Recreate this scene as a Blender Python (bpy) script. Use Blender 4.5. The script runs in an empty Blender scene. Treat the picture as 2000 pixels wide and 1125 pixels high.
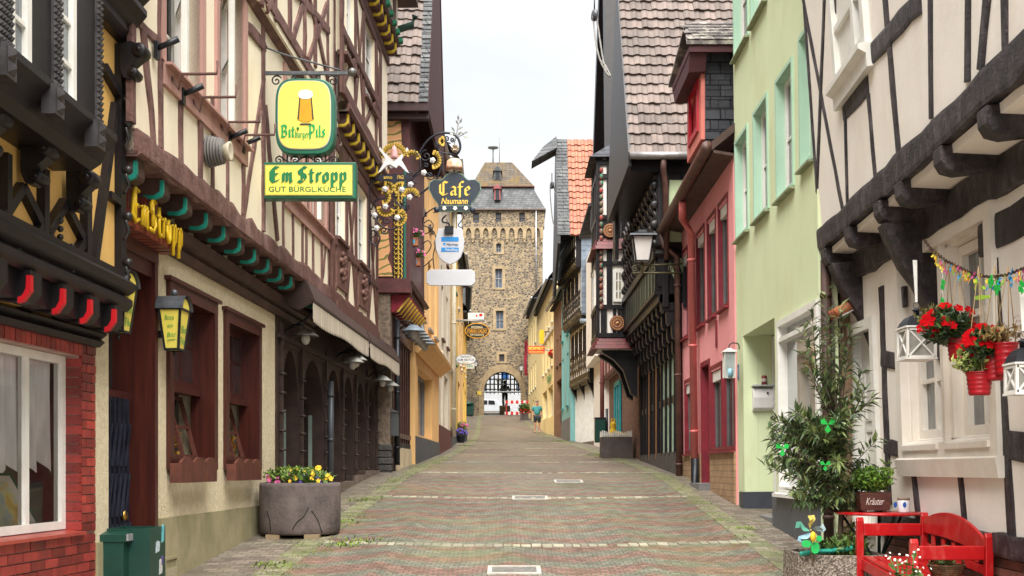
import bpy, bmesh, math, random
from mathutils import Vector, Matrix, noise
R = math.radians
random.seed(7)
SC = bpy.context.scene
COL = SC.collection
F, CX, CY, CZ = 2200.0, 1000.0, 915.0, 1.733      # focal length and horizon in photo pixels, eye height
V = Vector

# ---------------------------------------------------------------- materials
MATS = {}
def nt_new(name):
    m = bpy.data.materials.new(name); m.use_nodes = True
    nt = m.node_tree; b = nt.nodes['Principled BSDF']
    MATS[name] = m
    return m, nt, b
def N(nt, typ, **kw):
    n = nt.nodes.new(typ)
    for k, v in kw.items():
        if k in n.inputs: n.inputs[k].default_value = v
        else: setattr(n, k, v)
    return n
def ramp(nt, fac, stops):
    r = nt.nodes.new('ShaderNodeValToRGB')
    els = r.color_ramp.elements
    while len(els) < len(stops): els.new(0.5)
    for e, (p, c) in zip(els, stops):
        e.position = p; e.color = (*c, 1) if len(c) == 3 else c
    nt.links.new(fac, r.inputs[0]); return r.outputs[0]
def mixc(nt, fac, a, b, mode='MIX'):
    n = nt.nodes.new('ShaderNodeMix'); n.data_type = 'RGBA'; n.blend_type = mode
    for s, v in ((0, fac), (6, a), (7, b)):
        if hasattr(v, 'is_linked') or hasattr(v, 'links'): nt.links.new(v, n.inputs[s])
        elif s == 0: n.inputs[0].default_value = v
        else: n.inputs[s].default_value = (*v, 1) if len(v) == 3 else v
    return n.outputs[2]
def coords(nt, scale=(1, 1, 1), kind='Object'):
    tc = nt.nodes.new('ShaderNodeTexCoord'); mp = nt.nodes.new('ShaderNodeMapping')
    mp.inputs['Scale'].default_value = scale
    nt.links.new(tc.outputs[kind], mp.inputs[0]); return mp.outputs[0]
def noise_n(nt, vec, scale, detail=6, rough=.6, out=0):
    n = nt.nodes.new('ShaderNodeTexNoise')
    n.inputs['Scale'].default_value = scale; n.inputs['Detail'].default_value = detail
    n.inputs['Roughness'].default_value = rough
    nt.links.new(vec, n.inputs[0]); return n.outputs[out]
def bump(nt, b, h, strength, dist=.01):
    bn = nt.nodes.new('ShaderNodeBump'); bn.inputs['Strength'].default_value = strength
    bn.inputs['Distance'].default_value = dist
    nt.links.new(h, bn.inputs['Height']); nt.links.new(bn.outputs[0], b.inputs['Normal'])

def M(name, c, c2=None, sc=4.0, rough=.7, bs=0.0, bsc=30.0, bd=.01, metal=0.0, stretch=(1, 1, 1), spec=.4,
      dirt=None, dsc=1.2, damt=.5, lo=.35, hi=.65, island=0.0, coat=0.0, trans=0.0):
    """two-tone noisy surface with bump; optional dirt patches and per-piece variation"""
    if name in MATS: return MATS[name]
    m, nt, b = nt_new(name)
    b.inputs['Roughness'].default_value = rough; b.inputs['Metallic'].default_value = metal
    b.inputs['Specular IOR Level'].default_value = spec
    if coat: b.inputs['Coat Weight'].default_value = coat; b.inputs['Coat Roughness'].default_value = .15
    vec = coords(nt, stretch)
    if c2 is None: c2 = tuple(x * .82 for x in c)
    col = ramp(nt, noise_n(nt, vec, sc), [(lo, c2), (hi, c)])
    if dirt:
        f = ramp(nt, noise_n(nt, coords(nt, (1, 1, .45)), dsc, 8, .65), [(.5, (0, 0, 0)), (.72, (damt,) * 3)])
        col = mixc(nt, f, col, dirt)
    if island:
        g = nt.nodes.new('ShaderNodeNewGeometry')
        mr = nt.nodes.new('ShaderNodeMapRange'); mr.inputs[3].default_value = 1 - island; mr.inputs[4].default_value = 1 + island
        nt.links.new(g.outputs['Random Per Island'], mr.inputs[0])
        h = nt.nodes.new('ShaderNodeHueSaturation'); nt.links.new(mr.outputs[0], h.inputs['Value'])
        nt.links.new(col, h.inputs['Color']); col = h.outputs[0]
    nt.links.new(col, b.inputs['Base Color'])
    if trans: b.inputs['Transmission Weight'].default_value = trans
    if bs: bump(nt, b, noise_n(nt, vec, bsc, 8, .7), bs, bd)
    return m

# ---------------------------------------------------------------- mesh builder
WL = {}                                             # world position of every object's origin
class MB:
    def __init__(s): s.v = []; s.f = []; s.sm = []; s.cuts = []
    def cut(s): s.cuts.append((len(s.v), len(s.f)))            # what follows becomes a part of its own
    def add(s, vs, fs, smooth=False):
        o = len(s.v); s.v += [V(p) for p in vs]
        for f in fs: s.f.append([i + o for i in f]); s.sm.append(smooth)
    def prism(s, pts, off):
        n = len(pts); off = V(off); pts = [V(p) for p in pts]
        s.add(pts + [p + off for p in pts], [list(range(n))[::-1], list(range(n, 2 * n))] +
              [[i, (i + 1) % n, n + (i + 1) % n, n + i] for i in range(n)])
    def box(s, a, b):
        x0, y0, z0 = a; x1, y1, z1 = b
        s.prism([(x0, y0, z0), (x1, y0, z0), (x1, y1, z0), (x0, y1, z0)], (0, 0, z1 - z0))
    def obox(s, c, ax, ay, az):                     # centre and three half vectors
        c, ax, ay, az = V(c), V(ax), V(ay), V(az)
        s.prism([c - ax - ay - az, c + ax - ay - az, c + ax + ay - az, c - ax + ay - az], az * 2)
    def bar(s, p, q, w, h=None, up=(0, 0, 1)):
        p, q = V(p), V(q); h = h or w; d = (q - p).normalized(); up = V(up)
        if abs(d.dot(up)) > .98: up = V((0, 1, 0))
        x = d.cross(up).normalized() * w / 2; y = x.cross(d).normalized() * h / 2
        s.prism([p - x - y, p + x - y, p + x + y, p - x + y], q - p)
    def tube(s, path, r, n=8, closed=False, smooth=True, caps=True):
        path = [V(p) for p in path]; m = len(path); rings = []
        rs = r if isinstance(r, (list, tuple)) else [r] * m
        ref = V((0.13, .31, .94))
        for i, p in enumerate(path):
            a = path[(i - 1) % m] if (i or closed) else p
            b = path[(i + 1) % m] if (i < m - 1 or closed) else p
            d = (b - a); d = d.normalized() if d.length > 1e-9 else V((0, 0, 1))
            if abs(d.dot(ref)) > .97: ref = V((.9, .3, .2))
            x = d.cross(ref).normalized(); y = d.cross(x)
            rings.append([p + (x * math.cos(2 * math.pi * k / n) + y * math.sin(2 * math.pi * k / n)) * rs[i] for k in range(n)])
            ref = y
        # keep rings aligned
        vs = [q for r_ in rings for q in r_]; fs = []
        for i in range(m if closed else m - 1):
            A = i * n; B = ((i + 1) % m) * n
            best = min(range(n), key=lambda k: (vs[A] - vs[B + k]).length) if True else 0
            for k in range(n):
                fs.append([A + k, A + (k + 1) % n, B + (k + 1 + best) % n, B + (k + best) % n])
        if caps and not closed: fs += [list(range(n))[::-1], list(range((m - 1) * n, m * n))]
        s.add(vs, fs, smooth)
    def lathe(s, prof, c, n=16, axis=(0, 0, 1), smooth=True, xref=None, sx=1, sy=1):
        c = V(c); z = V(axis).normalized()
        x = V(xref) if xref else (V((1, 0, 0)) if abs(z.x) < .9 else V((0, 1, 0)))
        x = (x - z * x.dot(z)).normalized(); y = z.cross(x)
        vs = []; fs = []
        for r, h in prof:
            for k in range(n):
                t = 2 * math.pi * k / n; vs.append(c + x * math.cos(t) * r * sx + y * math.sin(t) * r * sy + z * h)
        for i in range(len(prof) - 1):
            for k in range(n):
                fs.append([i * n + k, i * n + (k + 1) % n, (i + 1) * n + (k + 1) % n, (i + 1) * n + k])
        fs += [list(range(n))[::-1], list(range((len(prof) - 1) * n, len(prof) * n))]
        s.add(vs, fs, smooth)
    def ball(s, c, r, n=12, m=8, sq=(1, 1, 1)):
        c = V(c); vs = []; fs = []
        for i in range(m + 1):
            a = math.pi * i / m
            for k in range(n):
                t = 2 * math.pi * k / n
                vs.append(c + V((math.sin(a) * math.cos(t) * r * sq[0], math.sin(a) * math.sin(t) * r * sq[1], math.cos(a) * r * sq[2])))
        for i in range(m):
            for k in range(n): fs.append([i * n + k, (i + 1) * n + k, (i + 1) * n + (k + 1) % n, i * n + (k + 1) % n])
        s.add(vs, fs, True)
    def grid(s, rows, smooth=True, closed=False):
        m = len(rows); n = len(rows[0]); fs = []
        for i in range(m - 1):
            for k in range(n if closed else n - 1):
                fs.append([i * n + k, i * n + (k + 1) % n, (i + 1) * n + (k + 1) % n, (i + 1) * n + k])
        s.add([p for r in rows for p in r], fs, smooth)
    def leaf(s, p, d, up, L, w):
        p, d = V(p), V(d).normalized(); x = d.cross(V(up))
        x = x.normalized() if x.length > 1e-4 else V((1, 0, 0)); n = x.cross(d)
        s.add([p, p + d * L * .45 + x * w / 2 + n * L * .05, p + d * L - n * L * .08, p + d * L * .45 - x * w / 2 + n * L * .05], [[0, 1, 2, 3]])
    def flower(s, p, nrm, r, k=5):
        p, nrm = V(p), V(nrm).normalized(); x = nrm.orthogonal().normalized(); y = nrm.cross(x)
        for i in range(k):
            t = 2 * math.pi * i / k + random.random() * .3; d = x * math.cos(t) + y * math.sin(t)
            e = (nrm.cross(d)).normalized()
            s.add([p, p + d * r * .6 + e * r * .42 + nrm * r * .2, p + d * r + nrm * r * .1, p + d * r * .6 - e * r * .42 + nrm * r * .2], [[0, 1, 2, 3]])
    # --- in a facade's own frame
    def fpoly(s, fr, uv, d0, d1):
        s.prism([fr.P(u, v, d0) for u, v in uv], fr.P(0, 0, d1) - fr.P(0, 0, d0))
    def fbox(s, fr, u0, u1, v0, v1, d0, d1):
        s.fpoly(fr, [(u0, v0), (u1, v0), (u1, v1), (u0, v1)], d0, d1)
    def fbeam(s, fr, a, b, w, d0, d1, jit=0.0):
        a, b = V((*a, 0)), V((*b, 0)); d = (b - a)
        if d.length < 1e-6: return
        t = d.normalized(); x = V((-t.y, t.x, 0)) * w / 2
        s.bc = getattr(s, 'bc', 0) + 1; d1 += (s.bc % 6) * .0017
        if not jit:
            s.fpoly(fr, [(q.x, q.y) for q in (a - x, b - x, b + x, a + x)], d0, d1); return
        k = max(2, int(d.length / .22)); lo = []; hi = []; dd = []
        for i in range(k + 1):
            p = a + d * i / k
            lo.append(p - x * (1 + random.uniform(-jit, jit))); hi.append(p + x * (1 + random.uniform(-jit, jit)))
            dd.append(d1 + random.uniform(-.3, .5) * jit * .03)
        vs = []
        for i in range(k + 1):
            vs += [fr.P(lo[i].x, lo[i].y, d0), fr.P(lo[i].x, lo[i].y, dd[i] - .006), fr.P(lo[i].x * .85 + hi[i].x * .15, lo[i].y * .85 + hi[i].y * .15, dd[i]),
                   fr.P(lo[i].x * .15 + hi[i].x * .85, lo[i].y * .15 + hi[i].y * .85, dd[i]), fr.P(hi[i].x, hi[i].y, dd[i] - .006), fr.P(hi[i].x, hi[i].y, d0)]
        fs = []
        for i in range(k):
            for j in range(6): fs.append([i * 6 + j, i * 6 + (j + 1) % 6, i * 6 + 6 + (j + 1) % 6, i * 6 + 6 + j])
        fs += [[0, 1, 2, 3, 4, 5], [k * 6 + j for j in (5, 4, 3, 2, 1, 0)]]
        s.add(vs, fs)
    def timber(s, fr, lst, w, d, d1, jit=.12, d0=None):
        """lst of (x0,y0,x1,y1[,w]) read off the photo, laid on the facade plane d"""
        for t in lst:
            s.fbeam(fr, fr.px(t[0], t[1], d), fr.px(t[2], t[3], d), t[4] if len(t) > 4 else w, d - .02 if d0 is None else d0, d1, jit)
    def wall(s, fr, u0, u1, v0, v1, d0, d1, holes=(), rev=None):
        """slab with rectangular openings (u0,u1,v0,v1) and their reveals"""
        us = sorted({u0, u1, *[h[0] for h in holes], *[h[1] for h in holes]}); us = [u for u in us if u0 <= u <= u1]
        vs = sorted({v0, v1, *[h[2] for h in holes], *[h[3] for h in holes]}); vs = [v for v in vs if v0 <= v <= v1]
        for i in range(len(us) - 1):
            for j in range(len(vs) - 1):
                cu, cv = (us[i] + us[i + 1]) / 2, (vs[j] + vs[j + 1]) / 2
                if any(h[0] < cu < h[1] and h[2] < cv < h[3] for h in holes): continue
                for d in (d0, d1):
                    s.add([fr.P(us[i], vs[j], d), fr.P(us[i + 1], vs[j], d), fr.P(us[i + 1], vs[j + 1], d), fr.P(us[i], vs[j + 1], d)], [[0, 1, 2, 3]])
        for (a, b, c, e) in list(holes) + [(u0, u1, v0, v1)]:
            q = [(a, c), (b, c), (b, e), (a, e)]
            for k in range(4):
                (p, r), (t, w) = q[k], q[(k + 1) % 4]
                s.add([fr.P(p, r, d0), fr.P(t, w, d0), fr.P(t, w, d1), fr.P(p, r, d1)], [[0, 1, 2, 3]])
    def frame(s, fr, u0, u1, v0, v1, w, d0, d1, bars=()):
        """rectangular frame plus bars ('u', pos, width) / ('v', pos, width)"""
        s.fbox(fr, u0, u0 + w, v0, v1, d0, d1); s.fbox(fr, u1 - w, u1, v0, v1, d0, d1)
        s.fbox(fr, u0 + w, u1 - w, v0, v0 + w, d0, d1); s.fbox(fr, u0 + w, u1 - w, v1 - w, v1, d0, d1)
        for k, (ax, p, bw) in enumerate(bars):
            e = .004 + .002 * (k % 3)
            if ax == 'u': s.fbox(fr, p - bw / 2, p + bw / 2, v0 + w, v1 - w, d0 + e, d1 - e)
            else: s.fbox(fr, u0 + w, u1 - w, p - bw / 2, p + bw / 2, d0 + e * 2, d1 - e * 2)
    def text(s, body, o, r, u, width=None, height=.1, depth=.006, shear=0.0, bold=0.0, align=0.0, space=1.0):
        """flat lettering: baseline origin o, right r, up u"""
        cu = bpy.data.curves.new('t', 'FONT'); cu.body = body; cu.shear = shear; cu.offset = bold; cu.space_character = space
        cu.resolution_u = 3
        ob = bpy.data.objects.new('t', cu); COL.objects.link(ob)
        dg = bpy.context.evaluated_depsgraph_get(); me = bpy.data.meshes.new_from_object(ob.evaluated_get(dg))
        r, u, o = V(r).normalized(), V(u).normalized(), V(o); n = r.cross(u)
        xs = [v.co.x for v in me.vertices]; ys = [v.co.y for v in me.vertices]
        if xs:
            ky = height / .72; kx = (width / (max(xs) - min(xs))) if width else ky
            w = (max(xs) - min(xs)) * kx
            pts = [o + r * ((v.co.x - min(xs)) * kx - align * w) + u * (v.co.y * ky) + n * depth for v in me.vertices]
            s.add(pts, [list(p.vertices) for p in me.polygons])
        bpy.data.objects.remove(ob); bpy.data.curves.remove(cu); bpy.data.meshes.remove(me)
    def nib(s, body, o, r, u, height, nw=.16, ang=38, depth=.004, width=None, align=0.0):
        """broad-nib blackletter strokes"""
        r, u, o = V(r).normalized(), V(u).normalized(), V(o); n = r.cross(u)
        a = R(ang); nv = (math.cos(a) * nw / 2, math.sin(a) * nw / 2); x = 0; qs = []
        for ch in body:
            if ch == ' ': x += .38; continue
            st, adv = NIB[ch]
            for pl in st:
                for i in range(len(pl) - 1):
                    (x0, y0), (x1, y1) = pl[i], pl[i + 1]
                    qs.append([(x + x0 - nv[0], y0 - nv[1]), (x + x1 - nv[0], y1 - nv[1]), (x + x1 + nv[0], y1 + nv[1]), (x + x0 + nv[0], y0 + nv[1])])
            x += adv
        k = height; kx = k if not width else width / x
        for i, q in enumerate(qs):
            e = depth + (i % 9) * .00035
            s.add([o + r * (p[0] * kx - align * x * kx) + u * p[1] * k + n * e for p in q], [[0, 1, 2, 3]])
    def build(s, name, mat, parent=None, loc=None, bevel=0.0, recalc=True, kind=None):
        if s.cuts:
            cs = [c for c in s.cuts if 0 < c[1] < len(s.f)]; cs = [(0, 0)] + sorted(set(cs)) + [(len(s.v), len(s.f))]; out = None
            for (v0, f0), (v1, f1) in zip(cs, cs[1:]):
                q = MB(); q.v = s.v[v0:v1]; q.f = [[i - v0 for i in f] for f in s.f[f0:f1]]; q.sm = s.sm[f0:f1]
                o = q.build(name, mat, parent, loc, bevel, recalc, kind); out = out or o
            return out
        me = bpy.data.meshes.new(name)
        base = WL[parent.name] if parent is not None else V(loc) if loc is not None else V((0, 0, 0))
        me.from_pydata([p - base for p in s.v], [], s.f)
        for p, k in zip(me.polygons, s.sm): p.use_smooth = k
        if recalc:
            bm = bmesh.new(); bm.from_mesh(me); bmesh.ops.recalc_face_normals(bm, faces=bm.faces); bm.to_mesh(me); bm.free()
        for m in (mat if isinstance(mat, (list, tuple)) else [mat]): me.materials.append(m)
        o = bpy.data.objects.new(name, me); COL.objects.link(o)
        if parent is not None: o.parent = parent
        else: o.location = base
        WL[o.name] = base
        if bevel:
            b = o.modifiers.new('bevel', 'BEVEL'); b.width = bevel; b.segments = 2; b.limit_method = 'ANGLE'; b.angle_limit = R(50)
        if kind: o['kind'] = kind
        return o

def tag(o, label=None, cat=None, group=None, kind=None):
    for k, v in (('label', label), ('category', cat), ('group', group), ('kind', kind)):
        if v: o[k] = v
    return o
def thing(name, label, cat, loc, group=None):
    o = bpy.data.objects.new(name, None); COL.objects.link(o); o.location = loc; o.empty_display_size = .2
    WL[o.name] = V(loc); return tag(o, label, cat, group)
def copy_tree(o, loc=None, rotz=None, label=None, parent=None):
    c = o.copy(); COL.objects.link(c)
    if parent is not None: c.parent = parent
    if loc is not None: c.location = loc
    if rotz is not None: c.rotation_euler = (0, 0, rotz)
    if label: c['label'] = label
    WL[c.name] = V(loc) if loc is not None else WL[o.name]
    for ch in list(o.children): copy_tree(ch, parent=c)
    return c

class Fr:
    """a facade: plan point, vanishing point of its horizontals, side (-1 = faces +X, 1 = faces -X), lean towards the street"""
    def __init__(s, X, Y, vp, side, lean=0.0, z=0.0):
        s.O = V((X, Y, z)); s.U = V(((vp - CX) / F, 1, 0)).normalized()
        n = V((s.U.y, -s.U.x, 0)) * (1 if side < 0 else -1)
        s.W = (V((0, 0, 1)) + n * lean).normalized(); s.N = (n - V((0, 0, 1)) * lean).normalized()
    def P(s, u, v, d=0.0): return s.O + s.U * u + s.W * v + s.N * d
    def px(s, x, y, d=0.0):
        r = V(((x - CX) / F, 1, -(y - CY) / F)); C = V((0, 0, CZ))
        t = (s.O + s.N * d - C).dot(s.N) / r.dot(s.N); p = C + r * t - s.O - s.N * d
        return (p.dot(s.U), p.dot(s.W))
    def uz(s, x, v, d=0.0):
        b = s.O + s.W * v + s.N * d; k = (x - CX) / F; return (k * b.y - b.x) / (s.U.x - k * s.U.y)
    def u(s, x, d=0.0): return s.px(x, CY, d)[0]
    def rect(s, x0, yt, x1, yb, d=0.0):
        """opening: photo columns x0,x1; top and bottom rows read at x0"""
        a = s.px(x0, yt, d); b = s.px(x0, yb, d); c = s.px(x1, yb, d)
        return (min(a[0], c[0]), max(a[0], c[0]), b[1], a[1])
class FrontFr(Fr):
    """a plane facing the camera (normal -Y) at distance Y"""
    def __init__(s, X, Y, z=0.0):
        s.O = V((X, Y, z)); s.U = V((1, 0, 0)); s.W = V((0, 0, 1)); s.N = V((0, -1, 0))
def at(x, y, Y): return V(((x - CX) / F * Y, Y, CZ - (y - CY) / F * Y))

PROF = [(-40, -3.2), (-10, -.8), (0, 0), (10, .795), (20, 1.585), (26, 1.87), (32, 2.13), (45, 2.78), (62.6, 3.69), (72, 4.6), (80, 5.5), (88, 6.1), (105, 6.6), (160, 7.2), (900, 9)]
def gz0(Y):
    for (a, b), (c, d) in zip(PROF, PROF[1:]):
        if Y <= c: return b + (d - b) * (Y - a) / (c - a)
    return PROF[-1][1]
def gz(Y): return sum(gz0(Y + d) for d in (-1.2, -.6, 0, .6, 1.2)) / 5

# strokes of a small blackletter alphabet (x-height .62, cap 1)
NIB = {
 'E': ([[(.62, .93), (.3, .97), (.12, .75), (.12, .25), (.3, .04), (.66, .16)], [(.3, .97), (.3, .1)], [(.3, .52), (.56, .52)]], .82),
 'm': ([[(.05, .55), (.14, .62), (.14, .06)], [(.14, .5), (.32, .62), (.38, .55), (.38, .06)], [(.38, .5), (.56, .62), (.62, .55), (.62, .06), (.7, .04)]], .8),
 'S': ([[(.66, .92), (.4, .98), (.14, .8), (.2, .6), (.56, .48), (.62, .26), (.42, .04), (.08, .1)], [(.36, .95), (.36, .2)]], .82),
 't': ([[(.18, .86), (.18, .12), (.28, .03), (.38, .1)], [(.04, .6), (.36, .6)]], .46),
 'r': ([[(.05, .55), (.15, .62), (.15, .05)], [(.15, .5), (.3, .63), (.4, .54)]], .46),
 'o': ([[(.14, .5), (.14, .14), (.3, .02), (.44, .12), (.44, .5), (.28, .64), (.14, .5)]], .6),
 'p': ([[(.05, .56), (.15, .64), (.15, -.3)], [(.15, .5), (.34, .64), (.46, .52), (.46, .14), (.32, .02), (.15, .12)]], .62),
 'B': ([[(.15, .98), (.15, .04)], [(.02, .92), (.4, .97), (.56, .82), (.52, .6), (.3, .52), (.56, .46), (.62, .2), (.46, .03), (.05, .06)]], .78),
 'P': ([[(.15, .98), (.15, -.12)], [(.0, .92), (.42, .98), (.58, .84), (.58, .5), (.4, .34), (.2, .42)]], .74),
 'i': ([[(.05, .56), (.14, .63), (.14, .1), (.22, .03)], [(.13, .84), (.17, .88)]], .32),
 'l': ([[(.14, .98), (.14, .1), (.23, .03)]], .32),
 's': ([[(.4, .56), (.26, .63), (.12, .5), (.36, .24), (.26, .03), (.06, .1)]], .5),
 'b': ([[(.14, .98), (.14, .1), (.3, .02), (.44, .14), (.44, .5), (.3, .63), (.16, .5)]], .58),
 'u': ([[(.06, .57), (.14, .62), (.14, .12), (.26, .03), (.42, .14)], [(.42, .62), (.42, .1), (.5, .03)]], .58),
 'g': ([[(.44, .55), (.28, .63), (.13, .5), (.13, .18), (.28, .06), (.44, .18)], [(.44, .6), (.44, -.15), (.28, -.28), (.08, -.2)]], .6),
 'e': ([[(.14, .32), (.42, .42), (.42, .54), (.28, .63), (.14, .5), (.14, .14), (.28, .02), (.44, .1)]], .54),
 'C': ([[(.66, .88), (.42, .98), (.14, .78), (.14, .24), (.38, .03), (.68, .14)], [(.38, .96), (.38, .1)]], .8),
 'a': ([[(.1, .54), (.26, .63), (.42, .54), (.42, .1), (.5, .03)], [(.42, .36), (.16, .3), (.13, .12), (.26, .03), (.42, .14)]], .58),
 'f': ([[(.44, .9), (.3, .98), (.18, .84), (.18, -.12)], [(.03, .6), (.38, .6)]], .44),
}
# ---------------------------------------------------------------- camera, light, sky
cam = bpy.data.cameras.new('camera'); co = bpy.data.objects.new('camera', cam); COL.objects.link(co); SC.camera = co
co.location = (0, 0, CZ); co.rotation_euler = (R(90), 0, 0)
cam.sensor_width = 36; cam.lens = 36 * F / 2000; cam.shift_y = (CY - 562.5) / 2000; cam.clip_end = 3000; cam.clip_start = .1
SC.view_settings.view_transform = 'Standard'; SC.view_settings.look = 'None'; SC.view_settings.gamma = 1
SC.view_settings.exposure = 1.62
ELEV, AZ = 60, 179                                   # high soft sun behind the camera
w = bpy.data.worlds.new('World'); SC.world = w; w.use_nodes = True; nt = w.node_tree
bg = nt.nodes['Background']; sky = N(nt, 'ShaderNodeTexSky'); sky.sky_type = 'NISHITA'; sky.sun_disc = False
sky.sun_elevation = R(ELEV); sky.sun_rotation = R(AZ)
vec = coords(nt, (2.2, 1.0, 5.0), 'Generated')
cl = ramp(nt, noise_n(nt, vec, 2.2, 8, .55), [(.36, (4.5, 4.67, 4.86)), (.5, (4.85, 4.93, 5.02)), (.66, (5.2, 5.2, 5.2))])
c = mixc(nt, .965, sky.outputs[0], cl); nt.links.new(c, bg.inputs[0]); bg.inputs[1].default_value = .0695
sl = bpy.data.lights.new('sun', 'SUN'); so = bpy.data.objects.new('sun', sl); COL.objects.link(so)
sl.energy = 4.6; sl.angle = R(68); sl.color = (1, .96, .9)
a = R(AZ); d = V((math.sin(a) * math.cos(R(ELEV)), math.cos(a) * math.cos(R(ELEV)), math.sin(R(ELEV))))
so.rotation_euler = d.to_track_quat('Z', 'Y').to_euler()
so.location = (0, -20, 40)

# ---------------------------------------------------------------- ground
def sett_mat(name, reds, greys, moss_amt, row=.078, wid=.088, arc=.42, mortar=(.115, .105, .078)):
    m, nt, b = nt_new(name); b.inputs['Roughness'].default_value = .62; b.inputs['Specular IOR Level'].default_value = .45
    L = nt.links
    tc = nt.nodes.new('ShaderNodeTexCoord'); sp = nt.nodes.new('ShaderNodeSeparateXYZ'); L.new(tc.outputs['Object'], sp.inputs[0])
    def mth(op, a, c=None):
        n = nt.nodes.new('ShaderNodeMath'); n.operation = op
        for i, v in ((0, a), (1, c)):
            if v is None: continue
            if hasattr(v, 'links'): L.new(v, n.inputs[i])
            else: n.inputs[i].default_value = v
        return n.outputs[0]
    wob = mth('MULTIPLY', mth('SUBTRACT', noise_n(nt, tc.outputs['Object'], 1.5, 2), .5), .16)
    fx = mth('FRACT', mth('DIVIDE', mth('ADD', sp.outputs[0], wob), 1.25)); t = mth('SUBTRACT', mth('MULTIPLY', fx, 2.0), 1.0)
    bow = mth('MULTIPLY', mth('MULTIPLY', t, t), -arc)
    y2 = mth('ADD', mth('ADD', sp.outputs[1], bow), mth('MULTIPLY', wob, .5))
    cb = nt.nodes.new('ShaderNodeCombineXYZ'); L.new(mth('ADD', sp.outputs[0], mth('MULTIPLY', wob, .4)), cb.inputs[0]); L.new(y2, cb.inputs[1])
    br = nt.nodes.new('ShaderNodeTexBrick'); L.new(cb.outputs[0], br.inputs[0])
    br.inputs['Scale'].default_value = 1; br.inputs['Brick Width'].default_value = wid; br.inputs['Row Height'].default_value = row
    br.inputs['Mortar Size'].default_value = .007; br.inputs['Mortar Smooth'].default_value = .6; br.inputs['Bias'].default_value = 0
    br.inputs['Color1'].default_value = (0, 0, 0, 1); br.inputs['Color2'].default_value = (1, 1, 1, 1); br.inputs['Mortar'].default_value = (.5, .5, .5, 1)
    cr = ramp(nt, br.outputs[0], [(0, reds[0]), (.5, reds[1]), (1, reds[2])])
    cg = ramp(nt, br.outputs[0], [(0, greys[0]), (.5, greys[1]), (1, greys[2])])
    band = mth('ADD', mth('MULTIPLY', mth('SINE', mth('MULTIPLY', y2, 9.5)), .17), mth('ADD', noise_n(nt, coords(nt, (.55, 1.1, 1)), 1.1, 5), mth('MULTIPLY', mth('SUBTRACT', br.outputs[0], .5), .12)))
    f = ramp(nt, band, [(.44, (0, 0, 0)), (.56, (1, 1, 1))])
    col = mixc(nt, f, cg, cr)
    mo = ramp(nt, noise_n(nt, coords(nt, (1, 1, 1)), .9, 7, .7), [(.47, (0, 0, 0)), (.68, (moss_amt,) * 3)])
    mort = mixc(nt, mo, mortar, (.16, .19, .04))
    col = mixc(nt, br.outputs[1], col, mort)
    mo2 = mth('MULTIPLY', mo, .33); col = mixc(nt, mo2, col, (.15, .18, .05))
    dk = ramp(nt, noise_n(nt, coords(nt, (1, 1, 1)), 7, 5), [(.3, (.72, .72, .72)), (.7, (1.1, 1.1, 1.1))])
    col = mixc(nt, 1.0, col, dk, 'MULTIPLY')
    wr = ramp(nt, noise_n(nt, coords(nt, (1, .45, 1)), .8, 6, .65), [(.3, (.68, .67, .66)), (.5, (.9, .9, .9)), (.72, (1.08, 1.06, 1.02))])
    col = mixc(nt, 1.0, col, wr, 'MULTIPLY')
    L.new(col, b.inputs['Base Color'])
    h = mth('SUBTRACT', mth('MULTIPLY', noise_n(nt, coords(nt), 40, 3), .35), br.outputs[1])
    bump(nt, b, h, .6, .01)
    return m
m_road = sett_mat('road_setts', [(.175, .095, .073), (.235, .132, .103), (.29, .172, .138)], [(.145, .148, .112), (.192, .194, .148), (.245, .245, .19)], .75)
m_pave = sett_mat('pavement_setts', [(.14, .11, .09), (.2, .16, .13), (.27, .22, .18)], [(.16, .135, .105), (.22, .19, .15), (.29, .25, .2)], .5, .11, .13, .12, (.11, .1, .08))
m_gut = sett_mat('gutter_setts', [(.19, .17, .12), (.24, .21, .15), (.3, .27, .2)], [(.16, .17, .09), (.21, .22, .12), (.27, .27, .17)], 1.0, .15, .15, .02, (.16, .18, .05))
m_band = M('pale_setts', (.5, .47, .4), (.3, .28, .2), 9, .7, .5, 25)
m_soil = M('soil', (.2, .17, .12), (.12, .1, .07), 3, .9)

YL = [i * .5 for i in range(-24, 181)]
def lerp_list(L, y):
    for (a, b), (c, d) in zip(L, L[1:]):
        if y <= c: return b + (d - b) * (y - a) / (c - a)
    return L[-1][1]
EL = [(-12, -2.6), (0, -2.35), (10, -2.15), (20, -1.94), (32, -1.69), (45, -1.6), (62, -1.9), (80, -2.3), (100, -2.3)]
ER = [(-12, 2.1), (0, 2.35), (10, 2.55), (20, 2.7), (28, 2.62), (40, 2.35), (55, 1.8), (66, 1.35), (80, .62), (100, .62)]
def strip(name, fa, fb, mat, dz, ys=YL, n=6):
    m = MB(); m.grid([[V((fa(y) + (fb(y) - fa(y)) * k / n, y, gz(y) + dz)) for k in range(n + 1)] for y in ys])
    return m.build(name, mat, kind='structure')
g = MB(); ysg = [-40, -20] + YL + [95, 100, 120, 160, 300, 900]
g.grid([[V((x, y, gz(y))) for x in (-900, -200, -60, -20, -8, 0, 8, 20, 60, 200, 900)] for y in ysg]); g.build('ground', m_soil, kind='structure')
strip('pavement', lambda y: -4.6, lambda y: lerp_list(EL, y), m_pave, .004)
strip('pavement', lambda y: lerp_list(ER, y), lambda y: 4.6, m_pave, .004)
strip('road', lambda y: lerp_list(EL, y), lambda y: lerp_list(ER, y), m_road, .008, n=10)
strip('road_strip', lambda y: lerp_list(EL, y) - .13, lambda y: lerp_list(EL, y) + .13, m_gut, .012, n=2)
strip('road_strip', lambda y: lerp_list(ER, y) - .13, lambda y: lerp_list(ER, y) + .13, m_gut, .012, n=2)
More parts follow.
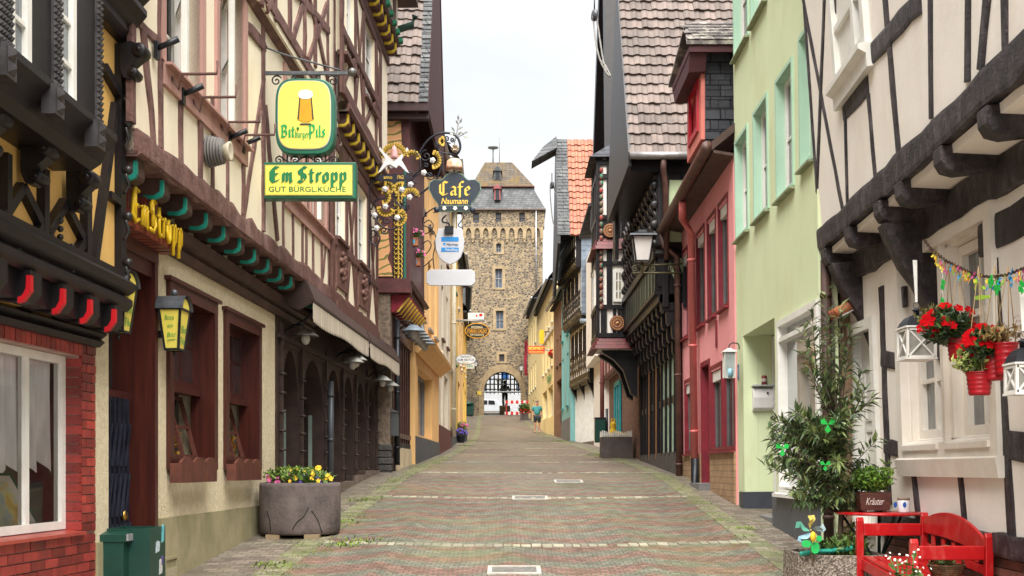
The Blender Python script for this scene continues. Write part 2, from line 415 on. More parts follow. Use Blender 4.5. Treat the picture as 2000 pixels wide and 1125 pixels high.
for yb in (11.75, 16.4, 21.2, 26, 31, 37, 44):       # pale rows of setts across the road
    m = MB(); x0, x1 = lerp_list(EL, yb) + .14, lerp_list(ER, yb) - .14; k = 0; x = x0
    while x < x1:
        ww = random.uniform(.08, .13); yy = yb + .15 - .26 * math.sin((x - x0) / (x1 - x0) * math.pi) + random.uniform(-.02, .02); h = random.uniform(.075, .105)
        if random.random() > .04:
            m.prism([(x, yy - h, gz(yy - h) + .004), (x + ww - .015, yy - h, gz(yy - h) + .004), (x + ww - .015, yy + h, gz(yy + h) + .004), (x, yy + h, gz(yy + h) + .004)], (0, 0, random.uniform(.009, .014)))
        x += ww
    m.build('road_line', M('pale_sett_row', (.36, .335, .265), (.21, .21, .135), 5, .75, .5, 25, island=.3), kind='structure')
# moss and weeds in the joints
ms = MB()
def tuft(x, y, r, n, h=.05):
    for _ in range(n):
        a = random.random() * 6.28; q = r * random.random() ** .7; X, Y = x + math.cos(a) * q, y + math.sin(a) * q
        ms.leaf((X, Y, gz(Y) + .008), (random.uniform(-1, 1), random.uniform(-1, 1), random.uniform(.3, 1.2)), (0, 0, 1), random.uniform(.4, 1) * h, h * .35)
for _ in range(330):
    y = random.uniform(7, 30) if random.random() < .7 else random.uniform(30, 78)
    E_, sg = (EL, -1) if random.random() < .72 else (ER, 1)
    tuft(lerp_list(E_, y) + random.gauss(0, .12) * 1.1, y, .16, 16, .03)
for x, y, r, n in [at(690, 1062, 11.9)[:2] + (.16, 70) if False else (-1.75, 11.7, .2, 90), (-1.6, 12.0, .25, 60), (-2.05, 13.5, .3, 90), (-2.1, 16, .25, 70), (2.55, 29, .45, 260), (2.35, 31, .35, 180), (2.0, 46, .5, 240), (1.75, 58, .5, 200), (-1.7, 40, .4, 160), (-1.75, 47, .4, 160), (-2.2, 10.4, .2, 60), (2.75, 13, .2, 40)]: tuft(x, y, r, n, .055)
tag(ms.build('weeds', M('moss_green', (.2, .27, .04), (.1, .15, .02), 8, .8), recalc=False), 'low yellow green moss and weeds in the joints along the gutters', 'weeds', kind='stuff')

# ---------------------------------------------------------------- manhole covers
m_iron = M('cast_iron', (.3, .29, .27), (.2, .19, .17), 20, .5, .3, 60, metal=.6)
def manhole(x, y, w, l, label):
    o = thing('manhole_cover', label, 'manhole cover', (x, y, gz(y)), 'iron covers set in the road')
    s = (gz(y + .3) - gz(y - .3)) / .6
    f = MB(); zc = gz(y) + .006
    def q(a, b, c, e, z0, z1): f.prism([(x + a, y + c, zc + s * c + z0), (x + b, y + c, zc + s * c + z0), (x + b, y + e, zc + s * e + z0), (x + a, y + e, zc + s * e + z0)], (0, 0, z1 - z0))
    for a, b, c, e in ((-w, w, -l, -l + .04), (-w, w, l - .04, l), (-w, -w + .04, -l + .04, l - .04), (w - .04, w, -l + .04, l - .04)): q(a, b, c, e, 0, .014)
    f.build('rim', M('pale_concrete', (.5, .48, .43), (.36, .34, .3), 12, .8, .3, 50), o)
    f = MB(); q(-w + .04, w - .04, -l + .04, l - .04, 0, .008)
    for i in range(5):
        t = -w + .08 + i * (2 * w - .16) / 4
        q(t - .015, t + .015, -l + .07, l - .07, .006, .012)
    f.build('lid', m_iron, o)
p = at(1000, 1115, 10); manhole(.02, 10.15, .24, .2, 'large rectangular iron cover in the road, the one nearest the red bench')
manhole(.26, 16.35, .26, .24, 'rectangular iron cover set in the pale paving row in mid road')
manhole(.95, 19.0, .24, .24, 'worn grey iron cover in the road, the one nearest the tower gate')

# ---------------------------------------------------------------- gate tower
def stone_mat():
    m, nt, b = nt_new('tower_stone'); L = nt.links; b.inputs['Roughness'].default_value = .85
    v0 = coords(nt, (1, 1, 1.55)); nz = noise_n(nt, v0, 3, 3, .5, 1)
    vm = nt.nodes.new('ShaderNodeMix'); vm.data_type = 'RGBA'; vm.inputs[0].default_value = .1
    L.new(v0, vm.inputs[6]); L.new(nz, vm.inputs[7])
    de = nt.nodes.new('ShaderNodeTexVoronoi'); de.feature = 'DISTANCE_TO_EDGE'; de.inputs['Scale'].default_value = 6.0; L.new(vm.outputs[2], de.inputs[0])
    vc = nt.nodes.new('ShaderNodeTexVoronoi'); vc.inputs['Scale'].default_value = 6.0; L.new(vm.outputs[2], vc.inputs[0])
    st = ramp(nt, vc.outputs['Color'], [(.1, (.035, .03, .028)), (.45, (.075, .062, .052)), (.62, (.15, .12, .09)), (.8, (.3, .22, .12)), (1, (.4, .3, .17))])
    mor = ramp(nt, noise_n(nt, v0, 2.0, 8, .7), [(.3, (.15, .115, .07)), (.55, (.235, .178, .108)), (.75, (.29, .228, .15))])
    f = ramp(nt, de.outputs[0], [(.1, (0, 0, 0)), (.17, (1, 1, 1))])
    L.new(mixc(nt, f, mor, st), b.inputs['Base Color']); bump(nt, b, f, .6, .04)
    return m
m_stone = stone_mat()
m_sand = M('tower_render', (.32, .24, .14), (.22, .16, .09), 3, .85, .5, 15, dirt=(.2, .16, .11))
def slate_mat(name, c1, c2, sc=1.0, moss=None):
    m, nt, b = nt_new(name); L = nt.links; b.inputs['Roughness'].default_value = .8; b.inputs['Specular IOR Level'].default_value = .15
    v0 = coords(nt); sp = nt.nodes.new('ShaderNodeSeparateXYZ'); L.new(v0, sp.inputs[0])
    ad = nt.nodes.new('ShaderNodeMath'); L.new(sp.outputs[0], ad.inputs[0]); L.new(sp.outputs[1], ad.inputs[1])
    cb = nt.nodes.new('ShaderNodeCombineXYZ'); L.new(ad.outputs[0], cb.inputs[0]); L.new(sp.outputs[2], cb.inputs[1])
    br = nt.nodes.new('ShaderNodeTexBrick'); L.new(cb.outputs[0], br.inputs[0]); br.inputs['Scale'].default_value = sc
    br.inputs['Brick Width'].default_value = .3; br.inputs['Row Height'].default_value = .17; br.inputs['Mortar Size'].default_value = .012
    br.inputs['Color1'].default_value = (*c1, 1); br.inputs['Color2'].default_value = (*c2, 1); br.inputs['Mortar'].default_value = tuple(x * .4 for x in c1) + (1,)
    col = mixc(nt, 1.0, br.outputs[0], ramp(nt, noise_n(nt, v0, 2.5, 8, .7), [(.3, (.65,) * 3), (.7, (1.25,) * 3)]), 'MULTIPLY')
    if moss:
        f = ramp(nt, noise_n(nt, v0, 1.3, 8, .7), [(.45, (0, 0, 0)), (.62, (.8,) * 3)]); col = mixc(nt, f, col, moss)
    L.new(col, b.inputs['Base Color']); bump(nt, b, br.outputs[1], -.6, .02)
    return m
m_slate = slate_mat('pale_slate', (.075, .08, .085), (.115, .118, .12))
m_slate_m = slate_mat('mossy_slate', (.075, .062, .05), (.1, .085, .068), 1.0, (.13, .08, .02))
m_dslate = slate_mat('dark_slate', (.045, .047, .055), (.075, .078, .09))
m_dark = M('dark_void', (.012, .011, .01), rough=.9)
m_glass = M('window_glass', (.025, .028, .03), (.012, .012, .014), 2, .06, spec=.8)
m_glassb = M('blue_window_glass', (.1, .13, .17), (.05, .06, .08), 2, .12, spec=.7)
m_white = M('white_paint', (.78, .77, .73), (.68, .67, .62), 5, .5, .1, 40)
m_metal = M('grey_pipe', (.4, .41, .42), (.28, .29, .3), 6, .45, metal=.4)

TY = 80; FT = FrontFr(0, TY)
tz = lambda y: CZ - (y - CY) / F * TY
tx = lambda x: (x - CX) / F * TY
tow = thing('gate_tower', 'tall brown stone gate tower with slate mansard roof closing the street', 'tower', (tx(983), TY + 2.8, gz(TY)))
XL, XR = tx(905), tx(1060)
wm = MB(); holes = []
arch = (tx(945), tx(1017), 3.5, tz(766)); holes.append(arch)
wins = [(969, 979, 476, 493), (967, 981, 525, 562), (968.5, 983.5, 607, 642), (975, 985, 692, 706), (924, 936, 416, 436), (968, 979, 416, 434), (1014, 1025, 416, 434)]
for a, b_, c_, d_ in wins: holes.append((tx(a), tx(b_), tz(d_), tz(c_)))
top_arch = (arch[0], arch[1], arch[3], tz(724)); holes.append(top_arch)
wm.wall(FT, XL, XR, 4.0, tz(444), -.9, 0, [h for h in holes if h[3] < tz(445)])
# side and back walls
for x in (XL, XR - .9): wm.box((x, TY + .91, 4), (x + .9, TY + 5.6, tz(412)))
wm.box((XL + .92, TY + 4.7, 9.5), (XR - .92, TY + 5.59, tz(412)))
def archpts(x0, x1, z0, zt, n=8, pointed=.62):
    xc = (x0 + x1) / 2; w_ = (x1 - x0) / 2; pts = []
    for i in range(n + 1):
        t = i / n; pts.append((x0 + w_ * (1 - math.cos(t * math.pi / 2)) ** 1.0 * 1.0, z0 + (zt - z0) * math.sin(t * math.pi / 2)))
    return pts + [(2 * xc - x, z) for x, z in pts[::-1][1:]]
ap = archpts(arch[0], arch[1], arch[3], tz(726))
for i in range(len(ap) - 1):                         # spandrels above the arch curve
    (a, b_), (c_, d_) = ap[i], ap[i + 1]
    wm.fpoly(FT, [(a, b_), (c_, d_), (c_, top_arch[3]), (a, top_arch[3])], -.895, -.003)
wm.build('wall', m_stone, tow)
vm = MB(); vm.fbox(FT, XL + .9, XR - .9, tz(700), tz(690), -4.6, -.95); vm.build('passage_vault', m_sand, tow)
# archway surround, portcullis
sm = MB(); A1 = archpts(arch[0], arch[1], arch[3], tz(726), 10); A2 = archpts(arch[0] - .35, arch[1] + .35, arch[3], tz(712), 10)
for i in range(len(A1) - 1): sm.fpoly(FT, [A1[i], A1[i + 1], A2[i + 1], A2[i]], -.2, .03 + .004 * (i % 2))
for x0, x1 in ((arch[0] - .35, arch[0]), (arch[1], arch[1] + .35)):
    z = 5.2; k = 0
    while z < arch[3] - .1:
        h = min(.42, arch[3] - z); sm.fbox(FT, x0, x1, z, z + h - .02, -.2, .03 + .006 * (k % 2)); z += h; k += 1
sm.build('arch_surround', m_sand, tow)
pm = MB(); zc0 = tz(758)
for k in range(9):
    x = arch[0] + .15 + k * (arch[1] - arch[0] - .3) / 8; f = math.sin(math.pi * (k + .35) / 8.7)
    pm.fbox(FT, x - .05, x + .05, zc0 - .25, tz(726) - .35 + .35 * f, -.5, -.42)
    pm.add([FT.P(x - .05, zc0 - .25, -.42), FT.P(x + .05, zc0 - .25, -.42), FT.P(x, zc0 - .45, -.46), FT.P(x - .05, zc0 - .25, -.5), FT.P(x + .05, zc0 - .25, -.5)], [[0, 1, 2], [3, 4, 2], [0, 3, 2], [1, 4, 2]])
for k in range(4): pm.fbox(FT, arch[0] + .05, arch[1] - .05, zc0 - .1 + k * .36, zc0 - .02 + k * .36, -.41, -.36)
pm.build('portcullis', m_dark, tow)
bm_ = MB(); bm_.bar(FT.P(arch[0], tz(765), -.1), FT.P(arch[1], tz(765), -.1), .1); bm_.build('gate_beam', m_metal, tow)
# parapet with the corbel frieze
um = MB(); uh = [(tx(a), tx(b_), tz(d_), tz(c_)) for a, b_, c_, d_ in wins[4:]]
um.wall(FT, XL - .12, XR + .12, tz(444), tz(410), -.9, .16, uh)
n = 9; x0 = tx(907); st = (tx(1058) - x0) / n
fm = MB()
for k in range(n + 1):
    x = x0 + k * st
    fm.fbox(FT, x - .11, x + .11, tz(467), tz(444), 0, .16)
    fm.fpoly(FT, [(x - .09, tz(467)), (x + .09, tz(467)), (x + .05, tz(474)), (x - .05, tz(474))], 0, .12)
    if k < n:
        q = archpts(x + .11, x + st - .11, tz(458), tz(446), 5)
        for i in range(len(q) - 1): fm.fpoly(FT, [q[i], q[i + 1], (q[i + 1][0], tz(444) - .003), (q[i][0], tz(444) - .003)], .001, .155)
um.fbox(FT, XL, XR, tz(476), tz(444), -.9, -.002)
um.build('parapet', m_stone, tow); fm.build('corbel_frieze', m_sand, tow)
for i, (a, b_, c_, d_) in enumerate(wins):
    f = MB(); x0_, x1_, z0, z1 = tx(a), tx(b_), tz(d_), tz(c_); o_ = .16 if i > 3 else 0
    if i < 4:
        for q in ((x0_ - .2, x0_, z0 - .12, z1 + .2), (x1_, x1_ + .2, z0 - .12, z1 + .2), (x0_, x1_, z1, z1 + .2), (x0_, x1_, z0 - .14, z0)): f.fbox(FT, *q, -.1, .04)
    wn = f.build('window_surround', m_sand, tow) if i < 4 else None
    g_ = MB(); g_.frame(FT, x0_, x1_, z0, z1, .05, -.25 + o_, -.18 + o_, [('u', (x0_ + x1_) / 2, .04), ('v', z0 + (z1 - z0) * .5, .05)])
    wo = g_.build('window', M('weathered_frame', (.3, .3, .3), (.2, .2, .2)) if i < 3 else M('brown_frame', (.1, .07, .05)), tow)
    g_ = MB(); g_.fbox(FT, x0_, x1_, z0, z1, -.3 + o_, -.27 + o_); g_.build('pane', m_glassb, wo)
# roof: steep slate skirt, flatter mossy top
def hip(m, x0, x1, y0, y1, z0, X0, X1, Y0, Y1, z1):
    A = [V(p) for p in ((x0, y0, z0), (x1, y0, z0), (x1, y1, z0), (x0, y1, z0))]; B = [V(p) for p in ((X0, Y0, z1), (X1, Y0, z1), (X1, Y1, z1), (X0, Y1, z1))]
    m.add(A + B, [[i, (i + 1) % 4, 4 + (i + 1) % 4, 4 + i] for i in range(4)] + [[0, 1, 2, 3], [4, 5, 6, 7]])
rm = MB(); hip(rm, tx(900), tx(1065), TY - .3, TY + 6.2, tz(410), tx(923), tx(1040), TY + .6, TY + 5.1, tz(361) - .01); ro = rm.build('roof', m_slate, tow)
rm = MB(); hip(rm, tx(920), tx(1043), TY + .45, TY + 5.25, tz(361) + .04, tx(947) * 1.03, tx(1000) * 1.03, TY + 2.3, TY + 3.3, CZ + (CY - 318) / F * (TY + 2.4)); rm.build('upper_roof', m_slate_m, ro)
rm = MB(); rm.box((tx(899), TY - .38, tz(412)), (tx(1066), TY + 6.25, tz(410) - .003)); rm.build('eaves', M('eaves_brown', (.12, .08, .06)), ro)
rm = MB(); rm.box((tx(920) - .05, TY + .38, tz(361) - .02), (tx(1043) + .05, TY + 5.3, tz(361) + .035)); rm.build('cornice', M('cornice_brown', (.16, .07, .05)), ro)
for xx, yb, yt, ww, off in ((971.5, 346, 328, 13, 1.2), (971.5, 392, 371, 12, .1)):
    d = MB(); a, b_ = tx(xx - ww / 2), tx(xx + ww / 2); z0, z1 = tz(yb), tz(yt); Yd = TY + off - .4
    for q in ((a, a + .09), (b_ - .09, b_)): d.box((q[0], Yd, z0), (q[1], Yd + 1.2, z1))
    d.prism([(a - .1, Yd - .1, z1), (b_ + .1, Yd - .1, z1), ((a + b_) / 2, Yd - .1, z1 + .35)], (0, 1.6, 0))
    do = d.build('dormer', M('dormer_maroon', (.22, .06, .06)) if yb > 380 else m_slate, ro)
    d = MB(); d.box((a + .09, Yd + .06, z0 - .01), (b_ - .09, Yd + .1, z1)); d.build('pane', m_glass, do)
q = MB(); q.tube([FT.P(tx(1047), tz(411), .28), FT.P(tx(1047), tz(565), .12)], .05); q.build('downpipe', m_metal, tow)
q = MB(); c = at(963, 318, TY + 3); q.tube([c, c + V((0, 0, 1.05))], .05); q.lathe([(.02, .18), (.1, .15), (.36, .08), (.4, 0), (.36, -.03), (.1, -.06), (.02, -.06)], c + V((0, 0, 1.1)), 20)
q.build('siren', M('siren_grey', (.16, .18, .19), rough=.5), tow)
q = MB(); c = at(975.5, 320, TY + 3); q.tube([c, at(975, 217, TY + 3)], [.035, .015], 6); q.build('antenna', M('antenna_grey', (.35, .35, .36)), tow)
q = MB(); q.fbox(FT, tx(936) - .14, tx(936) + .14, tz(771), tz(764), 0, .05); q.build('notice_plate', M('notice_yellow', (.6, .42, .06)), tow)

# ---------------------------------------------------------------- what shows through the gate
g = gz(100)
b = thing('white_house', 'white house front seen through the tower arch behind the statue', 'house', (-1, 112, gz(112)))
m = MB(); FW = FrontFr(0, 112); hs = [(-3.3, -2.5, 9.2, 10.6), (-1.6, -.8, 9.2, 10.6), (.3, 1.1, 9.2, 10.6), (-3.3, -2.5, 12, 13.4), (-1.6, -.8, 12, 13.4), (.3, 1.1, 12, 13.4)]
m.wall(FW, -9, 8, 6, 17, -.4, 0, hs); m.build('wall', M('far_grey_render', (.3, .31, .33), (.24, .25, .27)), b)
for h in hs:
    m = MB(); m.frame(FW, *h, .08, -.25, -.18, [('u', (h[0] + h[1]) / 2, .06)]); w_ = m.build('window', m_white, b)
    m = MB(); m.fbox(FW, *h, -.3, -.28); m.build('pane', m_glassb, w_)
m = MB(); m.fbox(FW, -9, -3.6, 6, 12, .05, .1); m.build('slate_cladding', m_dslate, b)
m = MB(); m.prism([FW.P(-9.3, 17, .3), FW.P(8.3, 17, .3), FW.P(8.3, 20, -3), FW.P(-9.3, 20, -3)], (0, 0, .15)); m.build('roof', m_dslate, b)
def car(x, y, col, label):
    o = thing('parked_car', label, 'car', (x, y, gz(y))); z = gz(y)
    side = [(-2, .3), (2, .3), (2.05, .75), (1.2, .9), (.6, 1.4), (-1.2, 1.42), (-1.9, .95), (-2.05, .7)]
    m = MB(); m.prism([(x + a, y - .8, z + b) for a, b in side], (0, 1.6, 0)); m.build('body', M('car_silver', (.36, .38, .41), (.33, .35, .38), 2, .25, coat=.6), o, bevel=.08)
    m = MB(); m.prism([(x + a, y - .83, z + b) for a, b in ((.5, .95), (.42, 1.3), (-.1, 1.34), (-.1, .95))], (0, 1.66, 0)); m.prism([(x + a, y - .83, z + b) for a, b in ((-.2, .95), (-.2, 1.34), (-1.1, 1.32), (-1.4, .98))], (0, 1.66, 0)); m.build('side_window', m_glass, o)
    for a in (-1.25, 1.25):
        for s in (-.82, .64): m = MB(); m.lathe([(.1, 0), (.31, 0), (.31, .18), (.1, .18)], (x + a, y + s, z + .31), 18, (0, 1, 0)); m.build('wheel', m_dark, o)
car(-2.0, 101, 0, 'silver car parked beyond the tower gateway beside the statue')
p = thing('statue', 'dark bronze standing figure on a stone block inside the tower gate', 'statue', (tx(986) * 1.03, 83, gz(83)))
x, y, z = tx(986) * 1.03, 83, gz(83)
m = MB(); m.box((x - .4, y - .4, z), (x + .4, y + .4, z + .62)); m.build('pedestal', m_sand, p, bevel=.03)
m = MB(); z += .62
for s in (-1, 1): m.tube([(x + s * .12, y, z), (x + s * .13, y, z + .45), (x + s * .11, y, z + .9)], [.085, .08, .12], 8)
m.tube([(x, y, z + .8), (x, y, z + 1.05), (x, y, z + 1.4), (x, y, z + 1.53), (x, y, z + 1.62)], [.2, .19, .24, .12, .07], 10)
for s in (-1, 1): m.tube([(x + s * .22, y, z + 1.45), (x + s * .32, y - .03, z + 1.15), (x + s * .24, y - .18, z + .95)], [.09, .07, .055], 8)
m.ball((x, y, z + 1.72), .13, sq=(1, 1, 1.25)); m.build('figure', M('bronze_dark', (.03, .032, .03), (.06, .06, .055), 9, .45, metal=.5), p)
def barrier(x, y, w_, label):
    o = thing('barrier', label, 'barrier', (x, y, gz(y)), 'red and white barriers at the gate'); z = gz(y)
    for zz, nm in ((.9, 'top_board'), (.12, 'bottom_board')):
        m = MB(); m.box((x - w_ / 2, y - .02, z + zz), (x + w_ / 2, y + .02, z + zz + .22)); bo = m.build(nm, m_white, o)
        m = MB(); k = int(w_ / .36)
        for i in range(k): m.cut(); m.box((x - w_ / 2 + .05 + i * .36, y - .026, z + zz), (x - w_ / 2 + .23 + i * .36, y + .026, z + zz + .22))
        m.build('red_stripe', M('barrier_red', (.6, .03, .03)), bo)
    for s in (-1, 1): m = MB(); m.box((x + s * w_ * .45 - .03, y - .07, z), (x + s * w_ * .45 + .03, y - .03, z + 1.12)); m.build('post', M('barrier_post', (.5, .05, .05)), o)
barrier(tx(1015), 78.8, 2.1, 'red and white striped barrier standing in front of the tower arch')
s = thing('direction_sign', 'small square blue road sign on a post behind the tower arch', 'sign', (tx(986) * 1.1, 90, gz(90)))
m = MB(); m.tube([(tx(986) * 1.1, 90, gz(90)), (tx(986) * 1.1, 90, gz(90) + 3.2)], .04); m.build('post', m_metal, s)
m = MB(); m.box((tx(986) * 1.1 - .3, 89.93, gz(90) + 2.7), (tx(986) * 1.1 + .3, 89.95, gz(90) + 3.3)); m.build('panel', M('sign_blue', (.03, .16, .5)), s)
# ---------------------------------------------------------------- shared facade pieces
def fprof(m, fr, u0, u1, prof):
    m.prism([fr.P(u0, v, d) for d, v in prof], fr.P(u1, 0, 0) - fr.P(u0, 0, 0))
MB.fprof = fprof
def window(par, fr, h, d, mat, fw=.06, nu=1, nv=2, rec=.12, pane=None, sill=None, sw=.06, label=None, bw=.025, name='window'):
    u0, u1, v0, v1 = h; m = MB()
    bars = [('u', u0 + (u1 - u0) * (k + 1) / nu, bw * 1.6) for k in range(nu - 1)] + [('v', v0 + (v1 - v0) * (k + 1) / nv, bw) for k in range(nv - 1)]
    m.frame(fr, u0 + .003, u1 - .003, v0 + .003, v1 - .003, fw, d - rec, d - rec + .05, bars)
    w_ = m.build(name, mat, par)
    if label: w_['label'] = label
    m = MB(); m.fbox(fr, u0 + fw * .5, u1 - fw * .5, v0 + fw * .5, v1 - fw * .5, d - rec + .012, d - rec + .02); m.build('pane', pane or m_glass, w_)
    if sill: m = MB(); m.fprof(fr, u0 - .05, u1 + .05, [(d - rec + .03, v0 + .004), (d - rec + .03, v0 - sw), (d + .07, v0 - sw), (d + .07, v0 - .015)]); m.build('sill', sill, w_)
    return w_
def pipe(par, pts, r, mat, name='downpipe', loc=None, coll=True):
    m = MB(); m.tube(pts, r, 10)
    if coll:
        L = [V(p) for p in pts]
        for a, b in zip(L, L[1:]):
            if (b - a).length > 1: 
                for t in (.12, .5, .88): c = a.lerp(b, t); dd = (b - a).normalized(); m.lathe([(r * 1.22, -.02), (r * 1.22, .02)], c, 10, dd)
    return m.build(name, mat, par)

m_cream = M('cream_plaster', (.82, .745, .585), (.78, .69, .53), 2.5, .85, .25, 60, .004, dirt=(.5, .4, .28), damt=.3)
m_rough = M('roughcast_plaster', (.8, .7, .5), (.66, .56, .38), 22, .9, .9, 55, .025, dirt=(.5, .42, .27), damt=.4, dsc=2)
m_plinth = M('mossy_plinth', (.36, .31, .19), (.24, .22, .12), 2, .9, .5, 20, .008, dirt=(.13, .14, .06), damt=.7, dsc=2)
m_tim = M('faded_brown_timber', (.19, .096, .083), (.095, .047, .042), 8, .75, .9, 26, .02, dirt=(.3, .19, .17), damt=.65, dsc=6)
m_pink = M('pink_boards', (.46, .27, .23), (.36, .2, .17), 5, .7, .3, 25, stretch=(1, 1, .2))
m_redw = M('red_brown_wood', (.068, .015, .01), (.038, .009, .007), 4, .32, .15, 30, .004, stretch=(6, 6, .4), spec=.5)
m_redw2 = M('weathered_red_wood', (.13, .04, .025), (.07, .02, .014), 6, .6, .3, 30, stretch=(1, 4, 1))
m_turq = M('turquoise_paint', (.008, .25, .19), (.008, .17, .13), 8, .5)
m_brown = M('dark_brown_wood', (.07, .034, .025), (.035, .018, .014), 5, .6, .3, 25)
m_black = M('black_brown_wood', (.014, .011, .013), (.007, .006, .007), 6, .4, .3, 18, .006, spec=.3)
m_yel = M('yellow_panel', (.7, .44, .14), (.62, .38, .11), 3, .8, .2, 40)
m_red = M('bright_red_paint', (.6, .012, .02), (.48, .008, .015), 6, .4)
m_tile = M('brown_clay_tile', (.13, .098, .085), (.085, .063, .055), 2, .65, .3, 30, island=.28, dirt=(.07, .06, .05), dsc=1.5, damt=.6)

# ================================================================ house A: carved black oriel over a brick shop front
FA = Fr(-2.995, 8.1, 1150, -1); FU = Fr(-2.824, 8.1, 1000, -1)
A = thing('carved_house', 'black carved timber house with yellow panels above a red glazed brick shop front', 'house', (-3.1, 7, gz(7)))
h0 = FA.rect(160, 694, -420, 1035); h0 = (h0[0], h0[1], 1.733 + (915 - 1036) / 277.5, 1.733 + (915 - 697) / 277.5)
m = MB(); m.wall(FA, -4.5, -.16, .2, 2.62, -.19, -.022, [h0]); m.fbox(FA, -4.5, -.02, .2, 2.6, -.5, -.3) if False else None
m.fbox(FA, -.16, -.012, .2, 2.62, -.19, -.022)
m.build('mortar_wall', M('brick_mortar', (.5, .36, .32), (.36, .25, .22), 9, .9), A)
m = MB(); rngb = random.Random(3)
def bricks(fr, u0, u1, v0, v1, d, L=.235, H=.066, gap=.009, off=0):
    v = v1; r = off
    while v - H > v0 - .05:
        u = u1 - (L / 2 if r % 2 else 0) ; 
        if r % 2: m.fbox(fr, max(u0, u1 - L / 2 + gap), u1, v - H + gap, v, d - .03, d + rngb.uniform(-.001, .003))
        while u > u0 + .03:
            m.fbox(fr, max(u0, u - L + gap), u, v - H + gap, v, d - .03, d + rngb.uniform(-.002, .004)); u -= L
        v -= H; r += 1
bricks(FA, -4.4, 0, .3, h0[2] - .03, 0, .19)
bricks(FA, h0[1] + .002, 0, h0[2] - .02, 2.6, 0, .15)
u = -4.3                                              # soldier course over the window
while u < h0[1]: m.fbox(FA, u, u + .058, h0[3] + .004, h0[3] + .1, -.05, rngb.uniform(0, .003)); u += .066
v = h0[2] + .005
while v < h0[3] - .05: m.fbox(FA, h0[1] - .012, h0[1] - .0, v, v + .06, -.18, -.002); v += .067
m.build('brickwork', M('glazed_red_brick', (.3, .036, .026), (.17, .02, .02), 7, .4, .5, 16, .012, island=.45, spec=.6), A)
m = MB(); m.fprof(FA, -4.4, h0[1] + .0, [(-.17, h0[2] + .012), (-.17, h0[2] - .025), (.035, h0[2] - .025), (.035, h0[2] - .004)]); m.build('window_sill', M('red_sill_tile', (.4, .07, .045), (.3, .05, .04), 5, .35), A)
m = MB(); du = lambda px: FA.u(px, -.15)
m.frame(FA, -4.2, h0[1] - .014, h0[2] + .014, h0[3] - .004, .055, -.17, -.11, [('u', du(43), .05)]); m.fbox(FA, du(43) - 1.2, du(43) - 1.15, h0[2] + .07, h0[3] - .06, -.165, -.115)
sw = m.build('shop_window', m_white, A)
mg, nt_, bb = nt_new('clear_glass'); bb.inputs['Roughness'].default_value = .02; bb.inputs['Base Color'].default_value = (1, 1, 1, 1)
tr = nt_.nodes.new('ShaderNodeBsdfTransparent'); mx = nt_.nodes.new('ShaderNodeMixShader'); fz = nt_.nodes.new('ShaderNodeFresnel'); fz.inputs[0].default_value = 1.5
gl = nt_.nodes.new('ShaderNodeBsdfGlossy'); gl.inputs['Roughness'].default_value = .03
nt_.links.new(fz.outputs[0], mx.inputs[0]); nt_.links.new(tr.outputs[0], mx.inputs[1]); nt_.links.new(gl.outputs[0], mx.inputs[2]); nt_.links.new(mx.outputs[0], nt_.nodes['Material Output'].inputs[0])
m = MB(); m.add([FA.P(a, b, -.14) for a, b in ((-4.2, h0[2] + .03), (h0[1] - .03, h0[2] + .03), (h0[1] - .03, h0[3] - .02), (-4.2, h0[3] - .02))], [[0, 1, 2, 3]]); m.build('pane', mg, sw)
m = MB()                                              # the shallow room behind
m.fbox(FA, -4.4, -.25, h0[2] - .1, h0[2] - .02, -1.1, -.2); m.fbox(FA, -4.4, -.2, h0[2] - .1, h0[3] + .1, -1.2, -1.12); m.fbox(FA, -.2, -.17, h0[2] - .1, h0[3] + .1, -1.2, -.2); m.fbox(FA, -4.4, -.2, h0[3] + .02, h0[3] + .1, -1.1, -.2)
m.build('display_recess', M('shop_interior', (.2, .165, .135), (.12, .1, .085), 2, .8), A)
def lace_mat():
    m_, nt, b = nt_new('lace'); L = nt.links; b.inputs['Base Color'].default_value = (.9, .92, .95, 1); b.inputs['Roughness'].default_value = .9
    tr = nt.nodes.new('ShaderNodeBsdfTransparent'); mx = nt.nodes.new('ShaderNodeMixShader'); ck = nt.nodes.new('ShaderNodeTexNoise'); ck.inputs['Scale'].default_value = 14
    L.new(coords(nt, (1, 1, .25)), ck.inputs[0]); L.new(ramp(nt, ck.outputs[0], [(.3, (.75,) * 3), (.7, (.97,) * 3)]), mx.inputs[0]); L.new(tr.outputs[0], mx.inputs[1]); L.new(b.outputs[0], mx.inputs[2]); L.new(mx.outputs[0], nt.nodes['Material Output'].inputs[0]); return m_
m_lace = lace_mat()
m = MB(); rows = []; zt = h0[3] - .02; zb = h0[2] + .4
us = [-3.2 + i * .02 for i in range(int((h0[1] - .06 + 3.2) / .02))]
for t in [i / 8 for i in range(9)]:
    rows.append([FA.P(u, zt + (zb + .09 * abs(((u / .22) % 1) - .5) * 2 - zt) * t, -.19 + .022 * math.sin(u * 31) * (.4 + t)) for u in us])
m.grid(rows); tag(m.build('lace_curtain', m_lace, loc=FA.P(-1, zb, -.3), recalc=False), 'white lace net curtain with a zigzag hem hanging in the brick shop window', 'curtain')
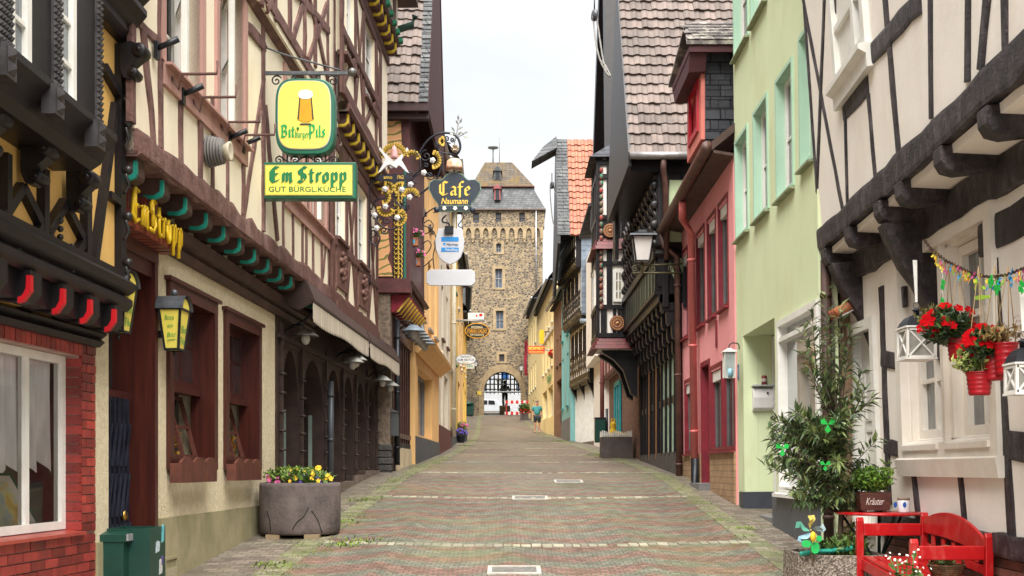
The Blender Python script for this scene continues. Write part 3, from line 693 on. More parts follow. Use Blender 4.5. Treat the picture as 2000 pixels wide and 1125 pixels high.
# picture leaning inside
e0, e1 = FA.u(-90, -.3), FA.u(68, -.3); zb = h0[2] - .015; pic = thing('framed_picture', 'watercolour in a green frame leaning inside the brick shop window', 'picture', FA.P((e0 + e1) / 2, zb, -.4))
q = [FA.P(e0, zb, -.24), FA.P(e1 + .02, zb, -.24), FA.P(e1 - .1, zb + .42, -.42), FA.P(e0, zb + .42, -.42)]; nrm = (q[1] - q[0]).cross(q[3] - q[0]).normalized(); nrm = nrm if nrm.x > 0 else -nrm
m = MB(); m.prism(q, nrm * -.02); m.build('frame', M('green_frame', (.01, .12, .07)), pic)
def inset(q, k): c = sum(q, V()) / 4; return [p + (c - p) * k for p in q]
m = MB(); m.prism([p + nrm * .002 for p in inset(q, .09)], nrm * .002); mt = m.build('mat_board', m_white, pic)
def water():
    m_, nt, b = nt_new('watercolour'); v0 = coords(nt); c = ramp(nt, noise_n(nt, v0, 6, 5), [(.3, (.2, .4, .55)), (.45, (.6, .7, .62)), (.55, (.75, .62, .15)), (.68, (.55, .3, .06)), (.8, (.15, .25, .1))]); nt.links.new(c, b.inputs['Base Color']); return m_
m = MB(); m.prism([p + nrm * .005 for p in inset(q, .28)], nrm * .002); m.build('painting', water(), mt)

# upper storey
m = MB(); m.fbox(FU, -4.4, -.0, 2.72, 4.85, -.3, 0); m.fbox(FU, -4.4, -.02, .3, 7, -4, -1.3); m.build('panel_wall', m_yel, A)
m = MB()                                               # mouldings and the upper overhang
m.fprof(FU, -4.4, .02, [(0, 2.86), (.05, 2.86), (.09, 2.9), (.09, 2.94), (.05, 2.97), (.1, 3.0), (.12, 3.05), (.07, 3.09), (.07, 3.13), (0, 3.16)])
m.fprof(FA, -4.4, -.02, [(-.2, 2.6), (.04, 2.6), (.08, 2.635), (.05, 2.655), (.1, 2.69), (.06, 2.715), (-.2, 2.715)])
m.fprof(FU, -4.4, .0, [(-.3, 4.78), (.06, 4.78), (.1, 4.83), (.1, 4.88), (.15, 4.92), (.2, 4.98), (.2, 5.02), (.16, 5.04), (.24, 5.12), (.24, 5.2), (-.3, 5.2)]); m.fbox(FU, -4.4, -.01, 2.7, 2.875, -.1, .012)
m.fbox(FU, -4.4, -.002, 5.2, 7.2, -.3, .25)
for k in range(7): m.fprof(FU, -4.4, .01, [(.2, 5.25 + k * .16), (.3, 5.25 + k * .16), (.27, 5.34 + k * .16), (.2, 5.34 + k * .16)])
m.build('carved_moulding', m_black, A)
m = MB()
for t in [(219, 205, 172, 545, .07), (196, 132, 224, 182, .07), (205, 380, 224, 395, .05), (76, 330, 76, 520, .07), (160, 350, 160, 548, .08), (-4, 425, 34, 505, .06), (-4, 425, 34, 365, .06), (72, 440, 34, 365, .06), (72, 440, 34, 505, .06), (82, 455, 118, 530, .06), (82, 455, 118, 395, .06), (156, 470, 118, 395, .06), (156, 470, 118, 530, .06), (3, 300, 3, 500, .06)]:
    if t[4] > .01: m.fbeam(FU, FU.px(t[0], t[1], 0), FU.px(t[2], t[3], 0), t[4], -.02, .045)
m.fbox(FU, -.1, 0.0, 2.9, 4.75, -.2, .05); m.build('timber_frame', m_black, A)
m = MB()                                               # carved corner post and knots
for k in range(5): m.cut(); m.ball(FU.P(-.066, 3.2 + k * .33, .085), .035, 8, 6); m.tube([FU.P(-.1, 3.03 + k * .33, .07), FU.P(-.04, 3.1 + k * .33, .085), FU.P(-.09, 3.17 + k * .33, .075)], .014, 6)
for x, y in [(35, 480), (118, 455), (140, 505)]:
    m.cut(); u_, v_ = FU.px(x, y, .05)
    for a in range(4): m.ball(FU.P(u_, v_ + .05 * (a - 1.5), .05), .021, 7, 5)
m.build('carved_knots', M('black_carving', (.022, .019, .02), (.01, .009, .009), 9, .35, spec=.4), A)
OD = .3; ou1 = FU.u(195, OD)
m = MB(); m.fbox(FU, -4.4, ou1, 3.64, 4.75, .002, OD - .05); m.fprof(FU, -4.4, ou1 + .02, [(0, 3.56), (OD - .06, 3.56), (OD, 3.6), (OD + .03, 3.66), (OD + .1, 3.74), (OD + .1, 3.78), (0, 3.78)])
for a, b in ((64, 100), (150, 186)): m.fbox(FU, FU.u(a, OD), FU.u(b, OD), 3.78, 4.75, OD - .055, OD)
m.fbox(FU, ou1 - .04, ou1, 3.7, 4.72, -.0, OD - .06)
m.build('oriel', m_black, A)
m = MB()
for a, b in ((-8, 19), (100, 116), (185, 195)):
    u0, u1 = FU.u(a, OD), FU.u(b, OD); v = 3.8; r = 0; nn = max(2, int((u1 - u0) / .03)); st = (u1 - u0) / nn
    m.fbox(FU, u0, u1, 3.78, 4.75, OD - .03, OD + .012)
    while v < 4.7:
        for i in range(nn):
            a0 = u0 + i * st; c = FU.P(a0 + st / 2, v + .017, OD + .035); Q = [FU.P(a0, v, OD + .013), FU.P(a0 + st, v, OD + .013), FU.P(a0 + st, v + .034, OD + .013), FU.P(a0, v + .034, OD + .013)]
            m.add(Q + [c], [[0, 1, 4], [1, 2, 4], [2, 3, 4], [3, 0, 4]])
        v += .036
for a in (12, 108, 190):
    u0 = FU.u(a, OD + .1) ; m.fbox(FU, u0 - .06, u0 + .06, 3.6, 3.76, OD + .05, OD + .125)
    for s in (0, 1): Q = [FU.P(u0 + x, 3.62 + s * .07 + y, OD + .126) for x, y in ((-.04, 0), (.04, 0), (.04, .06), (-.04, .06))]; m.add(Q + [FU.P(u0, 3.65 + s * .07, OD + .155)], [[0, 1, 4], [1, 2, 4], [2, 3, 4], [3, 0, 4]])
m.build('diamond_carving', M('grey_carving', (.05, .047, .05), (.022, .02, .022), 9, .4), A)
for a, b in ((20, 63), (114, 151), (-60, -12)):
    u0, u1 = FU.u(a, OD), FU.u(b, OD); window(A, FU, (u0, u1, 3.79, 5.05), OD, m_white, .055, 1, 5, .05, M('pale_glass', (.2, .23, .25), (.05, .06, .07), 3, .08, stretch=(1, 9, .6), spec=.7), m_white, .03)
def scroll(fr, u, v, d, w, s, par, name='scroll_bracket', mat=None):
    """an S-shaped carved bracket: wall at d, two rolls"""
    m = MB(); P = [(0, .9), (.35, 1.0), (.75, .86), (.9, .6), (.72, .4), (.4, .12), (.3, -.1), (.48, -.28), (.62, -.2), (.6, -.08), (.52, -.06), (.36, -.36), (.12, -.3), (0, 0)]
    m.fprof(fr, u - w / 2, u + w / 2, [(d + a * s, v + b * s) for a, b in P])
    for (a, b, r) in ((.68, .68, .26), (.46, -.12, .19)):
        m.lathe([(r * s * .3, -w * .68), (r * s * .8, -w * .66), (r * s, -w * .55), (r * s, w * .55), (r * s * .8, w * .66), (r * s * .3, w * .68)], fr.P(u, v + b * s, d + a * s), 16, fr.U)
        m.lathe([(r * s * .3, -w * .76), (r * s * .3, w * .76)], fr.P(u, v + b * s, d + a * s), 10, fr.U)
    return m.build(name, mat or m_black, par)
for x, y in ((88, 330), (172, 384), (-6, 275)): u_, v_ = FU.px(x, y, .15); scroll(FU, u_, 3.42, 0.03, .1, .2, A)
scroll(FU, -.08, 4.56, .05, .1, .2, A)
for x in (215, 168, 115, 50, -20, -110):
    u_ = FU.u(x, .03); m = MB(); m.fprof(FU, u_ - .08, u_ + .08, [(-.2, 2.86), (-.2, 2.715), (0, 2.68), (.05, 2.69), (.09, 2.74), (.09, 2.86)]); b = m.build('bracket', m_black, A)
    m = MB(); m.fprof(FU, u_ - .084, u_ - .045, [(.02, 2.672), (.052, 2.682), (.094, 2.74), (.094, 2.83), (.07, 2.83), (.066, 2.755), (.045, 2.715), (.02, 2.705)]); m.build('painted_edge', m_red, b)
m = MB(); m.prism([FU.P(-4.4, 7.2, .4), FU.P(.1, 7.2, .4), FU.P(.1, 10, -3), FU.P(-4.4, 10, -3)], (0, 0, .15)); m.build('roof', m_dslate, A)
pipe(A, [FU.P(.05, 6, -.03), FU.P(.05, 3.75, -.03), FU.P(.08, 3.55, -.12)], .045, M('maroon_pipe', (.13, .045, .045), (.09, .03, .03), 5, .4))

# ================================================================ house B: the half-timbered inn
FB = Fr(-2.85, 12.72, 1070, -1); UD = .28
B = thing('inn_house', 'cream half timbered inn with brown beams and turquoise edged joist ends above roughcast ground floor', 'house', (-3, 11, gz(11)))
uB0, uB1 = FB.u(186), FB.u(646, UD); uAr = FB.u(537)
door = FB.rect(303, 497, 226, 1200); door = (FB.u(212), FB.u(303), .3, 3.42)
w1 = (FB.u(326), FB.u(418), 1.74, 3.32); w2 = (FB.u(437), FB.u(505), 1.74, 3.3)
m = MB(); m.wall(FB, uB0, uAr, .3, 3.9, -.35, 0, [door, w1, w2]); m.fbox(FB, uB0, uB1, .3, 9.6, -5, -1.2); m.fbox(FB, uB0 + .01, uB0 + .3, .3, 9.6, -1.2, -.36); m.build('ground_wall', m_rough, B)
m = MB(); m.fbox(FB, door[1] + .0, FB.u(508), .3, 1.315, -.1, .022); m.fbox(FB, uB0, door[0] - .005, .3, 1.2, -.1, .022); m.build('plinth', m_plinth, B)
# door with folding iron grille
m = MB(); m.fbox(FB, door[0] - .1, door[1], 3.42 - .0, 3.6, -.1, .03); m.fbox(FB, door[0], door[0] + .05, .3, 3.42, -.34, -.06); m.fbox(FB, door[1] - .07, door[1], .3, 3.42, -.34, .025); m.fbox(FB, door[0] + .06, door[1] - .07, 3.3, 3.42, -.34, .0); m.fbox(FB, door[0] + .06, door[1] - .07, 2.3, 2.36, -.3, -.2)
dr = m.build('door', m_redw, B)
m = MB(); m.fbox(FB, door[0], door[1], .3, 3.4, -.36, -.33); m.build('dark_panel', M('door_dark', (.02, .012, .01)), dr)
m = MB(); n = 9
for k in range(n): u_ = door[0] + .1 + k * (door[1] - door[0] - .22) / (n - 1); m.fbox(FB, u_ - .012, u_ + .012, .4, 2.3, -.2, -.175)
for k in range(n - 1):
    ua = door[0] + .1 + k * (door[1] - door[0] - .22) / (n - 1); ub = ua + (door[1] - door[0] - .22) / (n - 1)
    for z in (.55, .95, 1.35, 1.75): m.fbeam(FB, (ua, z), (ub, z + .34), .014, -.172, -.16); m.fbeam(FB, (ub, z), (ua, z + .34), .014, -.212, -.2)
gr = m.build('grille', M('grille_iron', (.04, .045, .07), (.02, .022, .035), 6, .4, metal=.5), dr)
m = MB(); m.lathe([(.02, 0), (.045, .01), (.045, .03), (.02, .04)], FB.P(door[1] - .2, 1.35, -.2), 12, FB.N); m.build('handle', M('brass', (.5, .3, .06), rough=.3, metal=.8), dr)
for wi in (w1, w2):
    u0, u1, v0, v1 = wi; m = MB()
    m.frame(FB, u0 - .02, u1 + .02, v0 - .02, v1 + .02, .11, -.2, .035); m.fbox(FB, u0 - .07, u1 + .07, v1 + .02, v1 + .055, -.05, .06)
    wf = m.build('window', m_redw, B)
    m = MB(); vm_ = v0 + .72
    m.fbox(FB, u0 + .09, u1 - .09, vm_ - .035, vm_ + .035, -.2, -.1); m.frame(FB, u0 + .09, u1 - .09, vm_ + .035, v1 - .09, .05, -.19, -.15, [('u', u0 + (u1 - u0) * .37, .03), ('u', u0 + (u1 - u0) * .63, .03), ('v', vm_ + .42, .03)])
    m.build('casement', m_redw, wf)
    m = MB(); Z0, Z1 = v0 + .09, vm_ - .04                # the lower light is tilted inwards
    ug = [u0 + .12 + (u1 - u0 - .24) * k / 3 for k in range(4)]
    for u_ in ug: m.bar(FB.P(u_, Z0, -.14), FB.P(u_, Z1, -.3), .035)
    for t in (.03, .5, .97): m.bar(FB.P(ug[0], Z0 + (Z1 - Z0) * t, -.14 - .16 * t), FB.P(ug[-1], Z0 + (Z1 - Z0) * t, -.14 - .16 * t), .03)
    m.build('tilted_light', m_redw2, wf)
    m = MB(); m.fbox(FB, u0 + .08, u1 - .08, v0, v1, -.34, -.32); m.fbox(FB, u0 + .1, u1 - .1, vm_, v1 - .05, -.172, -.166); m.build('pane', M('bottle_glass', (.05, .025, .02), (.02, .012, .015), 5, .1, spec=.7), wf)
    ue = FB.u(424 if wi is w1 else 511, .135); m = MB(); k = [(u0 - .03, v0 - .13), (ue, v0 - .13), (ue, v0 + .06)]
    nn = 24
    for i in range(nn + 1):
        t = i / nn; k.append((ue - (ue - u0 + .03) * t, v0 + .045 + .05 * abs(math.sin(math.pi * 3 * t))))
    m.fpoly(FB, k, .11, .135); m.fbox(FB, u0 - .03, ue, v0 - .13, v0 - .1, 0.036, .11); m.fbox(FB, u0 - .03, u0 - .005, v0 - .1, v0 + .04, 0.036, .11); m.fbox(FB, ue - .025, ue, v0 - .1, v0 + .04, 0.036, .11)
    m.build('flower_box', m_redw2, wf)
m = MB(); r_ = random.Random(2)
for x, c in ((355, 0), (465, 0)):
    m.cut(); u_ = FB.u(x, -.2)
    for k in range(60): m.leaf(FB.P(u_ + r_.gauss(0, .06), 1.85 + r_.random() * .22, -.26 + r_.gauss(0, .02)), (r_.uniform(-1, 1), r_.uniform(-1, 1), r_.random()), (0, 0, 1), .05, .03)
m.build('indoor_flowers', M('marigold_orange', (.7, .25, .02), (.3, .28, .03), 14), B, recalc=False)
# cellar vent
m = MB(); u0, u1 = FB.u(322, .03), FB.u(347, .03); m.frame(FB, u0, u1, .72, .98, .025, .0, .035); vv = m.build('cellar_vent', m_plinth, B)
m = MB(); m.fbox(FB, u0 + .03, u1 - .03, .75, .88, .0, .03)
m.build('vent_grid', M('vent_plate', (.4, .35, .24), (.3, .26, .17), 60), vv)
# jetty
m = MB(); m.fprof(FB, uB0, uB1, [(-.1, 3.56), (.05, 3.56), (.08, 3.62), (.03, 3.66), (.1, 3.7), (.12, 3.78), (.05, 3.83), (-.1, 3.83)]); m.build('wall_plate', m_brown, B)
m = MB(); m.fbox(FB, uB0, uB1, 3.83, 3.97, -.1, .0); m.build('joist_infill', m_cream, B)
jp = [266, 317, 362, 402, 436, 467, 496, 522, 546, 567, 586, 603, 618, 631]
for x in jp:
    u_ = FB.u(x, .25); m = MB(); m.fprof(FB, u_ - .085, u_ + .085, [(-.05, 3.985), (-.05, 3.83), (.22, 3.815), (.27, 3.835), (.282, 3.86), (.28, 3.985)]); b = m.build('joist_end', m_brown, B)
    m = MB(); m.fprof(FB, u_ - .089, u_ - .06, [(.13, 3.814), (.22, 3.81), (.274, 3.831), (.287, 3.86), (.287, 3.955), (.262, 3.955), (.258, 3.868), (.21, 3.842), (.13, 3.845)]); m.build('painted_edge', m_turq, b)
m = MB(); J = .35
m.fbeam(FB, (uB0, 4.09), (uB1, 4.09), .2, UD - .3, UD + .035, J); m.fprof(FB, uB0, uB1, [(UD - .3, 3.985), (UD + .03, 3.985), (UD + .055, 4.0), (UD + .03, 4.02), (UD - .3, 4.02)])
# upper frame, traced
Tb = [(278, 60, 300, 290, .12), (312, -80, 312, 290, .1), (351, 172, 351, 330, .09), (389, 205, 389, 350, .1), (414, 190, 414, 372, .1), (443, 275, 443, 395, .08), (474, 300, 474, 420, .11), (474, 430, 514, 150, .1), (513, -20, 513, 452, .13), (516, 205, 540, 470, .1),
      (552, 392, 552, 490, .08), (571, 405, 571, 505, .08), (590, 420, 590, 520, .1), (597, 430, 597, 525, .09), (610, 445, 610, 540, .08), (627, 455, 627, 550, .09), (627, 560, 640, 440, .09), (641, 300, 641, 570, .1), (600, 300, 600, 430, .09), (553, 230, 553, 395, .12), (256, -40, 256, 240, .1), (476, 45, 516, 92, .12), (260, 35, 312, 85, .1)]
m.timber(FB, [t[:4] + (t[4] * .88,) for t in Tb], .1, UD, UD + .015, J)
m.build('timber_frame', m_tim, B)
hW = [(FB.u(318, UD), FB.u(390, UD), 4.86, 6.3), (FB.u(424, UD), FB.u(474, UD), 4.86, 6.3), (FB.u(556, UD), FB.u(590, UD), 4.86, 6.2), (FB.u(606, UD), FB.u(634, UD), 4.86, 6.2)]
m = MB(); m.wall(FB, uB0, uB1, 4.0, 6.4, -.0, UD, hW); m.fbox(FB, uB0, uB1, 6.4, 9.6, -.05, UD + .1); m.build('panel_wall', m_cream, B)
m = MB()
for a, b in ((314, 478), (553, 640)):
    m.cut(); u0, u1 = FB.u(a, UD), FB.u(b, UD); m.fbox(FB, u0, u1, 4.69, 4.84, UD - .05, UD + .035); m.cut(); m.fprof(FB, u0, u1, [(UD - .05, 4.84), (UD + .09, 4.84), (UD + .09, 4.86), (UD - .05, 4.87)])
for h in hW:
    m.cut(); m.fbox(FB, h[0] - .09, h[0], 4.87, 6.3, UD - .1, UD + .03); m.cut(); m.fbox(FB, h[1], h[1] + .09, 4.87, 6.3, UD - .1, UD + .03); m.fbox(FB, h[1] - .012, h[1], 4.87, 6.3, .02, UD - .1)
m.build('window_boards', m_pink, B)
for h in hW:
    w_ = window(B, FB, h, UD, m_white, .07, 1, 3, .24)
    m = MB(); c = FB.P(h[1] - .08, 0, UD - .16); e = FB.P(h[1] - .45, 0, UD + .02)    # casement ajar
    for z0, z1 in ((4.95, 6.2),):
        for a, b, ww in ((c, c, .05), (e, e, .05)): m.bar(a + V((0, 0, z0)), a + V((0, 0, z1)), ww)
        for z in (z0 + .03, z0 + .62, z1 - .03): m.bar(c + V((0, 0, z)), e + V((0, 0, z)), .04)
    m.build('open_casement', m_white, w_)
# second overhang
m = MB(); m.fprof(FB, uB0, uB1, [(.0, 6.34), (UD + .03, 6.34), (UD + .07, 6.4), (UD + .04, 6.44), (UD + .12, 6.48), (UD + .12, 6.6), (.0, 6.6)]); U2 = UD + .1
for t in ((510, -200, 510, 10), (536, -200, 536, 40), (564, -140, 564, 80), (593, -140, 593, 110), (614, -100, 614, 130), (639, -80, 639, 165), (520, 20, 575, -140), (570, 80, 610, -60), (600, 120, 636, 10), (600, -20, 640, 160), (540, -60, 640, 60), (653, -60, 653, 200)): m.fbeam(FB, FB.px(t[0], t[1], U2), FB.px(t[2], t[3], U2), .11, U2 - .02, U2 + .02, J)
m.build('upper_frame', m_tim, B)
m = MB(); m.prism([FB.P(uB0, 9.6, .6), FB.P(uB1, 9.6, .6), FB.P(uB1, 14, -3), FB.P(uB0, 14, -3)], (0, 0, .2)); m.build('roof', m_dslate, B)
pipe(B, [FB.P(FB.u(661, .42), 9.5, .42), FB.P(FB.u(661, .42), 6.75, .42), FB.P(FB.u(663, .42), 6.6, .3), FB.P(FB.u(666, .3), 5.9, .36)], .05, M('brown_pipe', (.24, .18, .15), (.17, .12, .1), 4, .5))
# iron hooks, flag holders
m_dkiron = M('dark_iron', (.03, .033, .04), (.018, .018, .02), 8, .4, metal=.5)
def hook(x, y, kind):
    u_, v_ = FB.px(x, y, UD + .03); m = MB(); p = FB.P(u_, v_, UD + .03)
    if kind: m.tube([p, p + FB.N * .06 - V((0, 0, .1)), p + FB.N * .08 + V((0, 0, .02)), p + FB.N * .36 + V((0, 0, .02)), p + FB.N * .37 + V((0, 0, .12))], .012, 6); m.build('flower_box_hook', M('rust_iron', (.12, .06, .05)), B)
    else: m.tube([p, p + FB.N * .17 + V((0, 0, .07))], [.021, .024], 10); m.fbox(FB, u_ - .03, u_ + .03, v_ - .08, v_ + .05, UD + .02, UD + .05); m.build('flag_holder', m_dkiron, B)
for x, y, k in ((305, 95, 0), (334, 150, 1), (356, 185, 0), (376, 195, 1), (430, 243, 1), (447, 270, 0), (474, 283, 0), (462, 268, 1)): hook(x, y, k)
# round wall fan
u_, v_ = FB.px(402, 296, UD); m = MB(); c = FB.P(u_, v_, UD + .0)
for k in range(6): m.lathe([(.135 - .006 * k, 0), (.142 - .006 * k, .008), (.135 - .006 * k, .016)], c + FB.N * (.02 + k * .024), 20, FB.N)
m.lathe([(.1, 0), (.1, .15), (.06, .16)], c, 16, FB.N); fo = m.build('vent_fan', M('fan_grey', (.18, .17, .16), (.1, .1, .1), 6), B)
m = MB(); m.lathe([(.05, .15), (.08, .2), (.085, .22), (.07, .22), (.02, .2)], c, 20, FB.N); m.build('vent_cap', M('fan_cream', (.55, .5, .38)), fo)

# ================================================================ house C: carved brown house with yellow edged joists
C = thing('carved_brown_house', 'narrow cream and dark brown timbered house with yellow edged joists and carved panels', 'house', (-2.7, 19, gz(19)))
D1, D2, D3 = .33, .5, .68; uC0 = uB1 + .005; uC1 = FB.u(737, D1)
m_cbr = M('c_house_brown', (.13, .06, .048), (.075, .032, .027), 6, .6, .35, 25)
cw = [(FB.u(656, D1), FB.u(673, D1), 4.95, 6.1), (FB.u(699, D1), FB.u(715, D1), 4.95, 6.1)]
cw2 = [(FB.u(670, D2), FB.u(691, D2), 7.35, 8.55), (FB.u(711, D2), FB.u(731, D2), 7.35, 8.55)]
m = MB(); m.wall(FB, uC0, uC1, 3.9, 6.62, -.3, D1, cw); m.wall(FB, uC0, uC1, 6.63, 8.94, -.3, D2, cw2); m.fbox(FB, uC0, uC1, 8.95, 11, -.3, D3); m.fbox(FB, uC0, uC1, .3, 11, -5, -1.2); m.fbox(FB, uC1 - .3, uC1, .3, 11, -1.2, -.31); m.build('panel_wall', m_cream, C)
m = MB()
for D_, z0, z1, xs in ((D1, 4.0, 6.3, (650, 676, 694, 718, 735)), (D2, 6.75, 8.7, (668, 693, 709, 733, 742)), (D3, 9.1, 11, (700, 724, 742, 757, 770))):
    for x in xs: m.fbeam(FB, (FB.u(x, D_), z0), (FB.u(x, D_), z1), .15, D_ - .02, D_ + .02, .2)
    for k, x in enumerate(xs[:-1]):
        a, b = FB.u(x, D_), FB.u(xs[k + 1], D_); m.fbeam(FB, (a, z0 + .08), (b, z0 + .08), .16, D_ - .02, D_ + .025, .2); m.fbeam(FB, (a, z1 - .08), (b, z1 - .08), .16, D_ - .02, D_ + .025, .2); m.fbeam(FB, (a, z0 + .85), (b, z0 + .85), .13, D_ - .02, D_ + .03, .2)
        if k % 2: m.fbeam(FB, (a, z0 + .1), (b, z1 - .1), .1, D_ - .02, D_ + .02, .2); m.fbeam(FB, (b, z0 + .1), (a, z1 - .1), .1, D_ - .02, D_ + .02, .2)
        else: m.fbeam(FB, (a, z0 + .1), (b, z0 + .85), .09, D_ - .02, D_ + .02, .2)
for D_, z, o in ((D2, 6.63, .17), (D3, 8.95, .18)): m.fprof(FB, uC0, uC1, [(D_ - .3, z), (D_ + .02, z), (D_ + .05, z + .05), (D_ + .03, z + .14), (D_ - .3, z + .14)]); m.fprof(FB, uC0, uC1, [(0, z - .3), (D_ - o + .04, z - .3), (D_ - o + .04, z - .17), (0, z - .17)])
m.fprof(FB, uC0, uC1, [(0, 3.9), (D1 + .05, 3.9), (D1 + .05, 4.05), (0, 4.05)])
m.build('timber_frame', m_cbr, C)
for h, D_ in [(h, D1) for h in cw] + [(h, D2) for h in cw2]: window(C, FB, h, D_, m_white, .07, 2, 3, .1, None, m_cbr, .06)
m_yedge = M('yellow_paint', (.65, .47, .03), (.5, .34, .02), 8, .5)
for D_, z, o, n_ in ((D2, 6.48, .17, 9), (D3, 8.8, .18, 10)):
    for k in range(n_):
        u_ = uC0 + .2 + k * (uC1 - uC0 - .35) / (n_ - 1); m = MB(); m.fprof(FB, u_ - .1, u_ + .1, [(D_ - o - .1, z + .15), (D_ - o - .1, z), (D_ - .05, z - .02), (D_, z + .02), (D_, z + .15)]); b = m.build('joist_end', m_cbr, C)
        m = MB(); m.fprof(FB, u_ - .105, u_ - .06, [(D_ - .14, z - .03), (D_ - .05, z - .03), (D_ + .01, z + .02), (D_ + .01, z + .14), (D_ - .02, z + .14), (D_ - .02, z + .03), (D_ - .06, z + .005), (D_ - .14, z + .005)]); m.build('painted_edge', m_yedge, b)
m = MB()
for k in range(10): u_ = uC0 + .3 + k * (uC1 - uC0 - .4) / 9; m.cut(); m.fprof(FB, u_ - .06, u_ + .06, [(D3, 8.96), (D3 + .1, 9.0), (D3 + .1, 9.06), (D3, 9.06)])
m.build('green_blocks', M('green_carving', (.01, .16, .08)), C)
m = MB()                                                # carved panels under the first-floor windows
for h in cw:
    m.cut(); m.fbox(FB, h[0] - .05, h[1] + .05, 4.25, 4.85, D1 - .01, D1 + .03)
    for k in range(14): a = k * .9; m.ball(FB.P((h[0] + h[1]) / 2 + .22 * math.cos(a) * (1 - k / 20), 4.55 + .22 * math.sin(a) * (1 - k / 20), D1 + .035), .045, 8, 6)
m.build('carved_panel', M('carved_relief', (.16, .08, .06), (.08, .035, .03), 12), C)
m = MB(); m.prism([FB.P(uC0 - .3, 10.2, 1.05), FB.P(uC1 + .35, 10.2, 1.05), FB.P(uC1 + .35, 14.5, -2), FB.P(uC0 - .3, 14.5, -2)], (0, 0, .15)); m.prism([FB.P(uC0, 9.75, D3 - .1), FB.P(uC1 + .3, 9.75, D3 - .1), FB.P(uC1 + .3, 9.75, 1.0), FB.P(uC0, 9.75, 1.0)], (0, 0, .3)); m.build('roof', M('soffit_brown', (.075, .04, .03), (.05, .027, .02), 5, .6), C)
pipe(C, [FB.P(uC1 + .25, 9.6, .95), FB.P(uC1 + .3, 9.45, .9), FB.P(uC1 + .3, 9.3, .4)], .06, M('green_pipe', (.06, .13, .11)), coll=False)

# ================================================================ dark timber arcade shared by the inn front
AR = thing('timber_arcade', 'dark carved timber arcade of arched doors under the two awnings', 'shop front', FB.P(uAr + 2, gz(16), 0))
uA1 = FB.u(738)
xs = [545, 585, 633, 666, 692, 714, 733]
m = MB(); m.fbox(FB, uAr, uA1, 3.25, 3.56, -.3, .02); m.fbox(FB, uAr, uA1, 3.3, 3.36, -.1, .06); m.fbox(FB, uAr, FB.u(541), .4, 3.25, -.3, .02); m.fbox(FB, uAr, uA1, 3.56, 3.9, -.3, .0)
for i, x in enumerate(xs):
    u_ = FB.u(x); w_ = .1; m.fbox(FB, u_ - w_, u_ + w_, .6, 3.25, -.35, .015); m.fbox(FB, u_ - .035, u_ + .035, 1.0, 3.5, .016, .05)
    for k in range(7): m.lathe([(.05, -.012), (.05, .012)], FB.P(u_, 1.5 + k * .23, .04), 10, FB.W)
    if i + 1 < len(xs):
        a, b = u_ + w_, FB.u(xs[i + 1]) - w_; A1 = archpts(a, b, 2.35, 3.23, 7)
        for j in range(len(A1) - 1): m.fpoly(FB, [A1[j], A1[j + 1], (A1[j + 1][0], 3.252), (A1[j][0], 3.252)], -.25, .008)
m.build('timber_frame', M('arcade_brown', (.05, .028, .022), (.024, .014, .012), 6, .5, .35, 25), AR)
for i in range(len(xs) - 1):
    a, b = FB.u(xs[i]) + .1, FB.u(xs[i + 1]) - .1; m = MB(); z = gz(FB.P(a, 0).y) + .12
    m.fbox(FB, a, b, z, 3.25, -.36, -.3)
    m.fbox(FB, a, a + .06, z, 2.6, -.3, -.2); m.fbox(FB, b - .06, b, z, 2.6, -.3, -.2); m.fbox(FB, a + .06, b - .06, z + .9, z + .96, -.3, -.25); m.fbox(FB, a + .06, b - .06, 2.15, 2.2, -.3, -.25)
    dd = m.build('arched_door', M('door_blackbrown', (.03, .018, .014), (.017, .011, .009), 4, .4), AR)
    if i in (0, 1, 3): m = MB(); m.fbox(FB, b - .05, b - .02, z, 2.5, -.2, -.15); m.build('green_trim', M('trim_green', (.2, .26, .23)), dd)
m = MB()
for k in range(6): u_ = FB.u(xs[k]) ; Y = FB.P(u_, 0).y; m.fbox(FB, u_ - .1, FB.u(xs[k + 1]) - .105, gz(Y) - .1, gz(Y) + .12, -.34, .1)
m.build('door_step', M('worn_step', (.2, .15, .12), (.12, .09, .07), 5, .8, .5, 20), AR)
# end block of plain render below house C's corner
pipe(AR, [FB.P(FB.u(646, .1), 3.0, .1), FB.P(FB.u(646, .1), 1.3, .1)], .045, M('blue_grey_pipe', (.06, .07, .085), (.04, .045, .05), 4, .4))
pa = MB(); u_, v_ = FB.u(646, .1), 0
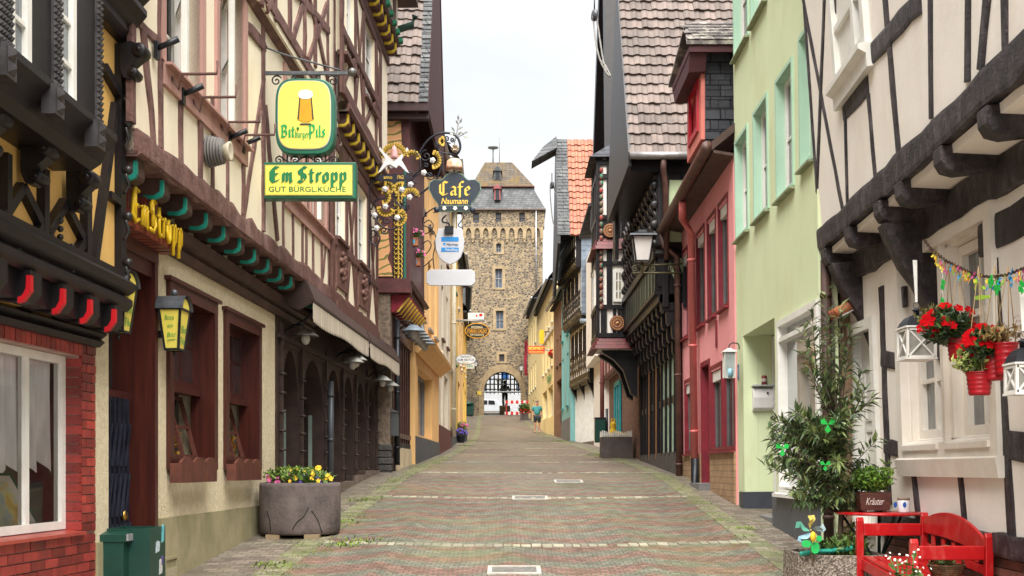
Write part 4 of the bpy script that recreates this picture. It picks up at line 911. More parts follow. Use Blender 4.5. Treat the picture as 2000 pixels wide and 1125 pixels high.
# awnings
m_canvas = M('striped_canvas', (.62, .56, .45), (.36, .31, .25), 9, .9, .3, 30, stretch=(1, 3, .15))
def awning(x0, x1, label):
    u0, u1 = FB.u(x0, 0), FB.u(x1, 0); o = thing('awning', label, 'awning', FB.P((u0 + u1) / 2, 3, 0), 'awnings over the arcade')
    m = MB(); dz_ = .74; prof = [(d, z + dz_) for d, z in [(.03, 3.3), (.03, 2.98), (.26, 2.9), (.42, 2.98), (.42, 3.02), (.34, 3.25)]]
    m.fprof(FB, u0, u0 + .04, prof); m.fprof(FB, u1 - .04, u1, prof); m.fprof(FB, u0 + .04, u1 - .04, [(d, z + dz_) for d, z in [(.03, 3.3), (.03, 3.26), (.33, 3.2), (.43, 3.0), (.45, 3.02), (.35, 3.255)]])
    m.build('cassette', M('awning_brown', (.055, .03, .025), (.035, .02, .017), 4, .45), o)
    m = MB(); n = max(6, int((u1 - u0) / .11)); top = []; bot = []
    P = [(u0 + .05, 2.99 + dz_)]
    for k in range(n * 4 + 1): t = k / (n * 4); P.append((u0 + .05 + (u1 - u0 - .1) * t, dz_ + 2.8 - .045 * abs(math.sin(math.pi * n * t)) - .02 * math.sin(t * 9)))
    P.append((u1 - .05, 2.99 + dz_)); m.fpoly(FB, P[::-1], .425, .431)
    m.build('valance', m_canvas, o)
    m = MB()
    for u_ in (u0 + .5, u1 - .5): m.cut(); m.tube([FB.P(u_, 2.75 + dz_, .05), FB.P(u_ + .15, 2.86 + dz_, .2), FB.P(u_, 2.98 + dz_, .38)], .018, 6)
    m.build('arm', m_dkiron, o)
awning(541, 668, 'brown awning with stained scalloped valance, the nearer one, over the arcade beside the roughcast wall')
awning(670, 737, 'brown awning with cream scalloped valance, the farther one, over the arcade end')
def hood_lamp(p, n, up=V((0, 0, 1)), s=1.0, label='', mat=None, group=None):
    o = thing('wall_lamp', label, 'lamp', p, group); p = V(p)
    m = MB(); m.tube([p, p + n * .1 * s + up * .08 * s, p + n * .22 * s + up * .08 * s, p + n * .26 * s + up * .02 * s], .014 * s, 6); m.build('arm', m_dkiron, o)
    c = p + n * .26 * s; m = MB(); m.lathe([(.03 * s, .03 * s), (.06 * s, .02 * s), (.17 * s, -.06 * s), (.175 * s, -.07 * s), (.05 * s, -.055 * s)], c, 20); m.build('shade', mat, o)
    m = MB(); m.ball(c + V((0, 0, -.1 * s)), .06 * s, 12, 8, (1, 1, 1.3)); m.build('bulb', M('milky_glass', (.5, .48, .44), rough=.15), o)
m_sh = M('lamp_enamel', (.32, .33, .3), (.2, .2, .18), 6, .35); m_shd = M('lamp_brown', (.07, .05, .04), (.04, .03, .025), 6, .35)
AL = 'enamel lamps under the awnings'
hood_lamp(FB.P(FB.u(553), 3.42, .03), FB.N, s=.95, label='dark hooded lamp under the near end of the awnings, the nearest of the arcade lamps', mat=m_shd, group=AL)
for x, z, l in ((649, 3.4, 'pale hooded lamp beside the dark downpipe under the awnings'), (656, 3.46, 'pale hooded lamp just beyond the downpipe one, halfway along the awnings'), (713, 3.36, 'pale hooded lamp under the far awning, second from its end'), (730, 3.34, 'pale hooded lamp at the far end of the awnings by the stone wall')):
    hood_lamp(FB.P(FB.u(x), z, .05), FB.N, s=1.0, label=l, mat=m_sh, group=AL)
def tiles(fr_pts, rows, wid, mat, par, name='roof', wave=.028, lift=.035):
    """roof slope as overlapping courses of wavy tiles; fr_pts = eave start, eave end, ridge start"""
    a, b, c = [V(p) for p in fr_pts]; U = (b - a).normalized(); S = (c - a); n = U.cross(S).normalized()
    if n.z < 0: n = -n
    L = (b - a).length; nc = max(1, int(L / wid)); w = L / nc; m = MB(); st = S / rows; rr = random.Random(5)
    for r in range(rows):
        for k in range(nc):
            j = rr.uniform(-.01, .012); R0 = []; R1 = []; R2 = []
            for i in range(6):
                t = i / 5; h = wave * (math.sin(t * 2 * math.pi - .6) * .5 + .5) * (1 if t < .55 else .5)
                p = a + U * ((k + t) * w + .001 * (k % 2)) + st * r
                R0.append(p + n * (h + lift - .03 + j)); R1.append(p + n * (h + lift + j)); R2.append(p + st * 1.06 + n * (h * .9 + j))
            m.grid([R0, R1, R2], smooth=False)
    m.prism([a - n * .03, b - n * .03, b + S - n * .03, a + S - n * .03], n * .02)
    return m.build(name, mat, par)
def verge(par, a, s, n, across, rows, mat, name='slate_verge'):
    """overlapping slates along a roof edge from a upward along s"""
    a, s, n, across = V(a), V(s), V(n), V(across); m = MB(); st = s / rows; rr = random.Random(9)
    for r in range(rows):
        k = 2
        for i in range(k):
            o = a + st * r + across * (i / k) + n * rr.uniform(0, .008); e = across * (.97 / k)
            m.prism([o + n * .02, o + e + n * .02, o + e + st * 1.15, o + st * 1.15], n * .02)
    return m.build(name, mat, par)

# ================================================================ house D: painted house with gable to the street
YD = 21.42; FD = Fr(-2.315, YD, 1040, -1); FS = FrontFr(0, YD); dx = lambda x: (x - CX) / F * YD; dz = lambda y: CZ - (y - CY) / F * YD
D = thing('painted_house', 'ornate maroon house with gilded panels over rubble stone, its brown tiled gable to the street', 'house', (-2.6, 23, gz(23)))
m_maroon = M('maroon_timber', (.1, .026, .026), (.055, .016, .018), 5, .5, .3, 20)
m_rubble = M('rubble_render', (.25, .19, .14), (.12, .09, .07), 9, .95, 1.0, 14, .05)
m = MB(); m.box((-6, YD, .5), (dx(762), YD + .4, 5.05)); m.fbox(FD, 0.42, 3.6, .5, 5.05, -3, -.4); m.build('stone_wall', m_rubble, D)
m = MB()
for k in range(5): m.box((dx(733), YD - .05 + .01 * (k % 2), gz(YD) - .1 + k * .13), (dx(763) + .01 * (k % 3), YD + .3, gz(YD) + .02 + k * .13))
m.build('stone_base', M('dark_rubble', (.09, .085, .08), (.05, .047, .045), 8, .9, .8, 14, .03), D, bevel=.02)
UX = dx(800)
m = MB(); m.box((-6, YD + .002, 5.3), (UX, YD + 3.6, 8.6)); m.box((-6, YD + .05, 8.6), (UX - .02, YD + 3.5, 9.0)); m.build('upper_wall', m_maroon, D)
m = MB(); gp = []
for pts in ([(742, 320), (786, 318), (783, 236), (746, 236)], [(735, 540), (767, 540), (764, 520), (757, 505), (762, 490), (757, 440), (743, 450), (735, 470)], [(735, 375), (760, 375), (760, 330), (735, 330)]):
    m.cut(); m.fpoly(FS, [(dx(x), dz(y)) for x, y in pts], .0, .025)
def vine_mat():
    m_, nt, b = nt_new('gilded_panel'); v0 = coords(nt); wv = nt.nodes.new('ShaderNodeTexWave'); wv.wave_type = 'RINGS'; wv.inputs['Scale'].default_value = 2.2; wv.inputs['Distortion'].default_value = 9; wv.inputs['Detail'].default_value = 2; nt.links.new(v0, wv.inputs[0])
    nt.links.new(ramp(nt, wv.outputs[1], [(.0, (.58, .3, .13)), (.8, (.62, .34, .16)), (.86, (.3, .08, .03)), (.95, (.12, .16, .03))]), b.inputs['Base Color']); return m_
m.build('painted_panel', vine_mat(), D)
m = MB(); m.fbox(FS, dx(768), dx(788), dz(545), dz(345), 0, .02)
m.build('carved_post', M('black_post', (.03, .02, .018)), D)
m_gold = M('gold_paint', (.6, .4, .06), (.45, .28, .03), 8, .4)
m = MB(); y = 540
while y > 350:
    for s in (-1, 1):
        c = FS.P(dx(778 + s * 3.2), dz(y), .03); m.tube([c + V((.045 * math.cos(t), 0, .06 * math.sin(t))) for t in [k * .785 for k in range(8)]], .011, 5, closed=True)
    y -= 9.5
for k in range(9):                                        # chain ornament beside the lower panel
    c = FS.P(dx(741 - 2 * math.sin(k)), dz(432 + k * 3), .03); m.tube([c + V((.04 * math.cos(t), 0, .03 * math.sin(t))) for t in [q * .785 for q in range(8)]], .009, 5, closed=True)
m.build('gold_chain', m_gold, D)
m = MB(); m.fbox(FS, dx(789), dx(793), dz(545), dz(330), 0, .02); m.build('green_strip', M('green_paint', (.01, .13, .09)), D)
m = MB()                                                  # carved, coloured overhang along the street
for i, (z, d0, mt) in enumerate(((5.05, .16, m_maroon), (5.15, .26, m_maroon), (5.25, .36, m_maroon))): m.fprof(FD, 0.01, 3.6, [(-.3, z), (d0, z), (d0 + .06, z + .05), (d0, z + .09), (-.3, z + .095)])
m.box((dx(735), YD - .06, dz(572)), (UX + .02, YD + .3, dz(545))); m.build('jetty_moulding', m_maroon, D)
for k in range(9):
    m = MB(); u_ = .15 + k * .4; m.fprof(FD, u_, u_ + .2, [(0, 4.72), (.12, 4.76), (.33, 5.0), (.36, 5.06), (0, 5.06)]); b = m.build('bracket', M('crimson_paint', (.3, .02, .04), (.2, .015, .03), 6, .45), D)
    m = MB(); m.fprof(FD, u_ - .004, u_ + .06, [(.1, 4.73), (.14, 4.73), (.36, 4.99), (.33, 5.02)]); m.build('gold_edge', m_gold, b)
m = MB(); m.fbox(FD, .42, 3.55, 1.2, 4.3, -.4, -.25)
for k in range(8): m.fbox(FD, .45 + k * .42, .53 + k * .42, 1.4, 4.3, -.25, .0)
m.fbox(FD, .42, 3.55, 4.3, 4.68, -.3, .05); m.fbox(FD, .42, 3.55, 2.35, 2.45, -.25, .01); m.build('shop_front', M('shop_maroon', (.07, .022, .02), (.04, .014, .013), 5, .4), D)
m = MB()
for k in range(3): u_ = .6 + k * .95; m.cut(); m.fbox(FD, u_, u_ + .8, 1.5, 2.25, -.1, .03)
sf = m.build('railing_panel', M('panel_black', (.03, .025, .025)), D)
m = MB()
for k in range(22): u_ = .62 + k * .13; m.fbeam(FD, (u_, 1.62 + .1 * (k % 2)), (u_ + .06 * (k % 3 - 1), 2.15), .04, .03, .045)
m.build('pale_ornament', M('carved_cream', (.5, .4, .26)), sf)
m = MB(); m.box((-4, YD - .27, dz(210) - .14), (dx(839), YD - .16, dz(210))); m.box((-4, YD - .16, dz(237)), (dx(838), YD, dz(226))); m.box((UX, YD - .1, 6.9), (dx(838), YD + 3.7, 8.5)) if False else None
m.build('eave_board', M('eave_dark', (.045, .022, .022)), D)
E0, E1 = V((-4.2, YD - .25, dz(210))), V((dx(822), YD - .25, dz(210))); S_ = V((0, 2.6, 5.2))
tiles((E0, E1, E0 + S_), 24, .2, m_tile, D)
verge(D, E1 - V((.02, 0, 0)), S_, V((0, -.89, .45)), (dx(840) - dx(822), 0, 0), 46, m_slate)
m = MB(); m.prism([(dx(838), YD - .2, dz(210) - .1), (dx(838), YD + 2.4, dz(210) + 5.1), (dx(838), YD + 5, dz(210) - .1)], (-.06, 0, 0)); m.prism([(-4, YD + 2.4, dz(210) + 5.15), (dx(840), YD + 2.4, dz(210) + 5.15), (dx(840), YD + 5, dz(210)), (-4, YD + 5, dz(210))], (0, .1, .0)); m.build('gable_board', M('gable_maroon', (.06, .022, .022)), D)
for k, (u_, l) in enumerate(((.6, 'nearest of the blue grey bell lamps on the maroon shop front'), (1.1, 'second of the blue grey bell lamps from the stone wall'), (1.65, 'third blue grey bell lamp on the maroon shop front'), (2.25, 'fourth blue grey bell lamp on the maroon shop front'), (2.85, 'last blue grey bell lamp, the one beside the orange wall'))):
    hood_lamp(FD.P(u_, 4.5, .03), FD.N, s=1.35, label=l, mat=M('lamp_bluegrey', (.2, .25, .3), (.13, .16, .2), 5, .4), group='bell lamps over the maroon shop front')
mb_ = thing('letter_box', 'dark grey letter box on the downpipe by the stone wall', 'letter box', FD.P(.12, 2.45, 0))
m = MB(); m.fbox(FD, .05, .25, 2.35, 2.8, .0, .14); m.build('box', M('box_grey', (.06, .065, .07)), mb_, bevel=.01); m = MB(); m.fprof(FD, .03, .27, [(0, 2.803), (.17, 2.803), (0, 2.88)]); m.build('lid', M('box_lid', (.09, .095, .1)), mb_)
pipe(D, [FD.P(.3, 4.6, .1), FD.P(.3, 1.8, .1)], .05, m_dkiron)
pipe(D, [FD.P(3.5, 7.5, .25), FD.P(3.5, 5.0, .25), FD.P(3.2, 4.65, .3), FD.P(2.6, 4.55, .1)], .06, m_metal, coll=False)

# ================================================================ plain houses towards the tower
def plain(name, label, fr, u1, z0, eave, mat, rows, base=None, basemat=None, roofmat=None, wmat=None, over=.3, shop=None, smat=None, depth=5, roofh=3.5, sills=None):
    """street house: wall slab with openings (u,v,w,h), pitched roof, base strip, optional shop opening"""
    o = thing(name, label, 'house', fr.P(u1 / 2, gz(fr.P(u1 / 2, 0).y), -.5))
    hs = [(u, u + w, v, v + h) for u, v, w, h in rows]; sh = [(s[0], s[1], s[2], s[3]) for s in (shop or [])]
    m = MB(); m.wall(fr, 0, u1, z0 - 1, eave, -.3, 0, hs + sh); m.fbox(fr, .0, u1, z0 - 1, eave, -depth, -.65); m.fbox(fr, 0, .2, z0 - 1, eave, -.64, -.301); m.build('wall', mat, o)
    for h in hs: window(o, fr, h, 0, wmat or m_white, .07, 2, 2, .12, None, sills or wmat or m_white, .07)
    for h in sh:
        m = MB(); m.frame(fr, *h, .08, -.28, -.2, [('u', (h[0] + h[1]) / 2, .07)]); w_ = m.build('shop_window', smat or m_white, o)
        m = MB(); m.fbox(fr, h[0] + .04, h[1] - .04, h[2] + .04, h[3] - .04, -.3, -.26); m.build('pane', m_glassb, w_)
    if base: m = MB(); m.fbox(fr, 0.01, u1 - .01, z0 - 1, base, -.2, .03); m.build('base', basemat, o)
    m = MB(); m.prism([fr.P(-.1, eave, over), fr.P(u1 + .1, eave, over), fr.P(u1 + .1, eave + roofh, -depth / 2), fr.P(-.1, eave + roofh, -depth / 2)], fr.P(0, .14, -.1) - fr.P(0, 0, 0)); m.prism([fr.P(-.05, eave - .08, over - .1), fr.P(u1 + .05, eave - .08, over - .1), fr.P(u1 + .05, eave - .08, -.3), fr.P(-.05, eave - .08, -.3)], V((0, 0, .079)))
    m.prism([fr.P(0, eave, -depth), fr.P(u1, eave, -depth), fr.P(u1, eave + roofh, -depth / 2), fr.P(0, eave + roofh, -depth / 2)], (0, 0, .1)); m.prism([fr.P(.02, eave, -.05), fr.P(.02, eave + roofh - .1, -depth / 2), fr.P(.02, eave, -depth)], fr.U * .1); m.build('roof', roofmat or m_dslate, o)
    m = MB(); m.tube([fr.P(-.05, eave - .02, over + .05), fr.P(u1 + .05, eave - .02, over + .05)], .07, 8); m.build('gutter', m_metal, o)
    return o
def span(px0, Y0, px1, Y1, side):
    a = V(((px0 - CX) / F * Y0, Y0)); b = V(((px1 - CX) / F * Y1, Y1)); s = (b.x - a.x) / (b.y - a.y); fr = Fr(a.x, a.y, CX + s * F, side); return fr, (b - a).length
m_orange = M('orange_plaster', (.86, .54, .24), (.8, .48, .19), 1.5, .85, .2, 50, dirt=(.5, .27, .1), damt=.3)
m_slb = M('slate_base', (.085, .09, .1), (.055, .06, .068), 5, .6)
m_creamw = M('cream_white_plaster', (.74, .67, .54), (.66, .58, .46), 2, .85, .2, 40, dirt=(.5, .43, .33), damt=.4)
m_yellow = M('yellow_plaster', (.78, .52, .13), (.7, .45, .1), 2, .85)
m_pale = M('pale_yellow_plaster', (.8, .64, .32), (.74, .57, .27), 2, .85)
m_greyw = M('grey_wood_frame', (.25, .25, .25), (.18, .18, .18))
FE, LE = span(811, 25.05, 857, 32, -1); zE = gz(28)
E = plain('orange_house', 'orange rendered house with grey framed windows and a deep recessed shop window', FE, LE, zE, 10.2, m_orange, [(1.3, 5.3, .9, 1.7), (3.4, 5.3, .9, 1.7), (5.3, 5.3, .9, 1.7), (1.3, 7.9, .9, 1.5), (3.4, 7.9, .9, 1.5), (5.3, 7.9, .9, 1.5)], zE + .5, m_slb, wmat=m_greyw, shop=[(.6, 4.6, 2.5, 4.05)], smat=m_greyw)
m = MB(); m.fprof(FE, .0, LE, [(.002, 4.35), (.04, 4.3), (.35, 4.55), (.38, 4.62), (.1, 4.72), (.002, 4.9)]); m.build('cove', m_orange, E)
FFh, LF = span(857, 32.02, 880, 38, -1); zF = gz(35)
Fh = plain('cream_house', 'cream white house with dark shutters and maroon base between the orange and yellow houses', FFh, LF, zF, 10.6, m_creamw, [(1.2, 5.6, .9, 1.6), (3.6, 5.6, .9, 1.6), (1.2, 8.2, .9, 1.5), (3.6, 8.2, .9, 1.5)], zF + .7, M('maroon_base', (.14, .04, .035), (.1, .03, .026)), wmat=M('shutter_brown', (.09, .03, .025)), shop=[(.8, 1.9, 2.9, 4.6), (2.6, 4.4, 2.9, 4.6)])
pipe(Fh, [FFh.P(LF - .3, 10.4, .12), FFh.P(LF - .3, 2.8, .12)], .08, M('cream_pipe', (.6, .54, .42)))
m = MB(); m.fprof(FFh, 0, LF, [(.002, 4.9), (.12, 5.0), (.12, 5.08), (.002, 5.12)]); m.build('string_course', m_creamw, Fh)
F1, L1 = span(880, 38.02, 893, 46, -1)
G1 = plain('yellow_house', 'yellow house with green shutters and a tall gable, next to the cream white house', F1, L1, gz(42), 12.2, m_yellow, [(1.2, 5.8, .9, 1.6), (3.4, 5.8, .9, 1.6), (5.6, 5.8, .9, 1.6), (1.2, 8.6, .9, 1.6), (3.4, 8.6, .9, 1.6), (5.6, 8.6, .9, 1.6)], gz(42) + .5, m_slb, shop=[(1, 3.4, 3.3, 5.1), (4.2, 6.6, 3.3, 5.1)], wmat=M('shutter_green', (.08, .25, .16)))
F2, L2 = span(893, 46.02, 904, 54, -1)
plain('ochre_house', 'ochre house with white windows between the two yellow houses', F2, L2, gz(50), 10.5, m_orange, [(1.2, 6.3, .9, 1.6), (3.4, 6.3, .9, 1.6), (5.6, 6.3, .9, 1.6), (1.2, 8.5, .9, 1.4), (5.6, 8.5, .9, 1.4)], shop=[(1, 3.6, 3.6, 5.4)])
F3, L3 = span(904, 54.02, 911, 66, -1)
plain('bright_yellow_house', 'bright yellow house, standing next to the slate clad front by the tower', F3, L3, gz(60), 9.3, m_yellow, [(1.5, 6.8, 1, 1.6), (4.6, 6.8, 1, 1.6), (8, 6.8, 1, 1.6)], shop=[(1, 4, 4.1, 6), (6, 10, 4.1, 6)])
F4, L4 = span(909, 66.1, 908, 79, -1)
plain('slate_house', 'pale slate clad house front touching the tower', F4, L4, gz(72), 12.5, m_slate, [(2, 8, 1, 1.6)], roofmat=m_dslate)
# house with grey gutter behind the cafe sign is the yellow house's tall gable
# ================================================================ R1: white half-timbered house with the deep overhang
m_wplas = M('ivory_plaster', (.87, .82, .76), (.83, .775, .71), 2, .85, .45, 26, .008, dirt=(.64, .57, .49), damt=.45, dsc=1.8)
m_tar = M('tarred_timber', (.05, .039, .043), (.014, .011, .013), 9, .5, 1.0, 24, .04, dirt=(.15, .12, .13), damt=.75, dsc=9)
FR = Fr(3.42, 11.24, 1120, 1, .08); FL = Fr(3.5, 11.7, 1040, 1, .035)
RW = thing('half_timbered_house', 'white half timbered house with blackened crooked beams and a deep jetty, behind the red bench', 'house', (3.9, 9, gz(9)))
wR = (FL.u(1962), FL.u(1768), 1.84, 3.56); dR = (FL.u(1717), FL.u(1664), .3, 3.05)
m = MB(); m.wall(FL, -6.5, 0, 1.17, 3.75, -.25, 0, [wR, dR]); m.fbox(FL, -6.5, 0, .3, 8, -6, -.7); m.build('lower_wall', m_wplas, RW)
uR0 = -7
m = MB(); wv = (FR.uz(1697, 5.4), FR.uz(1636, 5.4), FR.px(1632, 182)[1], 7.0)
m.wall(FR, uR0, 0, 3.95, 9, -.3, 0, [wv]); m.build('upper_wall', m_wplas, RW)
m = MB(); J = .16                                           # upper frame, traced
for t in [(1566, -20, 1648, 415, .085), (1612, -20, 1596, 392, .09), (1571, 0, 1604, 470, .07), (1652, 206, 1657, 402, .06), (1697, 112, 1800, 0, .2), (1648, 222, 1697, 165, .2), (1729, -10, 1756, 296, .13), (1697, 185, 1711, 345, .085), (1819, -10, 1820, 232, .085), (1893, -10, 1892, 160, .085), (1931, -10, 1917, 136, .11), (1632, -300, 1632, 190, .06), (1960, -300, 1965, 100, .1)]:
    m.fbeam(FR, FR.px(t[0], t[1]), FR.px(t[2], t[3]), t[4] * .85, -.02, .012, J)
m.fbeam(FR, (uR0, 4.01), (0, 4.01), .21, -.3, .05, J); m.fbeam(FR, (uR0, 6.25), (FR.uz(1697, 6.25), 6.25), .2, -.02, .02, J); m.build('upper_frame', m_tar, RW)
jx = [1607, 1655, 1714, 1757, 1836, 1926, 2040, 2160]
for x in jx:
    u_ = FR.uz(x + 12, 3.8); m = MB(); m.fprof(FR, u_ - .085, u_ + .085, [(-.75, 3.9), (-.75, 3.73), (-.05, 3.71), (.03, 3.74), (.06, 3.8), (.06, 3.9)]); m.build('joist', m_tar, RW, bevel=.012)
m = MB(); m.fprof(FR, uR0, 0, [(-.02, 3.9), (-.02, 3.84), (-.3, 3.8), (-.75, 3.78), (-.75, 3.9)]); m.build('soffit', m_wplas, RW)
for x in (1714, 1614):
    u_ = FR.uz(x + 14, 3.6); m = MB(); P = [(.03, 3.72), (-.02, 3.56), (-.1, 3.36), (-.2, 3.2), (-.27, 3.02), (-.33, 2.82), (-.36, 2.6), (-.46, 2.55), (-.5, 3.0), (-.5, 3.72)]; m.fprof(FR, u_ - .1, u_ + .1, P); m.build('knee_bracket', m_tar, RW, bevel=.015)
m = MB()                                                    # lower frame
m.fbeam(FL, (-6.4, 3.68), (-.0, 3.68), .24, -.2, .07, J)
for t in [(1722, 560, 1738, 985, .13), (1724, 700, 1768, 712, .14), (1730, 872, 1778, 885, .14), (1783, 895, 1797, 1018, .09), (1874, 898, 1886, 1035, .09), (1940, 470, 1978, 1050, .12), (1915, 470, 2050, 395, .22), (1968, 868, 2080, 874, .2), (1766, 560, 1768, 600, .05)]: m.fbeam(FL, FL.px(t[0], t[1]), FL.px(t[2], t[3]), t[4], -.02, .014, J)
a, b = FL.px(1725, 1010), FL.px(2000, 1062); m.fbeam(FL, (a[0], a[1] - .03), (-6.4, a[1] - .12), .16, -.1, .04, J); m.build('lower_frame', m_tar, RW)
m = MB(); m.fbox(FL, -6.5, dR[0] - .02, .2, 1.2, -.2, -.03)
m.build('plinth_mortar', M('old_mortar', (.2, .14, .1), (.13, .09, .07), 9), RW)
m = MB(); bricks(FL, -6.4, dR[0] - .03, .3, 1.17, -.01, .22, .065, .008); m.build('brick_plinth', M('old_brown_brick', (.22, .08, .055), (.13, .06, .045), 8, .75, .5, 18, .012, island=.4), RW)
# white wooden double window
u0, u1, v0, v1 = wR; um = (u0 + u1) / 2; m = MB(); m.frame(FL, u0 - .02, u1 + .02, v0 - .02, v1 + .02, .12, -.18, .05); m.frame(FL, u0 + .1, u1 - .1, v0 + .1, v1 - .1, .03, -.15, -.03)
m.fbox(FL, um - .1, um + .1, v0 + .13, v1 - .13, -.15, -.01); m.fbox(FL, um - .03, um + .03, v0 + .1, v1 - .1, -.02, .03); m.fprof(FL, u0 - .04, u1 + .04, [(-.05, v0 - .02), (.02, v0 - .17), (.06, v0 - .17), (.08, v0 - .03), (.06, v0 - .018)])
wo = m.build('window', M('old_white_paint', (.8, .75, .68), (.74, .68, .6), 5, .5, .15, 30, dirt=(.45, .38, .3), damt=.5), RW)
for a, b in ((u0 + .13, um - .1), (um + .1, u1 - .13)):
    m = MB(); m.frame(FL, a, b, v0 + .14, v1 - .14, .075, -.16, -.09, [('u', (a + b) / 2, .03), ('v', v0 + .62, .035), ('v', v0 + 1.05, .05)]); c = m.build('casement', MATS['old_white_paint'], wo)
    m = MB(); m.fbox(FL, a + .04, b - .04, v0 + .17, v1 - .17, -.15, -.14); m.build('pane', M('net_curtain_glass', (.2, .21, .21), (.1, .105, .11), 3, .12, stretch=(1, 6, 1), spec=.7), c)
    m = MB(); m.fprof(FL, a - .02, b + .02, [(-.09, v0 + .14), (-.02, v0 + .06), (.07, v0 + .045), (.07, v0 + .09), (-.02, v0 + .12)]); m.build('sill', MATS['old_white_paint'], wo)
# upper window, white shutters
m = MB(); u0, u1, v0, v1 = wv; m.frame(FR, u0, u1, v0, 6.9, .09, -.1, .05, [('u', u0 + (u1 - u0) * .32, .08), ('v', v0 + .48, .05), ('v', v0 + 1.0, .05)]); m.fbox(FR, u0 + (u1 - u0) * .36, u1 - .09, v0 + .09, 6.8, -.08, .0)
m.fprof(FR, u0 - .04, u1 + .04, [(0, v0), (.12, v0 - .01), (.12, v0 - .05), (.06, v0 - .09), (.06, v0 - .2), (0, v0 - .2)]); ww = m.build('upper_window', m_white, RW)
m = MB(); m.fbox(FR, u0 + .05, u0 + (u1 - u0) * .34, v0 + .05, 6.85, -.07, -.05); m.build('pane', MATS['net_curtain_glass'], ww)
# door
m = MB(); u0, u1, v0, v1 = dR; m.frame(FL, u0 - .06, u1 + .04, .4, v1 + .1, .1, -.2, .04); m.fbox(FL, u0 + .04, u1 - .05, .4, v1, -.2, -.12)
for z in (1.0, 1.6, 2.2): m.frame(FL, u0 + .14, u1 - .14, z, z + .52, .03, -.12, -.105)
do = m.build('door', m_white, RW); u_, v_ = FL.px(1699, 770, 0); m = MB(); m.lathe([(.0, .0), (.07, 0), (.075, .012), (.06, .02), (0, .025)], FL.P(u_, v_, -.1), 16, FL.N, sx=1.0, sy=1.5); m.build('door_plaque', M('blue_enamel', (.03, .13, .3), rough=.2), do)
m = MB(); m.prism([FL.P(u0 + .4, 3.3, .0), FL.P(u1 + .1, 3.3, 0), FL.P(u1 + .1, 3.2, .2), FL.P(u0 + .4, 3.2, .2)], (0, 0, .03)); hb = m.build('door_hood', m_white, RW)
m = MB()
for k in range(7): u_ = u0 + .42 + k * (u1 - u0 - .34) / 6; m.tube([FL.P(u_, 3.36, .0), FL.P(u_, 3.25, .24)], .05, 8)
m.build('hood_tiles', M('orange_tile', (.45, .15, .06), (.3, .1, .05), 5, .6), hb)
m = MB(); m.prism([FR.P(uR0, 9, .5), FR.P(.2, 9, .5), FR.P(.2, 13, -4), FR.P(uR0, 13, -4)], (0, 0, .15)); m.build('roof', m_dslate, RW)

# ================================================================ R2: pale green house
FG = Fr(3.1, 11.24, 1015, 1, .012)
GH = thing('green_house', 'pale lime green rendered house with mint window reveals and a large white shop window', 'house', (3.6, 13, gz(13)))
m_lime = M('lime_plaster', (.65, .725, .47), (.6, .68, .425), 1.0, .85, .25, 40, .004, dirt=(.52, .52, .31), damt=.55, dsc=1.6)
m_mint = M('mint_paint', (.42, .62, .48), (.37, .56, .43), 2, .7)
uG = FG.u(1443); uGt = 4.24
hg = [FG.rect(1438, 283, 1463, 474), FG.rect(1474, 226, 1502, 437), FG.rect(1518, 164, 1551, 397), FG.rect(1564, 80, 1588, 336), FG.rect(1434, -90, 1463, 123), FG.rect(1467, -160, 1498, 57), FG.rect(1512, -260, 1549, -40), FG.rect(1560, -340, 1590, -100)]
top = max(h[3] for h in hg[:4]); bot = sum(h[2] for h in hg[:4]) / 4
sw_ = FG.rect(1524, 583, 1603, 962); sw_ = (FG.u(1603), FG.u(1524), 1.46, 3.42); dg = (FG.u(1516), FG.u(1454), .3, 3.5)
m = MB(); m.wall(FG, .0, uGt, .3, 9.6, -.19, 0, hg + [sw_, dg]); m.fbox(FG, .64, uGt, .3, 9.6, -6, -.8); m.fbox(FG, .64, .8, .3, 9.6, -.8, -.2); m.fbox(FG, dg[1], dg[1] + .1, .3, 3.5, -.45, -.192); m.fbox(FG, dg[0] - .1, dg[0], .3, 3.5, -.45, -.192); m.fbox(FG, dg[0] - .1, dg[1] + .1, 3.502, 3.6, -.45, -.192); m.fbox(FG, uGt - .2, uGt - .01, .3, 9.6, -.8, -.192); m.build('wall', m_lime, GH)
for h in hg:
    m = MB(); a, b, c, d = h; m.frame(FG, a - .045, b + .045, c - .0, d + .045, .046, -.02, .022); m.fbox(FG, b - .006, b, c, d, -.15, .0); m.fbox(FG, a, a + .006, c, d, -.15, 0); m.fbox(FG, a, b, d - .006, d, -.15, 0)
    rv = m.build('window_reveal', m_mint, GH); window(rv, FG, h, 0, m_white, .06, 2, 2, .13, M('green_glass', (.08, .1, .09), (.04, .05, .05), 2, .06, spec=.8), M('green_sill', (.3, .34, .2), (.2, .22, .14), 8), .035)
m = MB(); m.frame(FG, sw_[0], sw_[1], sw_[2], sw_[3], .07, -.16, .03, [('v', 3.2, .05)]); m.fprof(FG, sw_[0] - .05, sw_[1] + .05, [(0, 1.46), (.09, 1.45), (.09, 1.41), (0, 1.4)]); w_ = m.build('shop_window', m_white, GH)
m = MB(); m.fbox(FG, sw_[0] + .04, sw_[1] - .04, 1.5, 3.4, -.1, -.08); mgl, nt_, bb = nt_new('mirror_glass'); bb.inputs['Base Color'].default_value = (.42, .43, .44, 1); bb.inputs['Roughness'].default_value = .025; bb.inputs['Metallic'].default_value = .9
m.build('pane', mgl, w_)
m = MB(); m.fbox(FG, .005, FG.u(1512), .3, 1.4, -.2, .028); m.build('plinth', M('slate_plinth', (.1, .11, .125), (.07, .077, .09), 4, .5, .15, 40), GH)
m = MB(); m.fbox(FG, dg[0] + .01, dg[1] - .0, .3, 1.25, -.44, -.38) if False else None
